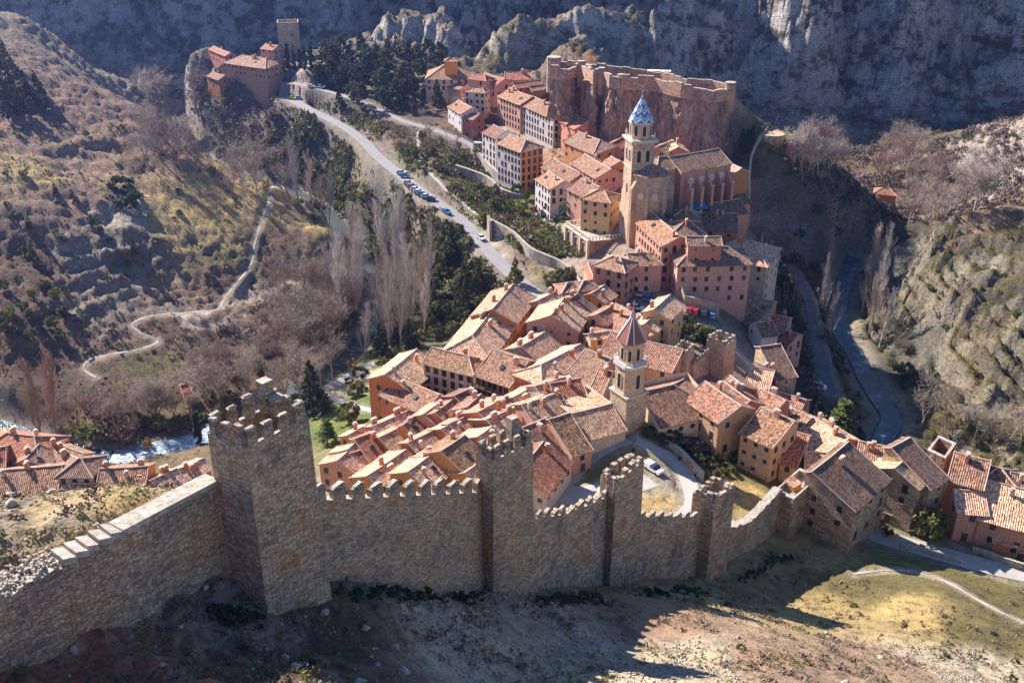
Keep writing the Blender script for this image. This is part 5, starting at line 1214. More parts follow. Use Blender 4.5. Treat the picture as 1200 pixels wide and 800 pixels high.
# ---- small helper for free standing walls from pixel polylines: (px, py, z top)
def wall_line(name, label, pts, h, th, mat, cat='wall', group=None, crest=0.0, top=M_COPE, smooth_n=0):
    q = [P(*p) for p in pts]
    if smooth_n: q = smooth_line(q, smooth_n)
    root = empty(name, tuple(q[0])); tag(root, label, cat, group); mb = MB(); o0 = q[0]
    L = 0; rows = []
    for i, p in enumerate(q):
        a, b = q[max(0, i-1)], q[min(len(q)-1, i+1)]; d = (b-a)[:2]; d = d/np.linalg.norm(d); n = np.array([-d[1], d[0]])*th/2
        if i: L += np.linalg.norm((p-q[i-1])[:2])
        z = p[2]-o0[2]+random.Random(i*7+len(pts)).uniform(-1, 1)*crest; x, y = p[0]-o0[0], p[1]-o0[1]
        rows.append(((x+n[0], y+n[1]), (x-n[0], y-n[1]), z, L))
    for (l0, r0_, z0, s0_), (l1, r1_, z1, s1_) in zip(rows[:-1], rows[1:]):
        mb.face([(*r0_, z0-h), (*r1_, z1-h), (*r1_, z1), (*r0_, z0)], 0, [(s0_, z0-h), (s1_, z1-h), (s1_, z1), (s0_, z0)])
        mb.face([(*l1, z1-h), (*l0, z0-h), (*l0, z0), (*l1, z1)], 0, [(s1_, z1-h), (s0_, z0-h), (s0_, z0), (s1_, z1)])
        mb.face([(*r0_, z0), (*r1_, z1), (*l1, z1), (*l0, z0)], 1)
    for k, f in ((0, 1), (-1, -1)):
        l, r_, z, s_ = rows[k]; g = [(*l, z-h), (*r_, z-h), (*r_, z), (*l, z)]; mb.face(g if f > 0 else g[::-1], 0)
    mb.build('masonry', [mat, top], root); return root, q
M_GREYW = stone_mat('grey_retaining', [(.30,.27,.24),(.38,.35,.31),(.43,.40,.36),(.48,.45,.41)], (1.2, 2.2), .65, .08)
RG = 'retaining walls below the town'
wall_line('retaining_wall', 'high grey retaining wall with a pale coping curving under the arcaded terrace', [(574,256,9),(600,270,8.6),(621,289,8.2),(640,298,8),(658,306,7.6),(672,318,7),(682,332,6.5)], 9, .8, M_GREYW, 'wall', RG, 0, M_COPE, 4)
wall_line('retaining_wall', 'slim tall end pillar wall at the left end of the grey ramp', [(572,252,10.5),(575,259,9.5)], 8, .9, M_GREYW, 'wall', RG)
wall_line('retaining_wall', 'square grey wall enclosure low under the ramp', [(645,316,3.5),(640,306,4.2),(662,306,4.4),(668,318,4)], 6, .6, M_GREYW, 'wall', RG)
wall_line('retaining_wall', 'stone retaining wall below the tall hotel', [(534,193,11),(552,199,10.5),(572,207,10),(590,222,9),(616,228,8.5)], 7, 1, M_GREYW, 'wall', RG, .1, M_COPE, 3)
wall_line('retaining_wall', 'ramp wall climbing from the road to the hotel terrace', [(552,172,12.5),(565,182,12),(575,194,11.5),(588,205,11)], 5, .8, M_GREYW, 'wall', RG)
wall_line('retaining_wall', 'tan parapet wall dividing the square from the shaded car park', [(800,335,14),(803,346,12),(822,350,11.6),(843,356,11.2)], 5, .7, M_TAN, 'wall', RG)
wall_line('garden_wall', 'dry stone garden wall beside the sunken olive garden', [(776,514,9.2),(790,520,9.0),(800,528,8.8),(812,541,8.6),(824,553,8.4)], 3, .7, M_GREYW, 'wall', None, .15)
wall_line('garden_wall', 'stone edging wall of the lane with white capping', [(1055,637,1.0),(1075,640,.8),(1100,648,.6),(1127,655,.4)], 2, .7, M_COPE, 'wall', None)
wall_line('garden_wall', 'low garden wall in front of the small orange house by the lane', [(1140,640,.6),(1157,645,.5),(1175,652,.6),(1200,660,.6)], 2, .5, M_GREYW, 'wall', None)
wall_line('hill_wall', 'weathered wall following the crest of the dark hill right of the cathedral', [(px_w, py_w, float(hit(px_w, py_w, 1.3, 200.)[2])) for px_w, py_w in ((897,152),(888,165),(881,182),(878.5,205),(878,232),(877,262))], 6, .8, M_TAN, 'wall', None, .35, M_TAN, 4)
bt = hit(905, 160, .4, 200.); mb = MB(); mb.prism(ngon(14, 4.3), -4, 1.2, 0, 1); o = mb.build('bastion', [M_TAN, M_TAN]); o.location = tuple(bt); tag(o, 'round stone bastion on the tip of the dark hill crest wall', 'bastion')
# ---- castle on its red rock
CFR = [(646,78),(664,79),(680,74),(689,80),(697,84),(705,82),(716,88),(728,90),(748,90),(766,91),(783,95),(800,99),(820,101),(838,104),(857,101)]
CZ = 46.0
crk = [P(px, py, CZ) for px, py in CFR]
M_REDROCK = None
def redrock_mat():
    m, nt, bs = new_mat('castle_cliff_rock'); bs.inputs['Roughness'].default_value = .95
    geo = N(nt, 'ShaderNodeNewGeometry'); mp = N(nt, 'ShaderNodeMapping'); mp.inputs['Scale'].default_value = (1, 1, .35); Lk(nt, geo.outputs['Position'], mp.inputs[0])
    n = N(nt, 'ShaderNodeTexNoise'); n.inputs['Scale'].default_value = .16; n.inputs['Detail'].default_value = 7; n.inputs['Roughness'].default_value = .7; Lk(nt, mp.outputs[0], n.inputs['Vector'])
    n2 = N(nt, 'ShaderNodeTexNoise'); n2.inputs['Scale'].default_value = .9; n2.inputs['Detail'].default_value = 5; n2.inputs['Roughness'].default_value = .75; Lk(nt, mp.outputs[0], n2.inputs['Vector'])
    c_ = ramp(nt, n.outputs['Fac'], [(.32, (.11,.095,.085)), (.43, (.32,.21,.16)), (.53, (.50,.30,.20)), (.66, (.52,.43,.35))])
    c_ = mix(nt, c_, ramp(nt, n2.outputs['Fac'], [(.35, (.45,.45,.45)), (.6, (1.15,1.15,1.15))]), 1.0, 'MULTIPLY'); Lk(nt, c_, bs.inputs['Base Color'])
    bump(nt, bs, n2.outputs['Fac'], 1.0, 1.0); return m
def cliff_sheet(name, top, depth, out, mat, nz=26, amp=1.6, seed=0, back=6.0):
    pts = smooth_line(top, 9); V = []; Fc = []; m_ = len(pts)
    for i, p in enumerate(pts):
        a, b = pts[max(0, i-2)], pts[min(m_-1, i+2)]; d = (b-a)[:2]; d = d/np.linalg.norm(d); n = np.array([d[1], -d[0]]); n = n if n[1] < 0 else -n
        dep = depth(i/(m_-1))
        for k in range(nz+1):
            s = k/nz; z = p[2]-s*dep
            f = float(ridged(np.array([i*.35+seed]), np.array([z*.16*1.5]), 3.2, 3)[0])*amp + float(fbm(np.array([i*.35]), np.array([z*.5+seed]), 1.3, 3)[0])*.6
            o_ = (f*math.sin(math.pi*min(1, s*3+.0)/2) if s < .34 else f)+out*s*s
            V.append((p[0]+n[0]*o_, p[1]+n[1]*o_, z))
        V.append((p[0]-n[0]*back, p[1]-n[1]*back, p[2]-.2)); V.append((p[0]-n[0]*back, p[1]-n[1]*back, p[2]-dep))
    st = nz+3
    for i in range(m_-1):
        for k in range(nz): Fc.append((i*st+k, i*st+k+1, (i+1)*st+k+1, (i+1)*st+k))
        Fc.append((i*st+nz+1, i*st, (i+1)*st, (i+1)*st+nz+1)); Fc.append((i*st+nz+2, i*st+nz+1, (i+1)*st+nz+1, (i+1)*st+nz+2))
    o = mesh_obj(name, V, Fc, mat, None, None, None, False); tag(o, kind='structure'); return o
M_REDROCK = redrock_mat()
cliff_sheet('castle_cliff', [p-np.array([0, -1.0, 4.0]) for p in crk], lambda t: 15+12*min(1, t*2.2), 2.5, M_REDROCK)
castle = empty('castle', tuple(crk[7])); tag(castle, 'ruined castle walls of tan stone crowning the red rock cliff', 'castle')
M_CAST = stone_mat('castle_masonry', [(.38,.22,.16),(.47,.30,.21),(.52,.36,.26),(.58,.44,.34)], (.9, 1.5), .7, .12, (.9,.72,.58))
o_ = crk[7]
def cwall(pts, h, th, crest, name='curtain_wall'):
    mb = MB()
    for i in range(len(pts)-1):
        a, b = pts[i]-o_, pts[i+1]-o_; n_ = max(1, int(np.linalg.norm((b-a)[:2])/3))
        d = (b-a)[:2]/np.linalg.norm((b-a)[:2]); nn = np.array([-d[1], d[0]])*th/2
        for k in range(n_):
            p, q = a+(b-a)*k/n_, a+(b-a)*(k+1)/n_; r_ = random.Random(i*31+k); z = r_.uniform(-crest, crest)*.5
            mb.prism([p[:2]-nn, q[:2]-nn, q[:2]+nn, p[:2]+nn], [p[2]-h, q[2]-h, q[2]-h, p[2]-h], [p[2]+z, q[2]+z, q[2]+z, p[2]+z], 0, 1)
    return mb.build(name, [M_CAST, M_COPE], castle)
cwall(crk, 4.8, 1.2, 1.8)
back = [P(px, py, CZ) for px, py in ((646,70),(675,73),(700,75),(730,79),(775,85),(806,92),(835,94),(857,99))]
cwall(back, 5, 1.0, .8)
for px, py, r_, up, dn in ((649,72,2.8,1.8,12),(681,75,1.6,1.2,9),(690,79,1.3,.9,8),(705,83,1.4,1.2,9),(728,89,1.5,.6,10),(856,101,1.9,1.4,9)):
    q = P(px, py, CZ)-o_; mb = MB(); mb.prism(ngon(12, r_), -dn, up, 0, 1); t = mb.build('turret', [M_CAST, M_COPE], castle); t.location = tuple(q)
cy_ = [P(px, py, CZ-3.2) for px, py in ((648,77),(700,82),(770,92),(855,101),(855,99),(806,93),(730,81),(650,73))]
mb = MB(); mb.face([tuple(p-o_) for p in cy_], 0); mb.build('courtyard', [simple_mat('castle_ground', (.36,.30,.20), .95, .3, .3)], castle)
mb = MB(); q = P(772, 89, CZ-2.5)-o_; mb.box((q[0], q[1], q[2]+1), (9, 3, 2), R(-10), 0, 1); mb.build('cistern', [M_CAST, M_WHITE], castle)
# ---- keep above the palace
kp = P(341, 66, 19); root = empty('keep', tuple(kp), R(12)); tag(root, 'square tan keep tower standing beside the palace among dark cypresses', 'tower')
mb = MB(); mb.prism([(-5.8, -5.8), (5.8, -5.8), (5.8, 5.8), (-5.8, 5.8)], -6, 17.5, 0, 1, True, .98); mb.build('shaft', [M_TAN, M_COPE], root)
mb = MB()
for (x, y, sx_, sy_) in ((0, -5.4, 11.4, .5), (0, 5.4, 11.4, .5), (-5.4, 0, .5, 10.3), (5.4, 0, .5, 10.3)): mb.box((x, y, 18.1), (sx_, sy_, 1.3))
mb.build('parapet', [M_TAN], root)
for z in (6, 12): mb = MB(); mb.box((1.5, -5.83, z), (.7, .1, 1.6)); mb.build('window', [M_DARKHOLE], root)
# ---- small towers inside the town
def pt(label, F_, R_, L_, z, zb, **k):
    return tower(label, P(*F_, z), P(*R_, z), P(*L_, z), zb, z, M_TAN, **k)
pt('square inner gate tower with worn battlements beside the walled garden', (850,405), (863,397), (828,398), 14.0, -2, nF=3, nS=3, mh=1.2, seed=41, group='inner town wall towers', thick=.7, ruin=.3, wf=.6)
pt('small crenellated inner tower attached to the long speckled roof', (805,417), (814,408), (789,412), 14.0, -1, nF=3, nS=3, mh=1.3, seed=44, group='inner town wall towers', thick=.6, ruin=.2, wf=.6)
pa, pb = P(813,428,10.5), P(832,412,11.5)
mb = MB(); jitter_course(mb, pa, pb, 1, 1, pa[2], pb[2], .8, 1, 0, None, .1, 5, 1); o = mb.build('inner_wall', [M_TAN, M_COPE]); tag(o, 'short crenellated wall joining the two inner towers', 'wall'); merlons(o, pa, pb, pa[2], pb[2], 6, .55, 1.0, .5, 1, M_TAN, 9, .2)
tower('square ruined roofless tower with its hollow interior showing, right of the stone house', P(1108,537,11), P(1121,519,11), P(1086,527,11), -8, 11, M_REDST, 0, 0, 0, 51, None, .8, .6, floor=5.5)
# terrace roof details on the low square tower
rt5 = TF[4]
cen5 = (V2(TR[4])+V2(TL[4]))/2
mb = MB(); roof_patch(mb, (-1.6, 1.2, .9), (1.0, 1.2, .9), (1.0, -1.0, .3), (-1.6, -1.0, .3), random.Random(1)); mb.box((-.3, 0, -.3), (2.3, 2.0, 1.2), 0, 1)
o = mb.build('roof_hut', [ROOF['pale'], WALLM['orange']]); o.location = (cen5[0]-.3, cen5[1]+.4, rt5[2]-.4); o.rotation_euler = (0, 0, R(35)); tag(o, 'tiny tiled hut on the terrace of the low square tower', 'hut')
# ------------------------------------------------------------------ vehicles
def paint(name, col):
    m, nt, bs = new_mat(name); bs.inputs['Base Color'].default_value = (*col, 1); bs.inputs['Roughness'].default_value = .3; bs.inputs['Coat Weight'].default_value = .5; return m
PAINT = dict(white=paint('white_paint', (.75,.76,.78)), blue=paint('blue_paint', (.04,.20,.42)), red=paint('red_paint', (.45,.02,.02)), grey=paint('grey_paint', (.25,.27,.30)), dark=paint('dark_paint', (.03,.05,.08)), yellow=paint('yellow_paint', (.6,.5,.05)))
M_TYRE = simple_mat('tyre_rubber', (.03,.03,.03), .9, .1); M_CARGL = simple_mat('car_glass', (.04,.06,.08), .12, .05); M_LAMP = simple_mat('lamp_glass', (.6,.6,.55), .2, .05)
def car_parts(kind):
    L, Wd = (4.2, 1.75) if kind != 'van' else (4.9, 1.9)
    if kind == 'car': body = [(-2.1, .35), (2.05, .35), (2.1, .62), (2.0, .82), (1.05, .95), (-1.95, .98), (-2.1, .8)]; cab = [(1.0, .95), (.35, 1.43), (-1.25, 1.46), (-1.85, .97)]
    elif kind == 'pickup': body = [(-2.2, .4), (2.15, .4), (2.2, .7), (2.1, .92), (1.2, 1.0), (.1, 1.02), (-.2, 1.55), (-2.15, 1.6), (-2.2, .8)]; cab = [(1.15, 1.0), (.55, 1.55), (-.35, 1.6), (-.35, 1.0)]
    else: body = [(-2.45, .4), (2.4, .4), (2.45, .8), (2.3, 1.0), (1.6, 1.15), (1.1, 1.9), (-2.4, 1.95), (-2.45, .9)]; cab = [(1.64, 1.15), (1.12, 1.8), (.5, 1.8), (.5, 1.15)]
    def ext(prof, w, tp=1.0):
        mb = MB(); n = len(prof); zmax = max(p[1] for p in prof); zmin = min(p[1] for p in prof)
        k = lambda z: w/2*(1-(1-tp)*(z-zmin)/(zmax-zmin+1e-6))
        A = [(x, -k(z), z) for x, z in prof]; B = [(x, k(z), z) for x, z in prof]
        mb.face(A, 0); mb.face(B[::-1], 0)
        for i in range(n): j = (i+1) % n; mb.face([A[i], B[i], B[j], A[j]], 0)
        return mb
    b = ext(body, Wd, .93); g = ext(cab, Wd*(.93 if kind == 'car' else .98), .82 if kind == 'car' else .97)
    if kind == 'car': # painted roof on the glasshouse
        g.box((-.45, 0, 1.47), (1.5, 1.3, .05), 0, 1)
    wm = MB(); wm.tube([(0, -.11, 0), (0, .11, 0)], .32, 12); lm = MB(); lm.box((0, 0, 0), (.12, .35, .14))
    return b, g, wm, lm, L, Wd
def car_proto(kind, colr, name):
    b, g, wm, lm, L, Wd = car_parts(kind); root = empty(name, (0, 0, 0))
    b.build('body', [PAINT[colr]], root); g.build('windows', [M_CARGL, PAINT[colr]], root)
    wo = None
    for x in (-1.3, 1.3):
        for y in (-Wd/2+.08, Wd/2-.08):
            if wo is None: wo = wm.build('wheel', [M_TYRE], root)
            else: wo = link_copy(wo, root)
            wo.location = (x, y, .32)
    ho = None
    for y in (-.6, .6):
        if ho is None: ho = lm.build('headlight', [M_LAMP], root)
        else: ho = link_copy(ho, root)
        ho.location = (L/2-.06, y, .72 if kind == 'car' else .85)
    return root
PROTO = {}
def put_car(px, py, ang, colr, label, kind='car', group=None, name='parked_car', cat='car', dz=.12):
    k = (kind, colr)
    if k not in PROTO: o = PROTO[k] = car_proto(kind, colr, name)
    else: o = copy_tree(PROTO[k]); 
    q = hit(px, py, .7, 90.); z = float(HF(np.array([q[0]]), np.array([q[1]]))[0])
    o.location = (q[0], q[1], z+dz); o.rotation_euler = (0, 0, R(ang)); o.name = name; tag(o, label, cat, group); return o
SQ = 'cars parked on the town square'; RD = 'cars parked in a row beside the road'; YD = 'cars parked along the shaded wall'
put_car(727.5,344,50,'white','white car nearest the corner house on the square',group=SQ)
put_car(722,351,55,'blue','blue car half hidden by roofs behind the white one on the square',group=SQ)
put_car(752,343,60,'white','white car standing alone in the middle of the square',group=SQ)
put_car(760,348.5,60,'blue','bright blue car right of the lone white car on the square',group=SQ)
put_car(746,360,-25,'white','white car with its nose to the tall tan house',group=SQ)
put_car(740,363,60,'red','small red car beside the brown roof at the square',group=SQ)
put_car(742,369,-10,'white','white car lowest on the square, against the roofs',group=SQ)
put_car(808,363.5,75,'red','first red car by the parapet left of the other red one',group=YD)
put_car(815,365,70,'red','second red car by the parapet beside the dark car',group=YD)
put_car(825,367,80,'dark','dark car between the red pair and the blue car',group=YD)
put_car(835,369.5,80,'blue','blue car at the end of the shaded row',group=YD)
put_car(766,549,-52,'white','white pickup with a closed back parked behind the broken topped tower','pickup',name='pickup',cat='pickup')
put_car(958,454,-10,'white','white van in the shade beside the valley river road','van',name='van',cat='van',dz=.2)
rp = [(471,213),(475,217),(479,221),(483,224.5),(487,228),(491,232),(495,236),(500,240),(505,244.5)]
for i, (px, py) in enumerate(rp):
    nm = ['topmost', 'second', 'third', 'fourth', 'fifth', 'sixth', 'seventh', 'eighth', 'lowest'][i]; cl = ['white', 'blue', 'white', 'grey', 'white', 'white', 'blue', 'white', 'dark'][i]
    put_car(px, py, -5, cl, f'{cl} car {nm} in the slanting row beside the gorge road', group=RD, dz=.3)
put_car(564,278.5,-62,'white','white car stopped beside the grey ramp wall on the road',dz=.2)
put_car(524,255,-55,'blue','blue car driving on the gorge road below the parked row',dz=.2)
put_car(562,173,-20,'white','white van at the foot of the tall hotel','van',name='van',cat='van',dz=.2)
put_car(581,205,-35,'white','white car on the terrace in front of the tall hotel')
put_car(316,97,-20,'blue','blue car in front of the cliff top palace',dz=.2)
put_car(342,110,-30,'yellow','yellow car at the far end of the upper road',dz=.2)
put_car(350,108,-30,'blue','blue car behind the yellow one on the upper road',dz=.2)
put_car(366,110,-25,'white','first white car on the upper road under the pines',dz=.2)
put_car(377,113,-25,'white','second white car on the upper road under the pines',dz=.2)
# ------------------------------------------------------------------ vegetation
def leaf_mat(name, cols, trans=.25):
    m, nt, bs = new_mat(name); bs.inputs['Roughness'].default_value = .75
    oi = N(nt, 'ShaderNodeObjectInfo'); geo = N(nt, 'ShaderNodeNewGeometry')
    n = N(nt, 'ShaderNodeTexNoise'); n.inputs['Scale'].default_value = 1.1; n.inputs['Detail'].default_value = 3; n.inputs['Roughness'].default_value = .7; Lk(nt, geo.outputs['Position'], n.inputs['Vector'])
    c_ = ramp(nt, n.outputs['Fac'], [(.3, cols[0]), (.5, cols[1]), (.7, cols[2])])
    hs = N(nt, 'ShaderNodeHueSaturation'); Lk(nt, c_, hs.inputs['Color']); v = N(nt, 'ShaderNodeMapRange'); v.inputs[3].default_value = .65; v.inputs[4].default_value = 1.35; Lk(nt, oi.outputs['Random'], v.inputs[0]); Lk(nt, v.outputs[0], hs.inputs['Value'])
    v2 = N(nt, 'ShaderNodeMapRange'); v2.inputs[3].default_value = .475; v2.inputs[4].default_value = .52; Lk(nt, fmath(nt, 'FRACT', fmath(nt, 'MULTIPLY', oi.outputs['Random'], 9.7)), v2.inputs[0]); Lk(nt, v2.outputs[0], hs.inputs['Hue'])
    Lk(nt, hs.outputs[0], bs.inputs['Base Color'])
    if trans:
        tr = N(nt, 'ShaderNodeBsdfTranslucent'); Lk(nt, hs.outputs[0], tr.inputs[0]); ms = N(nt, 'ShaderNodeMixShader'); ms.inputs[0].default_value = trans
        Lk(nt, bs.outputs[0], ms.inputs[1]); Lk(nt, tr.outputs[0], ms.inputs[2]); Lk(nt, ms.outputs[0], nt.nodes['Material Output'].inputs[0])
    return m
LM = dict(dark=leaf_mat('dark_needles', [(.025,.04,.018), (.05,.075,.028), (.09,.12,.045)]),
 olive=leaf_mat('olive_leaves', [(.06,.07,.02), (.15,.155,.04), (.27,.26,.07)]),
 bright=leaf_mat('bright_leaves', [(.07,.10,.015), (.15,.19,.03), (.26,.29,.06)]),
 yellow=leaf_mat('yellow_leaves', [(.35,.22,.02), (.55,.38,.04), (.62,.45,.06)]),
 rust=leaf_mat('rusty_leaves', [(.16,.07,.02), (.28,.13,.04), (.35,.2,.07)]),
 brown=leaf_mat('brown_twigs', [(.10,.07,.05), (.16,.115,.085), (.22,.17,.13)], 0),
 cypress=leaf_mat('cypress_needles', [(.012,.024,.014), (.022,.04,.02), (.035,.055,.026)], .1),
 cedar=leaf_mat('cedar_needles', [(.06,.10,.02), (.12,.18,.035), (.2,.26,.05)]))
BM = dict(pale=leaf_mat('whitish_bark', [(.34,.30,.26), (.50,.46,.41), (.64,.60,.54)], 0), grey=leaf_mat('pale_bark', [(.24,.19,.15), (.41,.34,.27), (.56,.48,.39)], 0), tan=leaf_mat('tan_bark', [(.22,.16,.11), (.36,.27,.19), (.46,.36,.26)], 0),
 purple=leaf_mat('purplish_bark', [(.18,.12,.09), (.31,.22,.165), (.43,.32,.25)], 0), dark=leaf_mat('dark_bark', [(.05,.04,.03), (.09,.07,.055), (.13,.10,.08)], 0))
class FastMesh:
    def __init__(s): s.V = []; s.n = 0; s.tri = []; s.quad = []
def quads_mesh(name, C, U, V_, mat, parent=None, tri=False):
    """C centres, U and V_ half axes: n x 3 arrays -> one mesh of leaf sized faces"""
    n = len(C)
    if tri: P_ = np.stack([C-U-V_*.6, C+U-V_*.6, C+V_], 1); k = 3
    else: P_ = np.stack([C-U-V_, C+U-V_, C+U+V_, C-U+V_], 1); k = 4
    me = bpy.data.meshes.new(name); me.vertices.add(n*k); me.vertices.foreach_set('co', P_.reshape(-1).astype(np.float32))
    me.loops.add(n*k); me.polygons.add(n); me.loops.foreach_set('vertex_index', np.arange(n*k, dtype=np.int32))
    me.polygons.foreach_set('loop_start', np.arange(0, n*k, k, dtype=np.int32)); me.polygons.foreach_set('loop_total', np.full(n, k, np.int32)); me.update(calc_edges=True)
    me.materials.append(mat); return me
def rdir(r_, n):
    v = r_.normal(size=(n, 3)); return v/np.linalg.norm(v, axis=1, keepdims=True)
def leaf_faces(r_, C, size, flat=0.0):
    n = len(C); U = rdir(r_, n); W_ = rdir(r_, n); V_ = np.cross(U, W_); V_ /= np.linalg.norm(V_, axis=1, keepdims=True)+1e-9
    if flat: U[:, 2] *= (1-flat); V_[:, 2] *= (1-flat)
    s = (size*r_.uniform(.6, 1.3, n))[:, None] if np.isscalar(size) else (size*r_.uniform(.6, 1.3, n))[:, None]
    return U*s, V_*s*.8
def clump_crown(seed, H, Rr, kind, nclump, per, leaf, mat):
    """leaf faces gathered in clumps over the crown's volume; kind sets the outline"""
    r_ = np.random.RandomState(seed); pts = []
    for i in range(nclump):
        if kind == 'cone':
            h = r_.rand()**1.35; rad = Rr*(1-h)**.85*(.45+.6*r_.rand())+.1; a = r_.rand()*6.28; c = np.array([rad*math.cos(a), rad*math.sin(a), H*(.12+.86*h)]); cr = Rr*.30*(1.15-h)
        elif kind == 'column':
            h = r_.rand(); rad = Rr*(math.sin(math.pi*min(1, h*.9+.12))**.6)*(.35+.6*r_.rand()); a = r_.rand()*6.28; c = np.array([rad*math.cos(a), rad*math.sin(a), H*(.05+.93*h)]); cr = Rr*.42
        elif kind == 'cedar':
            lv = r_.randint(0, 7); h = .18+.78*lv/6; rad = Rr*(1.05-h*.85)*r_.uniform(.2, 1.0)**.6; a = r_.rand()*6.28; c = np.array([rad*math.cos(a), rad*math.sin(a), H*h-rad*.10]); cr = Rr*.22
        else:
            d = rdir(r_, 1)[0]; d[2] = abs(d[2])*1.0 if kind == 'dome' else d[2]; k = r_.uniform(.45, 1.0)**.5; c = np.array([d[0]*Rr*k, d[1]*Rr*k, H*(.55 if kind == 'ball' else .25)+d[2]*H*(.42 if kind == 'ball' else .68)*k]); cr = Rr*.33*r_.uniform(.6, 1.25)
        q = rdir(r_, per)*(r_.rand(per, 1)**.45)*cr
        if kind in ('cedar',): q[:, 2] *= .35
        elif kind != 'column': q[:, 2] *= .75
        pts.append(c+q)
    C = np.concatenate(pts); U, V_ = leaf_faces(r_, C, leaf, .55 if kind == 'cedar' else 0)
    return quads_mesh('crown', C, U, V_, mat)
def twig_strips(segs, w, mat, name='crown'):
    """thin crossed blades along segments (a,b)"""
    A = np.array([s[0] for s in segs]); B = np.array([s[1] for s in segs]); D = B-A; Ln = np.linalg.norm(D, axis=1, keepdims=True)+1e-9
    r_ = np.random.RandomState(len(segs)); S = np.cross(D/Ln, rdir(r_, len(A))); S /= np.linalg.norm(S, axis=1, keepdims=True)+1e-9; ww = np.array([s[2] for s in segs])[:, None]*w
    n = len(A); P_ = np.stack([A-S*ww, A+S*ww, B+S*ww*.35, B-S*ww*.35], 1)
    me = bpy.data.meshes.new(name); me.vertices.add(n*4); me.vertices.foreach_set('co', P_.reshape(-1).astype(np.float32)); me.loops.add(n*4); me.polygons.add(n)
    me.loops.foreach_set('vertex_index', np.arange(n*4, dtype=np.int32)); me.polygons.foreach_set('loop_start', np.arange(0, n*4, 4, dtype=np.int32)); me.polygons.foreach_set('loop_total', np.full(n, 4, np.int32)); me.update(calc_edges=True)
    me.materials.append(mat); return me
def grow(seed, H, style):
    """branching skeleton: returns limb polylines with radii and twig segments"""
    rd = random.Random(seed); limbs = []; twigs = []
    up = style == 'poplar'
    def branch(p, d, L, r, lv):
        n = 3; pts = [p]; q = p
        for i in range(n):
            d = (d + Vector((rd.uniform(-1, 1), rd.uniform(-1, 1), rd.uniform(-.3, .9 if up else .5)))*(.10 if up else .2)).normalized(); q = q+d*(L/n); pts.append(q)
        if lv <= (1 if up else 2): limbs.append((pts, [r*(1-.45*i/n) for i in range(n+1)]))
        else:
            for a, b in zip(pts[:-1], pts[1:]): twigs.append((tuple(a), tuple(b), max(.25, r/.05)))
        if lv >= 4: return
        nb = {0: (16 if up else 7), 1: (7 if up else 6), 2: (4 if up else 6), 3: (3 if up else 5)}[lv]
        for i in range(nb):
            t = (i+1.2)/(nb+.6) if lv == 0 and up else rd.uniform(.35, 1.0)
            if lv == 0 and not up: t = rd.uniform(.30, 1.0)
            k = min(n-1, int(t*n)); a, b = pts[k], pts[k+1]; o_ = a+(b-a)*(t*n-k)
            side = Vector((rd.uniform(-1, 1), rd.uniform(-1, 1), rd.uniform(-.2, .6))).normalized()
            spread = (.36 if up else .85) if lv == 0 else (.5 if up else .8)
            nd = (d*(1-spread*.55)+side*spread).normalized()
            if up: nd = (nd+Vector((0, 0, .75))).normalized()
            elif lv < 2: nd = (nd+Vector((0, 0, .25))).normalized()
            LL = L*((.30*(1.15-.6*t)) if (lv == 0 and up) else rd.uniform(.42, .68) if lv == 0 else rd.uniform(.45, .7))
            branch(o_, nd, LL, r*(.42 if lv == 0 else .5), lv+1)
    if style == 'multi':
        for i in range(4):
            a = i*1.57+rd.uniform(-.4, .4); branch(Vector((0, 0, -.3)), Vector((.45*math.cos(a), .45*math.sin(a), 1)).normalized(), H*.6, H*.013, 0)
    else: branch(Vector((0, 0, -.5)), Vector((0, 0, 1)), H*(.97 if up else .62), H*(.014 if up else .018), 0)
    return limbs, twigs
def make_tree(name, style, seed, H, bark, tw_w=.075):
    limbs, twigs = grow(seed, H, style); root = empty(name, (0, 0, -500)); mb = MB()
    for pts, rad in limbs: mb.tube(pts, [max(.035, x) for x in rad], 5 if rad[0] > .1 else 3)
    mb.build('trunk', [BM[bark]], root); me = twig_strips(twigs, tw_w, BM[bark]); child_mesh('crown', me, root, (0, 0, 0)); return root
def make_leafy(name, kind, seed, H, Rr, leafm, ncl, per, leaf, bark='dark'):
    root = empty(name, (0, 0, -500)); mb = MB(); mb.tube([(0, 0, -.6), (.05*H*.1, 0, H*.4), (0, 0, H*.8)], [H*.022, H*.016, H*.006], 6)
    rd = random.Random(seed)
    for i in range(5):
        a = rd.uniform(0, 6.28); h = rd.uniform(.3, .65)*H; mb.tube([(0, 0, h), (Rr*.35*math.cos(a), Rr*.35*math.sin(a), h+H*.08), (Rr*.6*math.cos(a), Rr*.6*math.sin(a), h+H*.14)], [H*.008, H*.006, H*.003], 4)
    mb.build('trunk', [BM[bark]], root); child_mesh('crown', clump_crown(seed, H, Rr, kind, ncl, per, leaf, LM[leafm]), root, (0, 0, 0)); return root
def make_bush(name, seed, H, Rr, leafm, ncl=14, per=26, leaf=.16):
    root = bpy.data.objects.new(name, clump_crown(seed, H, Rr, 'dome', ncl, per, leaf, LM[leafm])); COL.objects.link(root); root.location = (0, 0, -500); return root
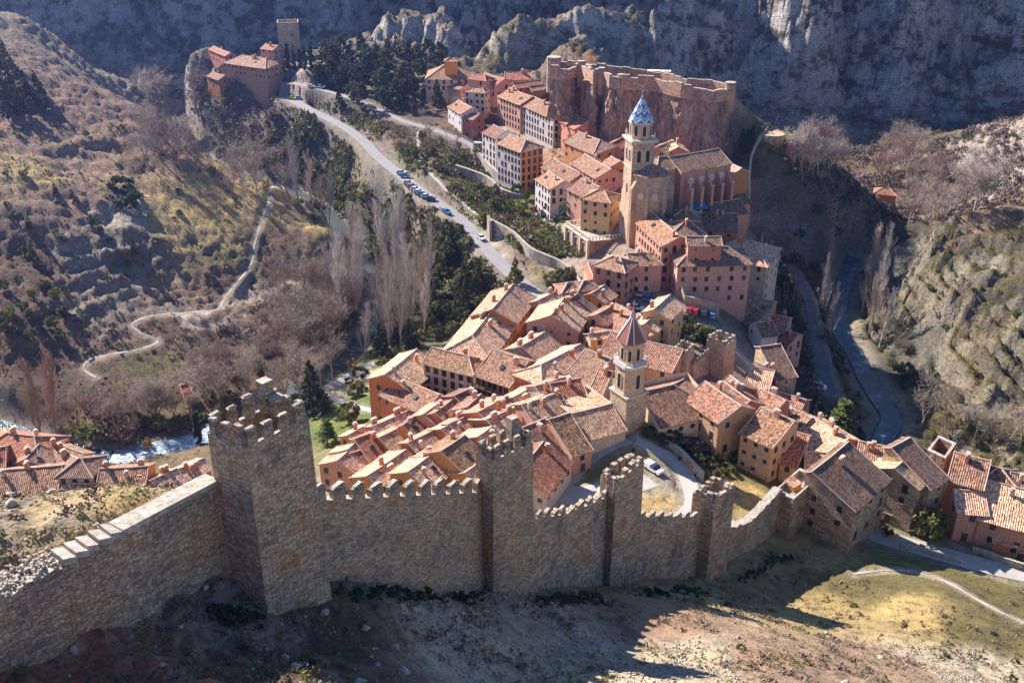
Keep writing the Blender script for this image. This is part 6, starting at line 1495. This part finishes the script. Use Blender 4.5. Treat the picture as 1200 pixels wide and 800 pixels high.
T = dict(
 bare=[make_tree('bare_tree', 'round', s, 11, b) for s, b in ((1, 'grey'), (2, 'purple'), (3, 'grey'))],
 poplar=[make_tree('bare_poplar', 'poplar', s, 17, b, .05) for s, b in ((4, 'pale'), (5, 'pale'), (6, 'grey'))],
 tanpop=[make_tree('tan_poplar', 'poplar', s, 20, 'tan', .10) for s in (7, 8)],
 multi=[make_tree('bare_shrub_tree', 'multi', s, 8, b) for s, b in ((9, 'purple'), (10, 'grey'))],
 pine=[make_leafy('pine_tree', 'ball', s, 12, 3.8, 'dark', 46, 46, .26) for s in (11, 12)]+[make_leafy('pine_tree', 'cone', 13, 13, 3.6, 'dark', 60, 40, .26)],
 conifer=[make_leafy('conifer', 'cone', s, 14, 3.4, 'dark', 80, 40, .24) for s in (14, 15)],
 olivecon=[make_leafy('conifer', 'cone', s, 11, 3.0, 'olive', 70, 40, .24) for s in (16,)],
 cypress=[make_leafy('cypress', 'column', s, 12, 1.5, 'cypress', 44, 40, .22) for s in (17, 18)],
 cedar=[make_leafy('cedar', 'cedar', s, 11, 5.2, 'cedar', 110, 34, .26) for s in (19,)],
 darkcedar=[make_leafy('dark_cedar', 'cedar', s, 12, 5.0, 'dark', 120, 34, .27) for s in (20,)],
 broad=[make_leafy('green_tree', 'ball', s, 7, 3.0, 'olive', 34, 40, .24) for s in (21, 22)],
 bright=[make_leafy('bright_green_tree', 'ball', s, 6, 2.8, 'bright', 34, 40, .24) for s in (23,)],
 yellow=[make_leafy('yellow_tree', 'ball', s, 6.5, 2.4, 'yellow', 24, 36, .22) for s in (24,)],
 bushd=[make_bush('bush', 30, 2.6, 2.1, 'dark', 16, 30, .2)], busho=[make_bush('bush', s, 2.3, 2.0, 'olive', 16, 30, .2) for s in (31, 32)],
 bushb=[make_bush('bush', 33, 2.0, 1.9, 'bright', 14, 30, .18)], bushr=[make_bush('bush', 34, 2.0, 1.9, 'rust', 14, 30, .18)],
 bushy=[make_bush('bush', 35, 2.2, 1.9, 'yellow', 14, 30, .18)], bushn=[make_bush('bush', 36, 2.6, 2.2, 'brown', 18, 34, .17)])
USED = set(); RT = random.Random(77)
def put_at(kind, x, y, z, s, label, group, cat):
    protos = T[kind]; i = RT.randrange(len(protos)); k = (kind, i)
    if k not in USED: o = protos[i]; USED.add(k)
    else: o = copy_tree(protos[i])
    o.location = (x, y, z-.15); o.rotation_euler = (0, 0, RT.uniform(0, 6.28)); o.scale = (s*RT.uniform(.88, 1.12), s*RT.uniform(.88, 1.12), s*RT.uniform(.9, 1.12)); tag(o, label, cat, group); return o
QUEUE = []
def one(kind, px, py, s, label, group=None, cat='tree', ymin=100., zoff=0): QUEUE.append((kind, px, py, s, label, group, cat, ymin, zoff))
def many(kind, pts, s, label, group, cat='tree', ymin=100., js=.25):
    for px, py in pts: QUEUE.append((kind, px, py, s*RT.uniform(1-js, 1+js), label, group, cat, ymin, 0))
def box(x0, y0, x1, y1, n, sk=0.0):
    """n spread points in a slanted box; sk shifts x with y"""
    out = []
    for i in range(n):
        best = None
        for t in range(8):
            p = (RT.uniform(x0, x1), RT.uniform(y0, y1)); p = (p[0]+sk*(p[1]-y0), p[1]); d = min([math.hypot(p[0]-q[0], (p[1]-q[1])*1.6) for q in out] or [99])
            if best is None or d > best[0]: best = (d, p)
        out.append(best[1])
    return out
def line(pts, n, j=4):
    out = []; seg = [(pts[i], pts[i+1]) for i in range(len(pts)-1)]; Ls = [math.dist(a, b) for a, b in seg]; tot = sum(Ls)
    for i in range(n):
        u = (i+.5)/n*tot
        for (a, b), l in zip(seg, Ls):
            if u <= l: t = u/l; break
            u -= l
        out.append((a[0]+(b[0]-a[0])*t+RT.uniform(-j, j), a[1]+(b[1]-a[1])*t+RT.uniform(-j, j)))
    return out
# -- bare groves in the left valley
GA = 'bare trees of the left valley grove'
many('bare', box(238,440,345,485,20), 1.35, 'bare grey tree in the grove along the left river below the hillside', GA, ymin=150)
many('bare', box(330,345,405,440,34), 1.45, 'bare grey tree in the grove along the left river below the hillside', GA, ymin=150)
many('poplar', box(395,330,470,425,38), 1.25, 'slender pale bare poplar in the stand below the gorge road', 'bare poplars below the gorge road', ymin=150)
many('poplar', box(425,285,475,340,16), 1.2, 'slender pale bare poplar in the stand below the gorge road', 'bare poplars below the gorge road', ymin=150)
many('poplar', box(470,350,505,395,8), 1.3, 'slender pale bare poplar in the stand below the gorge road', 'bare poplars below the gorge road', ymin=150)
many('multi', box(235,380,330,430,12), .7, 'low purplish bare thicket tree on the far bank of the left river', 'bare thickets of the left bank', ymin=150)
many('multi', line([(0,478),(40,488),(75,492),(215,482),(240,470)], 10), .85, 'low bare thicket tree beside the riverside bushes at left', 'bare riverside thickets at left', ymin=120)
one('tanpop', 46, 511, 1.15, 'left one of the two tall tan poplars above the village roofs', None, ymin=120)
one('tanpop', 66, 514, 1.2, 'right one of the two tall tan poplars above the village roofs', None, ymin=120)
one('bare', 145, 522, 1.7, 'forked bare tree with yellow leaves at its foot beside the white water', None, ymin=120)
one('multi', 182, 488, 1.8, 'round silvery grey bare tree above the white river water', None, ymin=120)
one('broad', 271, 489, 1.1, 'rounded yellow green willow left of the tallest tower', None, ymin=120)
one('cypress', 233, 516, .85, 'small dark fir just left of the tallest tower beside the river', None, ymin=120)
one('conifer', 368, 484, 1.25, 'tall dark narrow fir standing right behind the tallest tower', None, ymin=120)
one('cedar', 384, 520, .62, 'small yellow green cedar beside the right edge of the tallest tower', None, ymin=120)
one('broad', 408, 496, .9, 'dark green round tree below the courtyard mansion gable', None, ymin=120)
one('broad', 378, 478, .7, 'small dark tree by the riverside garden path', None, ymin=120)
one('yellow', 173, 524, .55, 'small bright yellow tree in front of the white water', None, ymin=120)
one('yellow', 140, 516, .5, 'golden shrub at the foot of the forked bare tree', None, ymin=120)
one('yellow', 84, 505, .5, 'golden bush behind the tan poplars', None, ymin=120)
one('yellow', 262, 418, .45, 'little yellow tree in the grey grove of the left valley', None, ymin=150)
many('busho', line([(80,522),(105,512),(130,500),(160,498),(200,500),(235,498)], 16, 6), 1.3, 'olive bush in the belt between the left river and the village', 'bushes between the left river and the village', 'bush', 120)
many('bushn', line([(100,520),(150,508),(195,512),(215,505)], 7, 5), 1.5, 'brown bush in the belt by the left river', 'brown bushes by the left river', 'bush', 120)
many('bushd', line([(330,478),(345,470),(400,452),(430,432),(445,410)], 9, 3), .9, 'dark clipped bush by the riverside park paths', 'bushes of the riverside park', 'bush', 150)
many('conifer', [(463,404),(481,408),(447,418)], .85, 'dark conifer in the trio behind the courtyard mansion', 'trio of conifers behind the courtyard mansion', ymin=150)
# -- slope between road and gorge
one('conifer', 530, 312, 1.05, 'large dark conifer below the gorge road, upper one', None, ymin=150)
one('conifer', 547, 372, 1.0, 'large conifer left of the long orange apartment house', None, ymin=150)
one('olivecon', 604, 338, .85, 'green conifer standing in front of the road near the long orange house', None, ymin=150)
one('olivecon', 560, 345, .9, 'olive conifer by the road bend above the orange apartment house', None, ymin=150)
many('olivecon', box(500,325,560,395,9), .75, 'olive green conifer on the slope left of the orange apartment house', 'conifers on the slope under the road', ymin=150)
many('broad', box(490,268,555,330,20), .75, 'green tree on the slope under the gorge road', 'green trees under the gorge road', ymin=150)
many('broad', box(500,370,545,400,8), .7, 'green tree on the slope under the gorge road', 'green trees under the gorge road', ymin=150)
many('busho', box(405,190,470,270,15,.35), 1.3, 'olive bush on the rocky slope under the upper half of the gorge road', 'bushes under the upper gorge road', 'bush', 150)
many('busho', box(450,255,520,330,13,.2), 1.2, 'olive bush on the rocky slope under the lower half of the gorge road', 'bushes under the lower gorge road', 'bush', 150)
many('olivecon', box(335,128,385,178,22,.4), .62, 'young green conifer in the plantation under the palace road', 'young conifers under the palace road', ymin=200)
many('broad', box(480,165,600,262,34,.25), .62, 'green tree on the terraced slope between the road and the tall hotel', 'green trees between the road and the hotel', ymin=150)
many('bright', box(545,205,610,250,10,.2), .6, 'bright green tree on the terraces below the tall hotel', 'bright trees below the hotel', ymin=150)
many('bare', box(445,130,545,185,24,.3), .6, 'bare brown tree between the upper road and the first white houses', 'bare trees beside the upper road', ymin=200)
many('busho', box(430,150,560,235,9,.5), .9, 'olive bush along the concrete track below the upper road', 'bushes along the concrete track', 'bush', 150)
one('darkcedar', 668, 262, .95, 'large spreading dark cedar left of the arcaded terrace', None, ymin=150)
one('bushd', 647, 258, 2.1, 'dense rounded dark evergreen left of the large cedar', None, ymin=150)
one('bushr', 628, 250, 1.7, 'rusty red hedge clump above the grey ramp', None, 'bush', ymin=150)
many('bushb', [(612,255),(635,278),(645,284),(600,248),(652,270)], 1.1, 'bright green bush on the bank above the grey ramp', 'bright bushes above the grey ramp', 'bush', 150)
many('broad', [(655,330),(662,335),(668,328),(645,338)], .62, 'green tree squeezed between the ramp wall and the turret houses', 'trees between ramp wall and turret houses', ymin=150)
one('darkcedar', 660, 170, .75, 'grey green tree before the lower end of the long arched facade', None, ymin=150)
many('bushb', [(667,128),(672,133),(620,107),(664,122)], 1.2, 'yellow green bush at the foot of the castle rock', 'bushes at the foot of the castle rock', 'bush', 150)
many('pine', [(701,152),(713,151),(722,148)], .85, 'dark pine in the group below the red castle cliff', 'three pines below the castle cliff', ymin=150)
one('cypress', 714, 128, .8, 'dark cypress against the red castle cliff', None, ymin=150)
one('pine', 667, 112, .7, 'dark pine by the round castle turret', None, ymin=150)
many('broad', box(680,120,720,150,8), .5, 'small green tree on the terraces below the castle', 'small trees below the castle', ymin=150)
# -- pines around the palace
GP = 'dark pines beside the palace and the upper road'
many('pine', box(372,70,520,128,44), .95, 'dark pine in the wood between the palace and the convent', GP, ymin=250)
many('conifer', box(378,62,500,100,12), .95, 'dark conifer in the wood between the palace and the convent', 'conifers between the palace and the convent', ymin=250)
many('cypress', [(331,76),(338,80),(345,82),(352,80),(358,84),(366,82)], 1.0, 'dark cypress standing in front of the tan keep', 'cypresses at the keep', ymin=250)
many('pine', [(344,92),(352,94),(372,96),(385,110)], .7, 'dark pine in the wood between the palace and the convent', GP, ymin=250)
many('cypress', [(228,83),(233,84),(252,78)], .6, 'small cypress at the narrow palace wing', 'small cypresses at the palace wing', ymin=250)
one('bare', 337, 100, .7, 'round rusty bare tree below the palace forecourt', None, ymin=250)
many('busho', box(232,95,268,150,8), 1.5, 'olive bush on the palace rock above the gorge', 'bushes on the palace rock', 'bush', 250)
many('bare', box(172,110,235,200,34), 1.3, 'bare purplish tree in the shaded gorge below the palace', 'bare trees in the gorge below the palace', ymin=300)
many('bare', box(270,190,350,235,22), 1.1, 'bare tree at the gorge bottom beyond the sunlit hill', 'bare trees at the gorge bottom', ymin=300)
many('yellow', [(312,222),(320,222),(265,158)], .7, 'yellow autumn tree at the gorge bottom', 'yellow trees at the gorge bottom', ymin=300)
many('busho', box(275,165,350,200,5), 1.5, 'grey green bush at the gorge bottom below the palace', 'grey green bushes in the gorge', 'bush', 300)
# -- left hillside
GH = 'pines on the upper left hillside'
many('pine', [(6,70),(14,82),(22,95),(8,98),(30,108),(18,118),(35,122),(45,112),(50,128),(10,140),(25,138),(5,125),(38,140),(3,110)], .75, 'dark pine in the dense patch at the upper left picture edge', GH, ymin=150)
many('bushd', [(143,222),(150,230),(156,238),(148,240)], 1.9, 'dark evergreen clump alone on the sunlit left hillside', 'evergreen clump on the left hillside', 'bush', 150)
many('olivecon', [(65,225),(85,232),(108,262),(118,272),(35,268),(158,300),(150,310),(28,290),(38,300)], .45, 'small scattered conifer on the left hillside', 'scattered conifers on the left hillside', ymin=150)
many('broad', box(5,335,80,400,14), .5, 'small olive tree like shrub low on the left hillside', 'low trees on the left hillside', ymin=150)
many('busho', box(0,150,290,330,20), .75, 'olive shrub dotted over the left hillside', 'shrubs dotted over the left hillside', 'bush', 150)
many('bushd', box(0,200,250,420,13), .7, 'dark shrub dotted over the left hillside', 'dark shrubs dotted over the left hillside', 'bush', 150)
# -- right valley
many('bare', box(930,175,985,215,20), 1.15, 'pale bare tree in the far right gorge behind the dark hill', 'bare trees behind the dark hill', ymin=300)
many('bare', box(1030,175,1080,215,16), 1.3, 'pinkish bare tree in the row under the right mountain', 'bare trees under the right mountain', ymin=300)
many('bare', box(1060,215,1150,275,28), 1.3, 'bare grey tree in the valley thicket above the right hillside', 'bare trees in the right valley thicket', ymin=300)
many('poplar', box(962,345,1032,398,24), 1.15, 'tall bare poplar lining the right river', 'bare poplars along the right river', ymin=200)
many('bushn', box(950,190,1080,260,7), 1.4, 'brown bush in the far right valley', 'brown bushes in the far right valley', 'bush', 250)
one('multi', 1055, 415, .8, 'lone pale bare shrub tree between the right river and the rocks', None, ymin=200)
many('bare', [(1090,480),(1078,500),(1110,500),(1066,512),(1130,505),(1150,508),(1165,520),(1185,512),(1100,515),(1195,525),(1140,520)], 1.0, 'bare grey tree below the right hillside behind the last houses', 'bare trees behind the last houses', ymin=150)
many('broad', [(1060,440),(1045,430),(1070,455)], .6, 'olive tree on the shaded bank of the right river', 'trees on the right river bank', ymin=200)
many('bushd', box(915,270,960,420,12,.05), 1.2, 'dark bush on the shaded slope above the right valley road', 'bushes above the right valley road', 'bush', 200)
many('bushn', box(925,395,950,480,7), 1.4, 'brown leafless bush right of the shaded houses', 'brown bushes right of the shaded houses', 'bush', 200)
many('bushd', box(1000,500,1030,520,8), 1.2, 'dark bush beside the lower right river', 'bushes beside the lower right river', 'bush', 150)
many('bushd', box(1010,300,1045,380,7), 1.3, 'dark bush on the far bank of the right river', 'bushes on the far bank of the right river', 'bush', 200)
many('busho', box(1050,240,1200,480,16), .55, 'small olive shrub between the ledges of the rocky right hillside', 'shrubs on the rocky right hillside', 'bush', 150)
many('busho', box(885,175,960,215,7), .8, 'olive shrub on the sunlit crest of the dark hill', 'shrubs on the dark hill', 'bush', 250)
one('cedar', 984, 511, .92, 'bright green cedar glowing behind the roofs by the right river', None, ymin=130)
one('cypress', 957, 493, .6, 'small grey green fir left of the bright green cedar', None, ymin=130)
many('poplar', [(893,312),(898,316),(889,308)], .6, 'pale bare poplar behind the tan stone mansion', 'pale poplars behind the tan mansion', ymin=200)
many('cypress', [(868,182),(874,178),(880,172)], .8, 'dark cypress inside the hill crest wall', 'cypresses inside the hill wall', ymin=200)
many('bare', [(842,352),(850,350)], .55, 'dark bare tree before the great pink mansion', 'bare trees before the great mansion', ymin=150)
one('olivecon', 796, 406, .55, 'green spreading bush tree in the walled garden by the tower', None, ymin=150)
many('busho', [(806,388),(814,390),(820,393),(830,392)], 1.3, 'golden green rounded bush in the walled garden', 'rounded bushes in the walled garden', 'bush', 150)
many('bushd', [(792,382),(800,384),(826,402),(815,402)], 1.3, 'dark bush in the walled garden', 'dark bushes in the walled garden', 'bush', 150)
# -- near the lane and inside the wall
one('broad', 1085, 632, 1.05, 'half bare tree with yellow green leaves beside the lane', None, ymin=100)
one('bushr', 1038, 626, .8, 'orange brown bush by the lane wall', None, 'bush', 100)
many('bushb', [(1052,632),(1064,634),(1108,640),(1122,642),(1133,646),(1146,646)], .55, 'low green bush along the lane verge', 'low bushes along the lane verge', 'bush', 100)
many('bushb', [(668,556),(676,550),(684,546),(692,541),(700,538),(676,556),(686,552)], .75, 'bright green shrub on the bank beside the curving street', 'bright shrubs beside the curving street', 'bush', 130)
many('busho', box(795,525,860,560,14), .7, 'olive shrub in the sunken garden below the church', 'shrubs in the sunken garden', 'bush', 130)
many('bushn', [(815,528),(838,540),(846,532),(800,522),(826,526)], .9, 'brown shrub in the sunken garden below the church', 'brown shrubs in the sunken garden', 'bush', 130)
many('bright', [(882,552),(874,545),(892,556)], .42, 'yellow green bush before the timber framed house', 'yellow green bushes at the timber framed house', ymin=130)
many('bushd', box(740,510,790,520,7), .8, 'dark bush in the belfry shadow', 'bushes in the belfry shadow', 'bush', 130)
# place them all (heights read in one go)
many('poplar', line([(345,232),(385,258),(412,292),(440,330),(442,372),(418,412),(385,446)], 18, 5), 1.1, 'bare poplar lining the near bank of the left river', 'bare poplars on the bank of the left river', ymin=150)
many('bare', line([(300,480),(335,468),(375,452),(405,425)], 12, 6), 1.3, 'bare grey tree in the grove along the left river below the hillside', GA, ymin=150)
many('busho', line([(350,240),(395,268),(420,300),(447,340),(450,375)], 10, 7), 1.3, 'olive bush on the near bank of the left river', 'bushes on the near bank of the left river', 'bush', 150)
many('yellow', box(250,390,420,460,9), .5, 'yellow leaved shrub among the bare trees of the left grove', 'yellow shrubs in the left grove', 'bush', 150)
many('busho', box(240,400,420,470,10), 1.3, 'olive bush under the bare trees of the left grove', 'bushes in the left grove', 'bush', 150)
many('broad', box(400,300,470,400,14), .8, 'green tree among the pale poplars', 'green trees among the poplars', ymin=150)
GF = 'dark scrub bushes along the foot of the great wall'
for seg_, n_ in (([(398,699),(470,702),(566,703)],12), ([(632,709),(705,701)],9), ([(752,698),(830,695)],9), ([(868,680),(925,652)],8), ([(250,712),(300,735)],6)):
    many('bushd', line(seg_, n_, 3), .42, 'dark scrub bush at the shaded foot of the great wall', GF, 'bush', 20)
many('busho', box(850,705,1190,780,12), .26, 'small olive clump on the dry slope at lower right', 'olive clumps on the dry slope', 'bush', 20)
pos = []
for q in QUEUE: pos.append(hit(q[1], q[2], 0, q[7]))
px_ = np.array([p[0] for p in pos]); py_ = np.array([p[1] for p in pos]); pz_ = HF(px_, py_)
wf_, _ = flat_weight(px_, py_)
NB = 0
for q, x, y, z, wf in zip(QUEUE, px_, py_, pz_, wf_):
    if wf > .75 and q[5]: continue
    if q[5] and any((x-h[0][0])**2+(y-h[0][1])**2 < (h[1]*.75)**2 for h in HOUSES): continue
    put_at(q[0], x, y, z, q[3], q[4], q[5], q[6]); NB += 1
print('plants', NB, len(QUEUE))
for k, v in T.items():
    for i, o in enumerate(v):
        if (k, i) not in USED:
            for ch in list(o.children): bpy.data.objects.remove(ch)
            bpy.data.objects.remove(o)
# -- ground cover: scrub on the hills, tufts and stones on the near slope
def cover(name, label, n, weight, hgt, mat, kind='tuft', seed=1, per=7, spread=.5, leaf=.14):
    r_ = np.random.RandomState(seed); Rg = np.hypot(GX, GY); cell = Rg**2
    w_ = (weight*cell**.5).ravel(); w_ = np.clip(w_, 0, None); w_ /= w_.sum(); idx = r_.choice(w_.size, n, p=w_)
    x, y, z = GX.ravel()[idx], GY.ravel()[idx], GZ.ravel()[idx]; rg = np.hypot(x, y)
    x = x+r_.normal(size=n)*rg*.0012; y = y+r_.normal(size=n)*rg*.0015
    s = r_.uniform(.5, 1.5, n)*hgt
    if kind == 'stone':
        C = np.stack([x, y, z+s*.25], 1); V = []; base = np.array([(1,0,0),(-1,0,0),(0,1,0),(0,-1,0),(0,0,.8),(0,0,-.8)]); F_ = np.array([(0,2,4),(2,1,4),(1,3,4),(3,0,4),(2,0,5),(1,2,5),(3,1,5),(0,3,5)])
        B = base[None]*s[:, None, None]*r_.uniform(.5, 1.2, (n, 6, 1)); a = r_.rand(n)*6.28; ca, sa = np.cos(a), np.sin(a)
        Bx = B[..., 0]*ca[:, None]-B[..., 1]*sa[:, None]; By = B[..., 0]*sa[:, None]+B[..., 1]*ca[:, None]; P_ = np.stack([Bx, By, B[..., 2]], -1)+C[:, None]
        Fi = (F_[None]+np.arange(n)[:, None, None]*6).reshape(-1)
        me = bpy.data.meshes.new(name); me.vertices.add(n*6); me.vertices.foreach_set('co', P_.reshape(-1).astype(np.float32)); me.loops.add(len(Fi)); me.polygons.add(n*8)
        me.loops.foreach_set('vertex_index', Fi.astype(np.int32)); me.polygons.foreach_set('loop_start', np.arange(0, len(Fi), 3, dtype=np.int32)); me.polygons.foreach_set('loop_total', np.full(n*8, 3, np.int32)); me.update(calc_edges=True); me.materials.append(mat)
    else:
        C = np.repeat(np.stack([x, y, z], 1), per, 0); ss = np.repeat(s, per); q = rdir(r_, n*per)*ss[:, None]*spread*r_.rand(n*per, 1)**.4; q[:, 2] = np.abs(q[:, 2])*.9+ss*.05; C = C+q
        U, V_ = leaf_faces(r_, C, 1.0); U *= ss[:, None]*leaf*2.2; V_ *= ss[:, None]*leaf*2.2; me = quads_mesh(name, C, U, V_, mat, None, True)
    o = bpy.data.objects.new(name, me); COL.objects.link(o); tag(o, label, kind='stuff'); return o
Rg = np.hypot(GX, GY); rug = GS[..., 3]; lum = GS[..., :3].sum(-1); free = (1-GW)
far = np.clip((Rg-110)/40, 0, 1)*np.clip((660-Rg)/80, 0, 1)
patch = np.clip(fbm(GX, GY, 22, 3)*1.6+.5, 0.05, 1.5)
hillw = far*free*np.clip(rug*2-.25, 0, 1.0)*patch
cover('scrub', 'low dark and olive scrub speckling the hillsides', 22000, hillw, .65, LM['olive'], 'tuft', 3, 9, .75, .16)
cover('dark_scrub', 'darker juniper scrub speckling the hillsides', 4500, hillw*np.clip(fbm(GX+90, GY, 40, 2)*2+.4, 0, 1), 1.0, LM['dark'], 'tuft', 4, 10, .75, .16)
cover('dry_grass', 'dry straw coloured tufts on the left hillside and slopes', 16000, far*free*np.clip(1-np.abs(rug-.7)*1.4, 0, 1)*(GX < 60), .7, leaf_mat('straw', [(.22,.17,.08),(.34,.27,.14),(.44,.36,.20)], .2), 'tuft', 5, 7, .7, .15)
def inpoly(poly):
    dx, dy, dz = GX, GY, GZ-CAMZ; f_ = dy*CT-dz*ST; u_ = -(dy*ST+dz*CT)*-1
    PXg = 600+F*dx/f_; PYg = 400-F*(dy*ST+dz*CT)/f_; ins = np.zeros(GX.shape, bool); n = len(poly)
    for i in range(n):
        (x0, y0), (x1, y1) = poly[i], poly[(i+1) % n]
        c_ = ((y0 > PYg) != (y1 > PYg)) & (PXg < (x1-x0)*(PYg-y0)/(y1-y0+1e-9)+x0); ins ^= c_
    return ins*1.0
BANK = inpoly([(340,120),(470,215),(560,290),(600,335),(500,400),(440,430),(440,370),(440,320),(400,262),(330,215),(270,180)])*free
TERR = inpoly([(380,120),(470,150),(560,185),(620,250),(690,300),(640,300),(560,275),(500,225),(430,170),(350,120)])*free
GORG = inpoly([(160,90),(260,60),(340,110),(340,215),(290,205),(200,150)])*free
FARV = inpoly([(880,130),(1200,120),(1200,235),(1100,260),(1030,300),(1000,330),(960,240),(900,170)])*free
RB = inpoly([(880,290),(960,300),(1000,420),(1030,470),(1030,520),(960,500),(940,420),(900,350)])*free
LV = inpoly([(240,400),(330,340),(400,290),(440,330),(430,420),(330,470),(220,505),(90,500),(100,470),(200,450)])*free
cover('undergrowth', 'dense mixed undergrowth on the slope between the gorge road and the left river', 6000, BANK*patch, 1.7, LM['olive'], 'tuft', 21, 16, .8, .14)
cover('dark_undergrowth', 'dark evergreen undergrowth on the slope between the gorge road and the left river', 2400, BANK*np.clip(patch-.2, 0, 2), 2.0, LM['dark'], 'tuft', 22, 16, .8, .14)
cover('terrace_growth', 'mixed green growth on the terraces under the upper road', 3000, TERR*patch, 1.3, LM['olive'], 'tuft', 23, 14, .8, .14)
cover('bright_growth', 'bright green leafy patches under the upper road and the gorge road', 4600, (TERR+BANK*.4)*patch, 1.2, LM['bright'], 'tuft', 24, 14, .8, .14)
cover('brown_growth', 'leafless brown growth filling the gorges and river banks', 7500, (GORG+FARV*.5+RB*.3+LV*.35+TERR*.35+BANK*.4)*patch, 1.9, BM['purple'], 'tuft', 25, 18, .9, .09)
cover('bank_growth', 'dark growth along the shaded right river banks', 3000, (RB+GORG*.5+FARV*.2)*patch, 1.6, LM['dark'], 'tuft', 26, 14, .8, .14)
near = np.clip((175-Rg)/30, 0, 1)*free*np.clip(rug*6-.3, 0, 1)
pn = np.clip(fbm(GX, GY, 7, 3)*2+.3, 0, 1)
cover('stones', 'pale loose stones strewn over the near slope outside the wall', 15000, near*np.clip((lum-.7)*2, .03, 1)*np.clip(fbm(GX+50, GY, 6, 3)*2+.4, 0.02, 1), .17, M_COPE, 'stone', 6)
cover('grass_tufts', 'straw tufts on the near slope outside the wall', 20000, near*pn, .42, bpy.data.materials['straw'], 'tuft', 7, 8, .6, .11)
cover('green_tufts', 'dull olive herbs on the near slope outside the wall', 6000, near*np.clip(fbm(GX-70, GY+30, 9, 3)*2.2, 0, 1), .5, LM['olive'], 'tuft', 8, 8, .6, .12)
cover('thyme_clumps', 'dark grey brown thyme clumps on the near slope outside the wall', 2600, near*np.clip(fbm(GX+170, GY+30, 12, 3)*2.2, 0, 1), .75, LM['brown'], 'tuft', 9, 16, .75, .10)

cover('boulders', 'larger pale rocks breaking through the near slope outside the wall', 500, near*np.clip((rug-.2)*4, .05, 1), .55, M_COPE, 'stone', 16)
# ------------------------------------------------------------------ air
me_ = bpy.data.meshes.new('haze'); bmh = bmesh.new(); bmesh.ops.create_cube(bmh, size=1.0)
zlo, zhi = -60.0, 260.0
for v in bmh.verts: v.co = (v.co.x*3600, v.co.y*3600+600, (zlo+zhi)/2+v.co.z*(zhi-zlo))
bmh.to_mesh(me_); bmh.free(); hz = bpy.data.objects.new('haze', me_); COL.objects.link(hz); tag(hz, 'thin bluish sunlit air filling the valley', kind='stuff')
hm = bpy.data.materials.new('haze_air'); hm.use_nodes = True; nt = hm.node_tree; nt.nodes.remove(nt.nodes['Principled BSDF'])
pv = nt.nodes.new('ShaderNodeVolumePrincipled'); pv.inputs['Color'].default_value = (.30, .42, 1, 1); pv.inputs['Density'].default_value = HAZE; pv.inputs['Anisotropy'].default_value = .65
nt.links.new(pv.outputs[0], nt.nodes['Material Output'].inputs['Volume']); me_.materials.append(hm)
# ------------------------------------------------------------------ camera, sun, sky
cam = bpy.data.cameras.new('camera'); co = bpy.data.objects.new('camera', cam); COL.objects.link(co)
cam.sensor_width = 36; cam.lens = F/1200*36; cam.clip_end = 4000; cam.clip_start = .5
co.location = (0, 0, CAMZ); co.rotation_euler = (math.pi/2-TH, 0, 0); SC.camera = co
SUN_EL = R(34.5); LX, LY = -.73, .68; n_ = math.hypot(LX, LY); LX /= n_; LY /= n_
L3 = Vector((LX*math.cos(SUN_EL), LY*math.cos(SUN_EL), math.sin(SUN_EL)))
sl = bpy.data.lights.new('sun', 'SUN'); sl.energy = 5.0; sl.angle = R(.5); sl.color = (1, .90, .825)
so = bpy.data.objects.new('sun', sl); COL.objects.link(so); so.rotation_euler = L3.to_track_quat('Z', 'Y').to_euler(); so.location = (0, 0, 300)
w = bpy.data.worlds.new('World'); SC.world = w; w.use_nodes = True; nt = w.node_tree
sk = nt.nodes.new('ShaderNodeTexSky'); sk.sky_type = 'NISHITA'; sk.sun_disc = False; sk.sun_elevation = SUN_EL
sk.sun_rotation = math.atan2(LX, LY); sk.air_density = 1.0; sk.dust_density = .05; sk.ozone_density = 8.0
nt.links.new(sk.outputs[0], nt.nodes['Background'].inputs[0]); nt.nodes['Background'].inputs[1].default_value = .074
vs = SC.view_settings; vs.view_transform = 'Standard'; vs.look = 'None'; vs.exposure = EXPO; vs.gamma = 1; vs.use_curve_mapping = False
SC.cycles.max_bounces = 5; SC.cycles.diffuse_bounces = 3; SC.cycles.volume_bounces = 0; SC.cycles.use_denoising = True
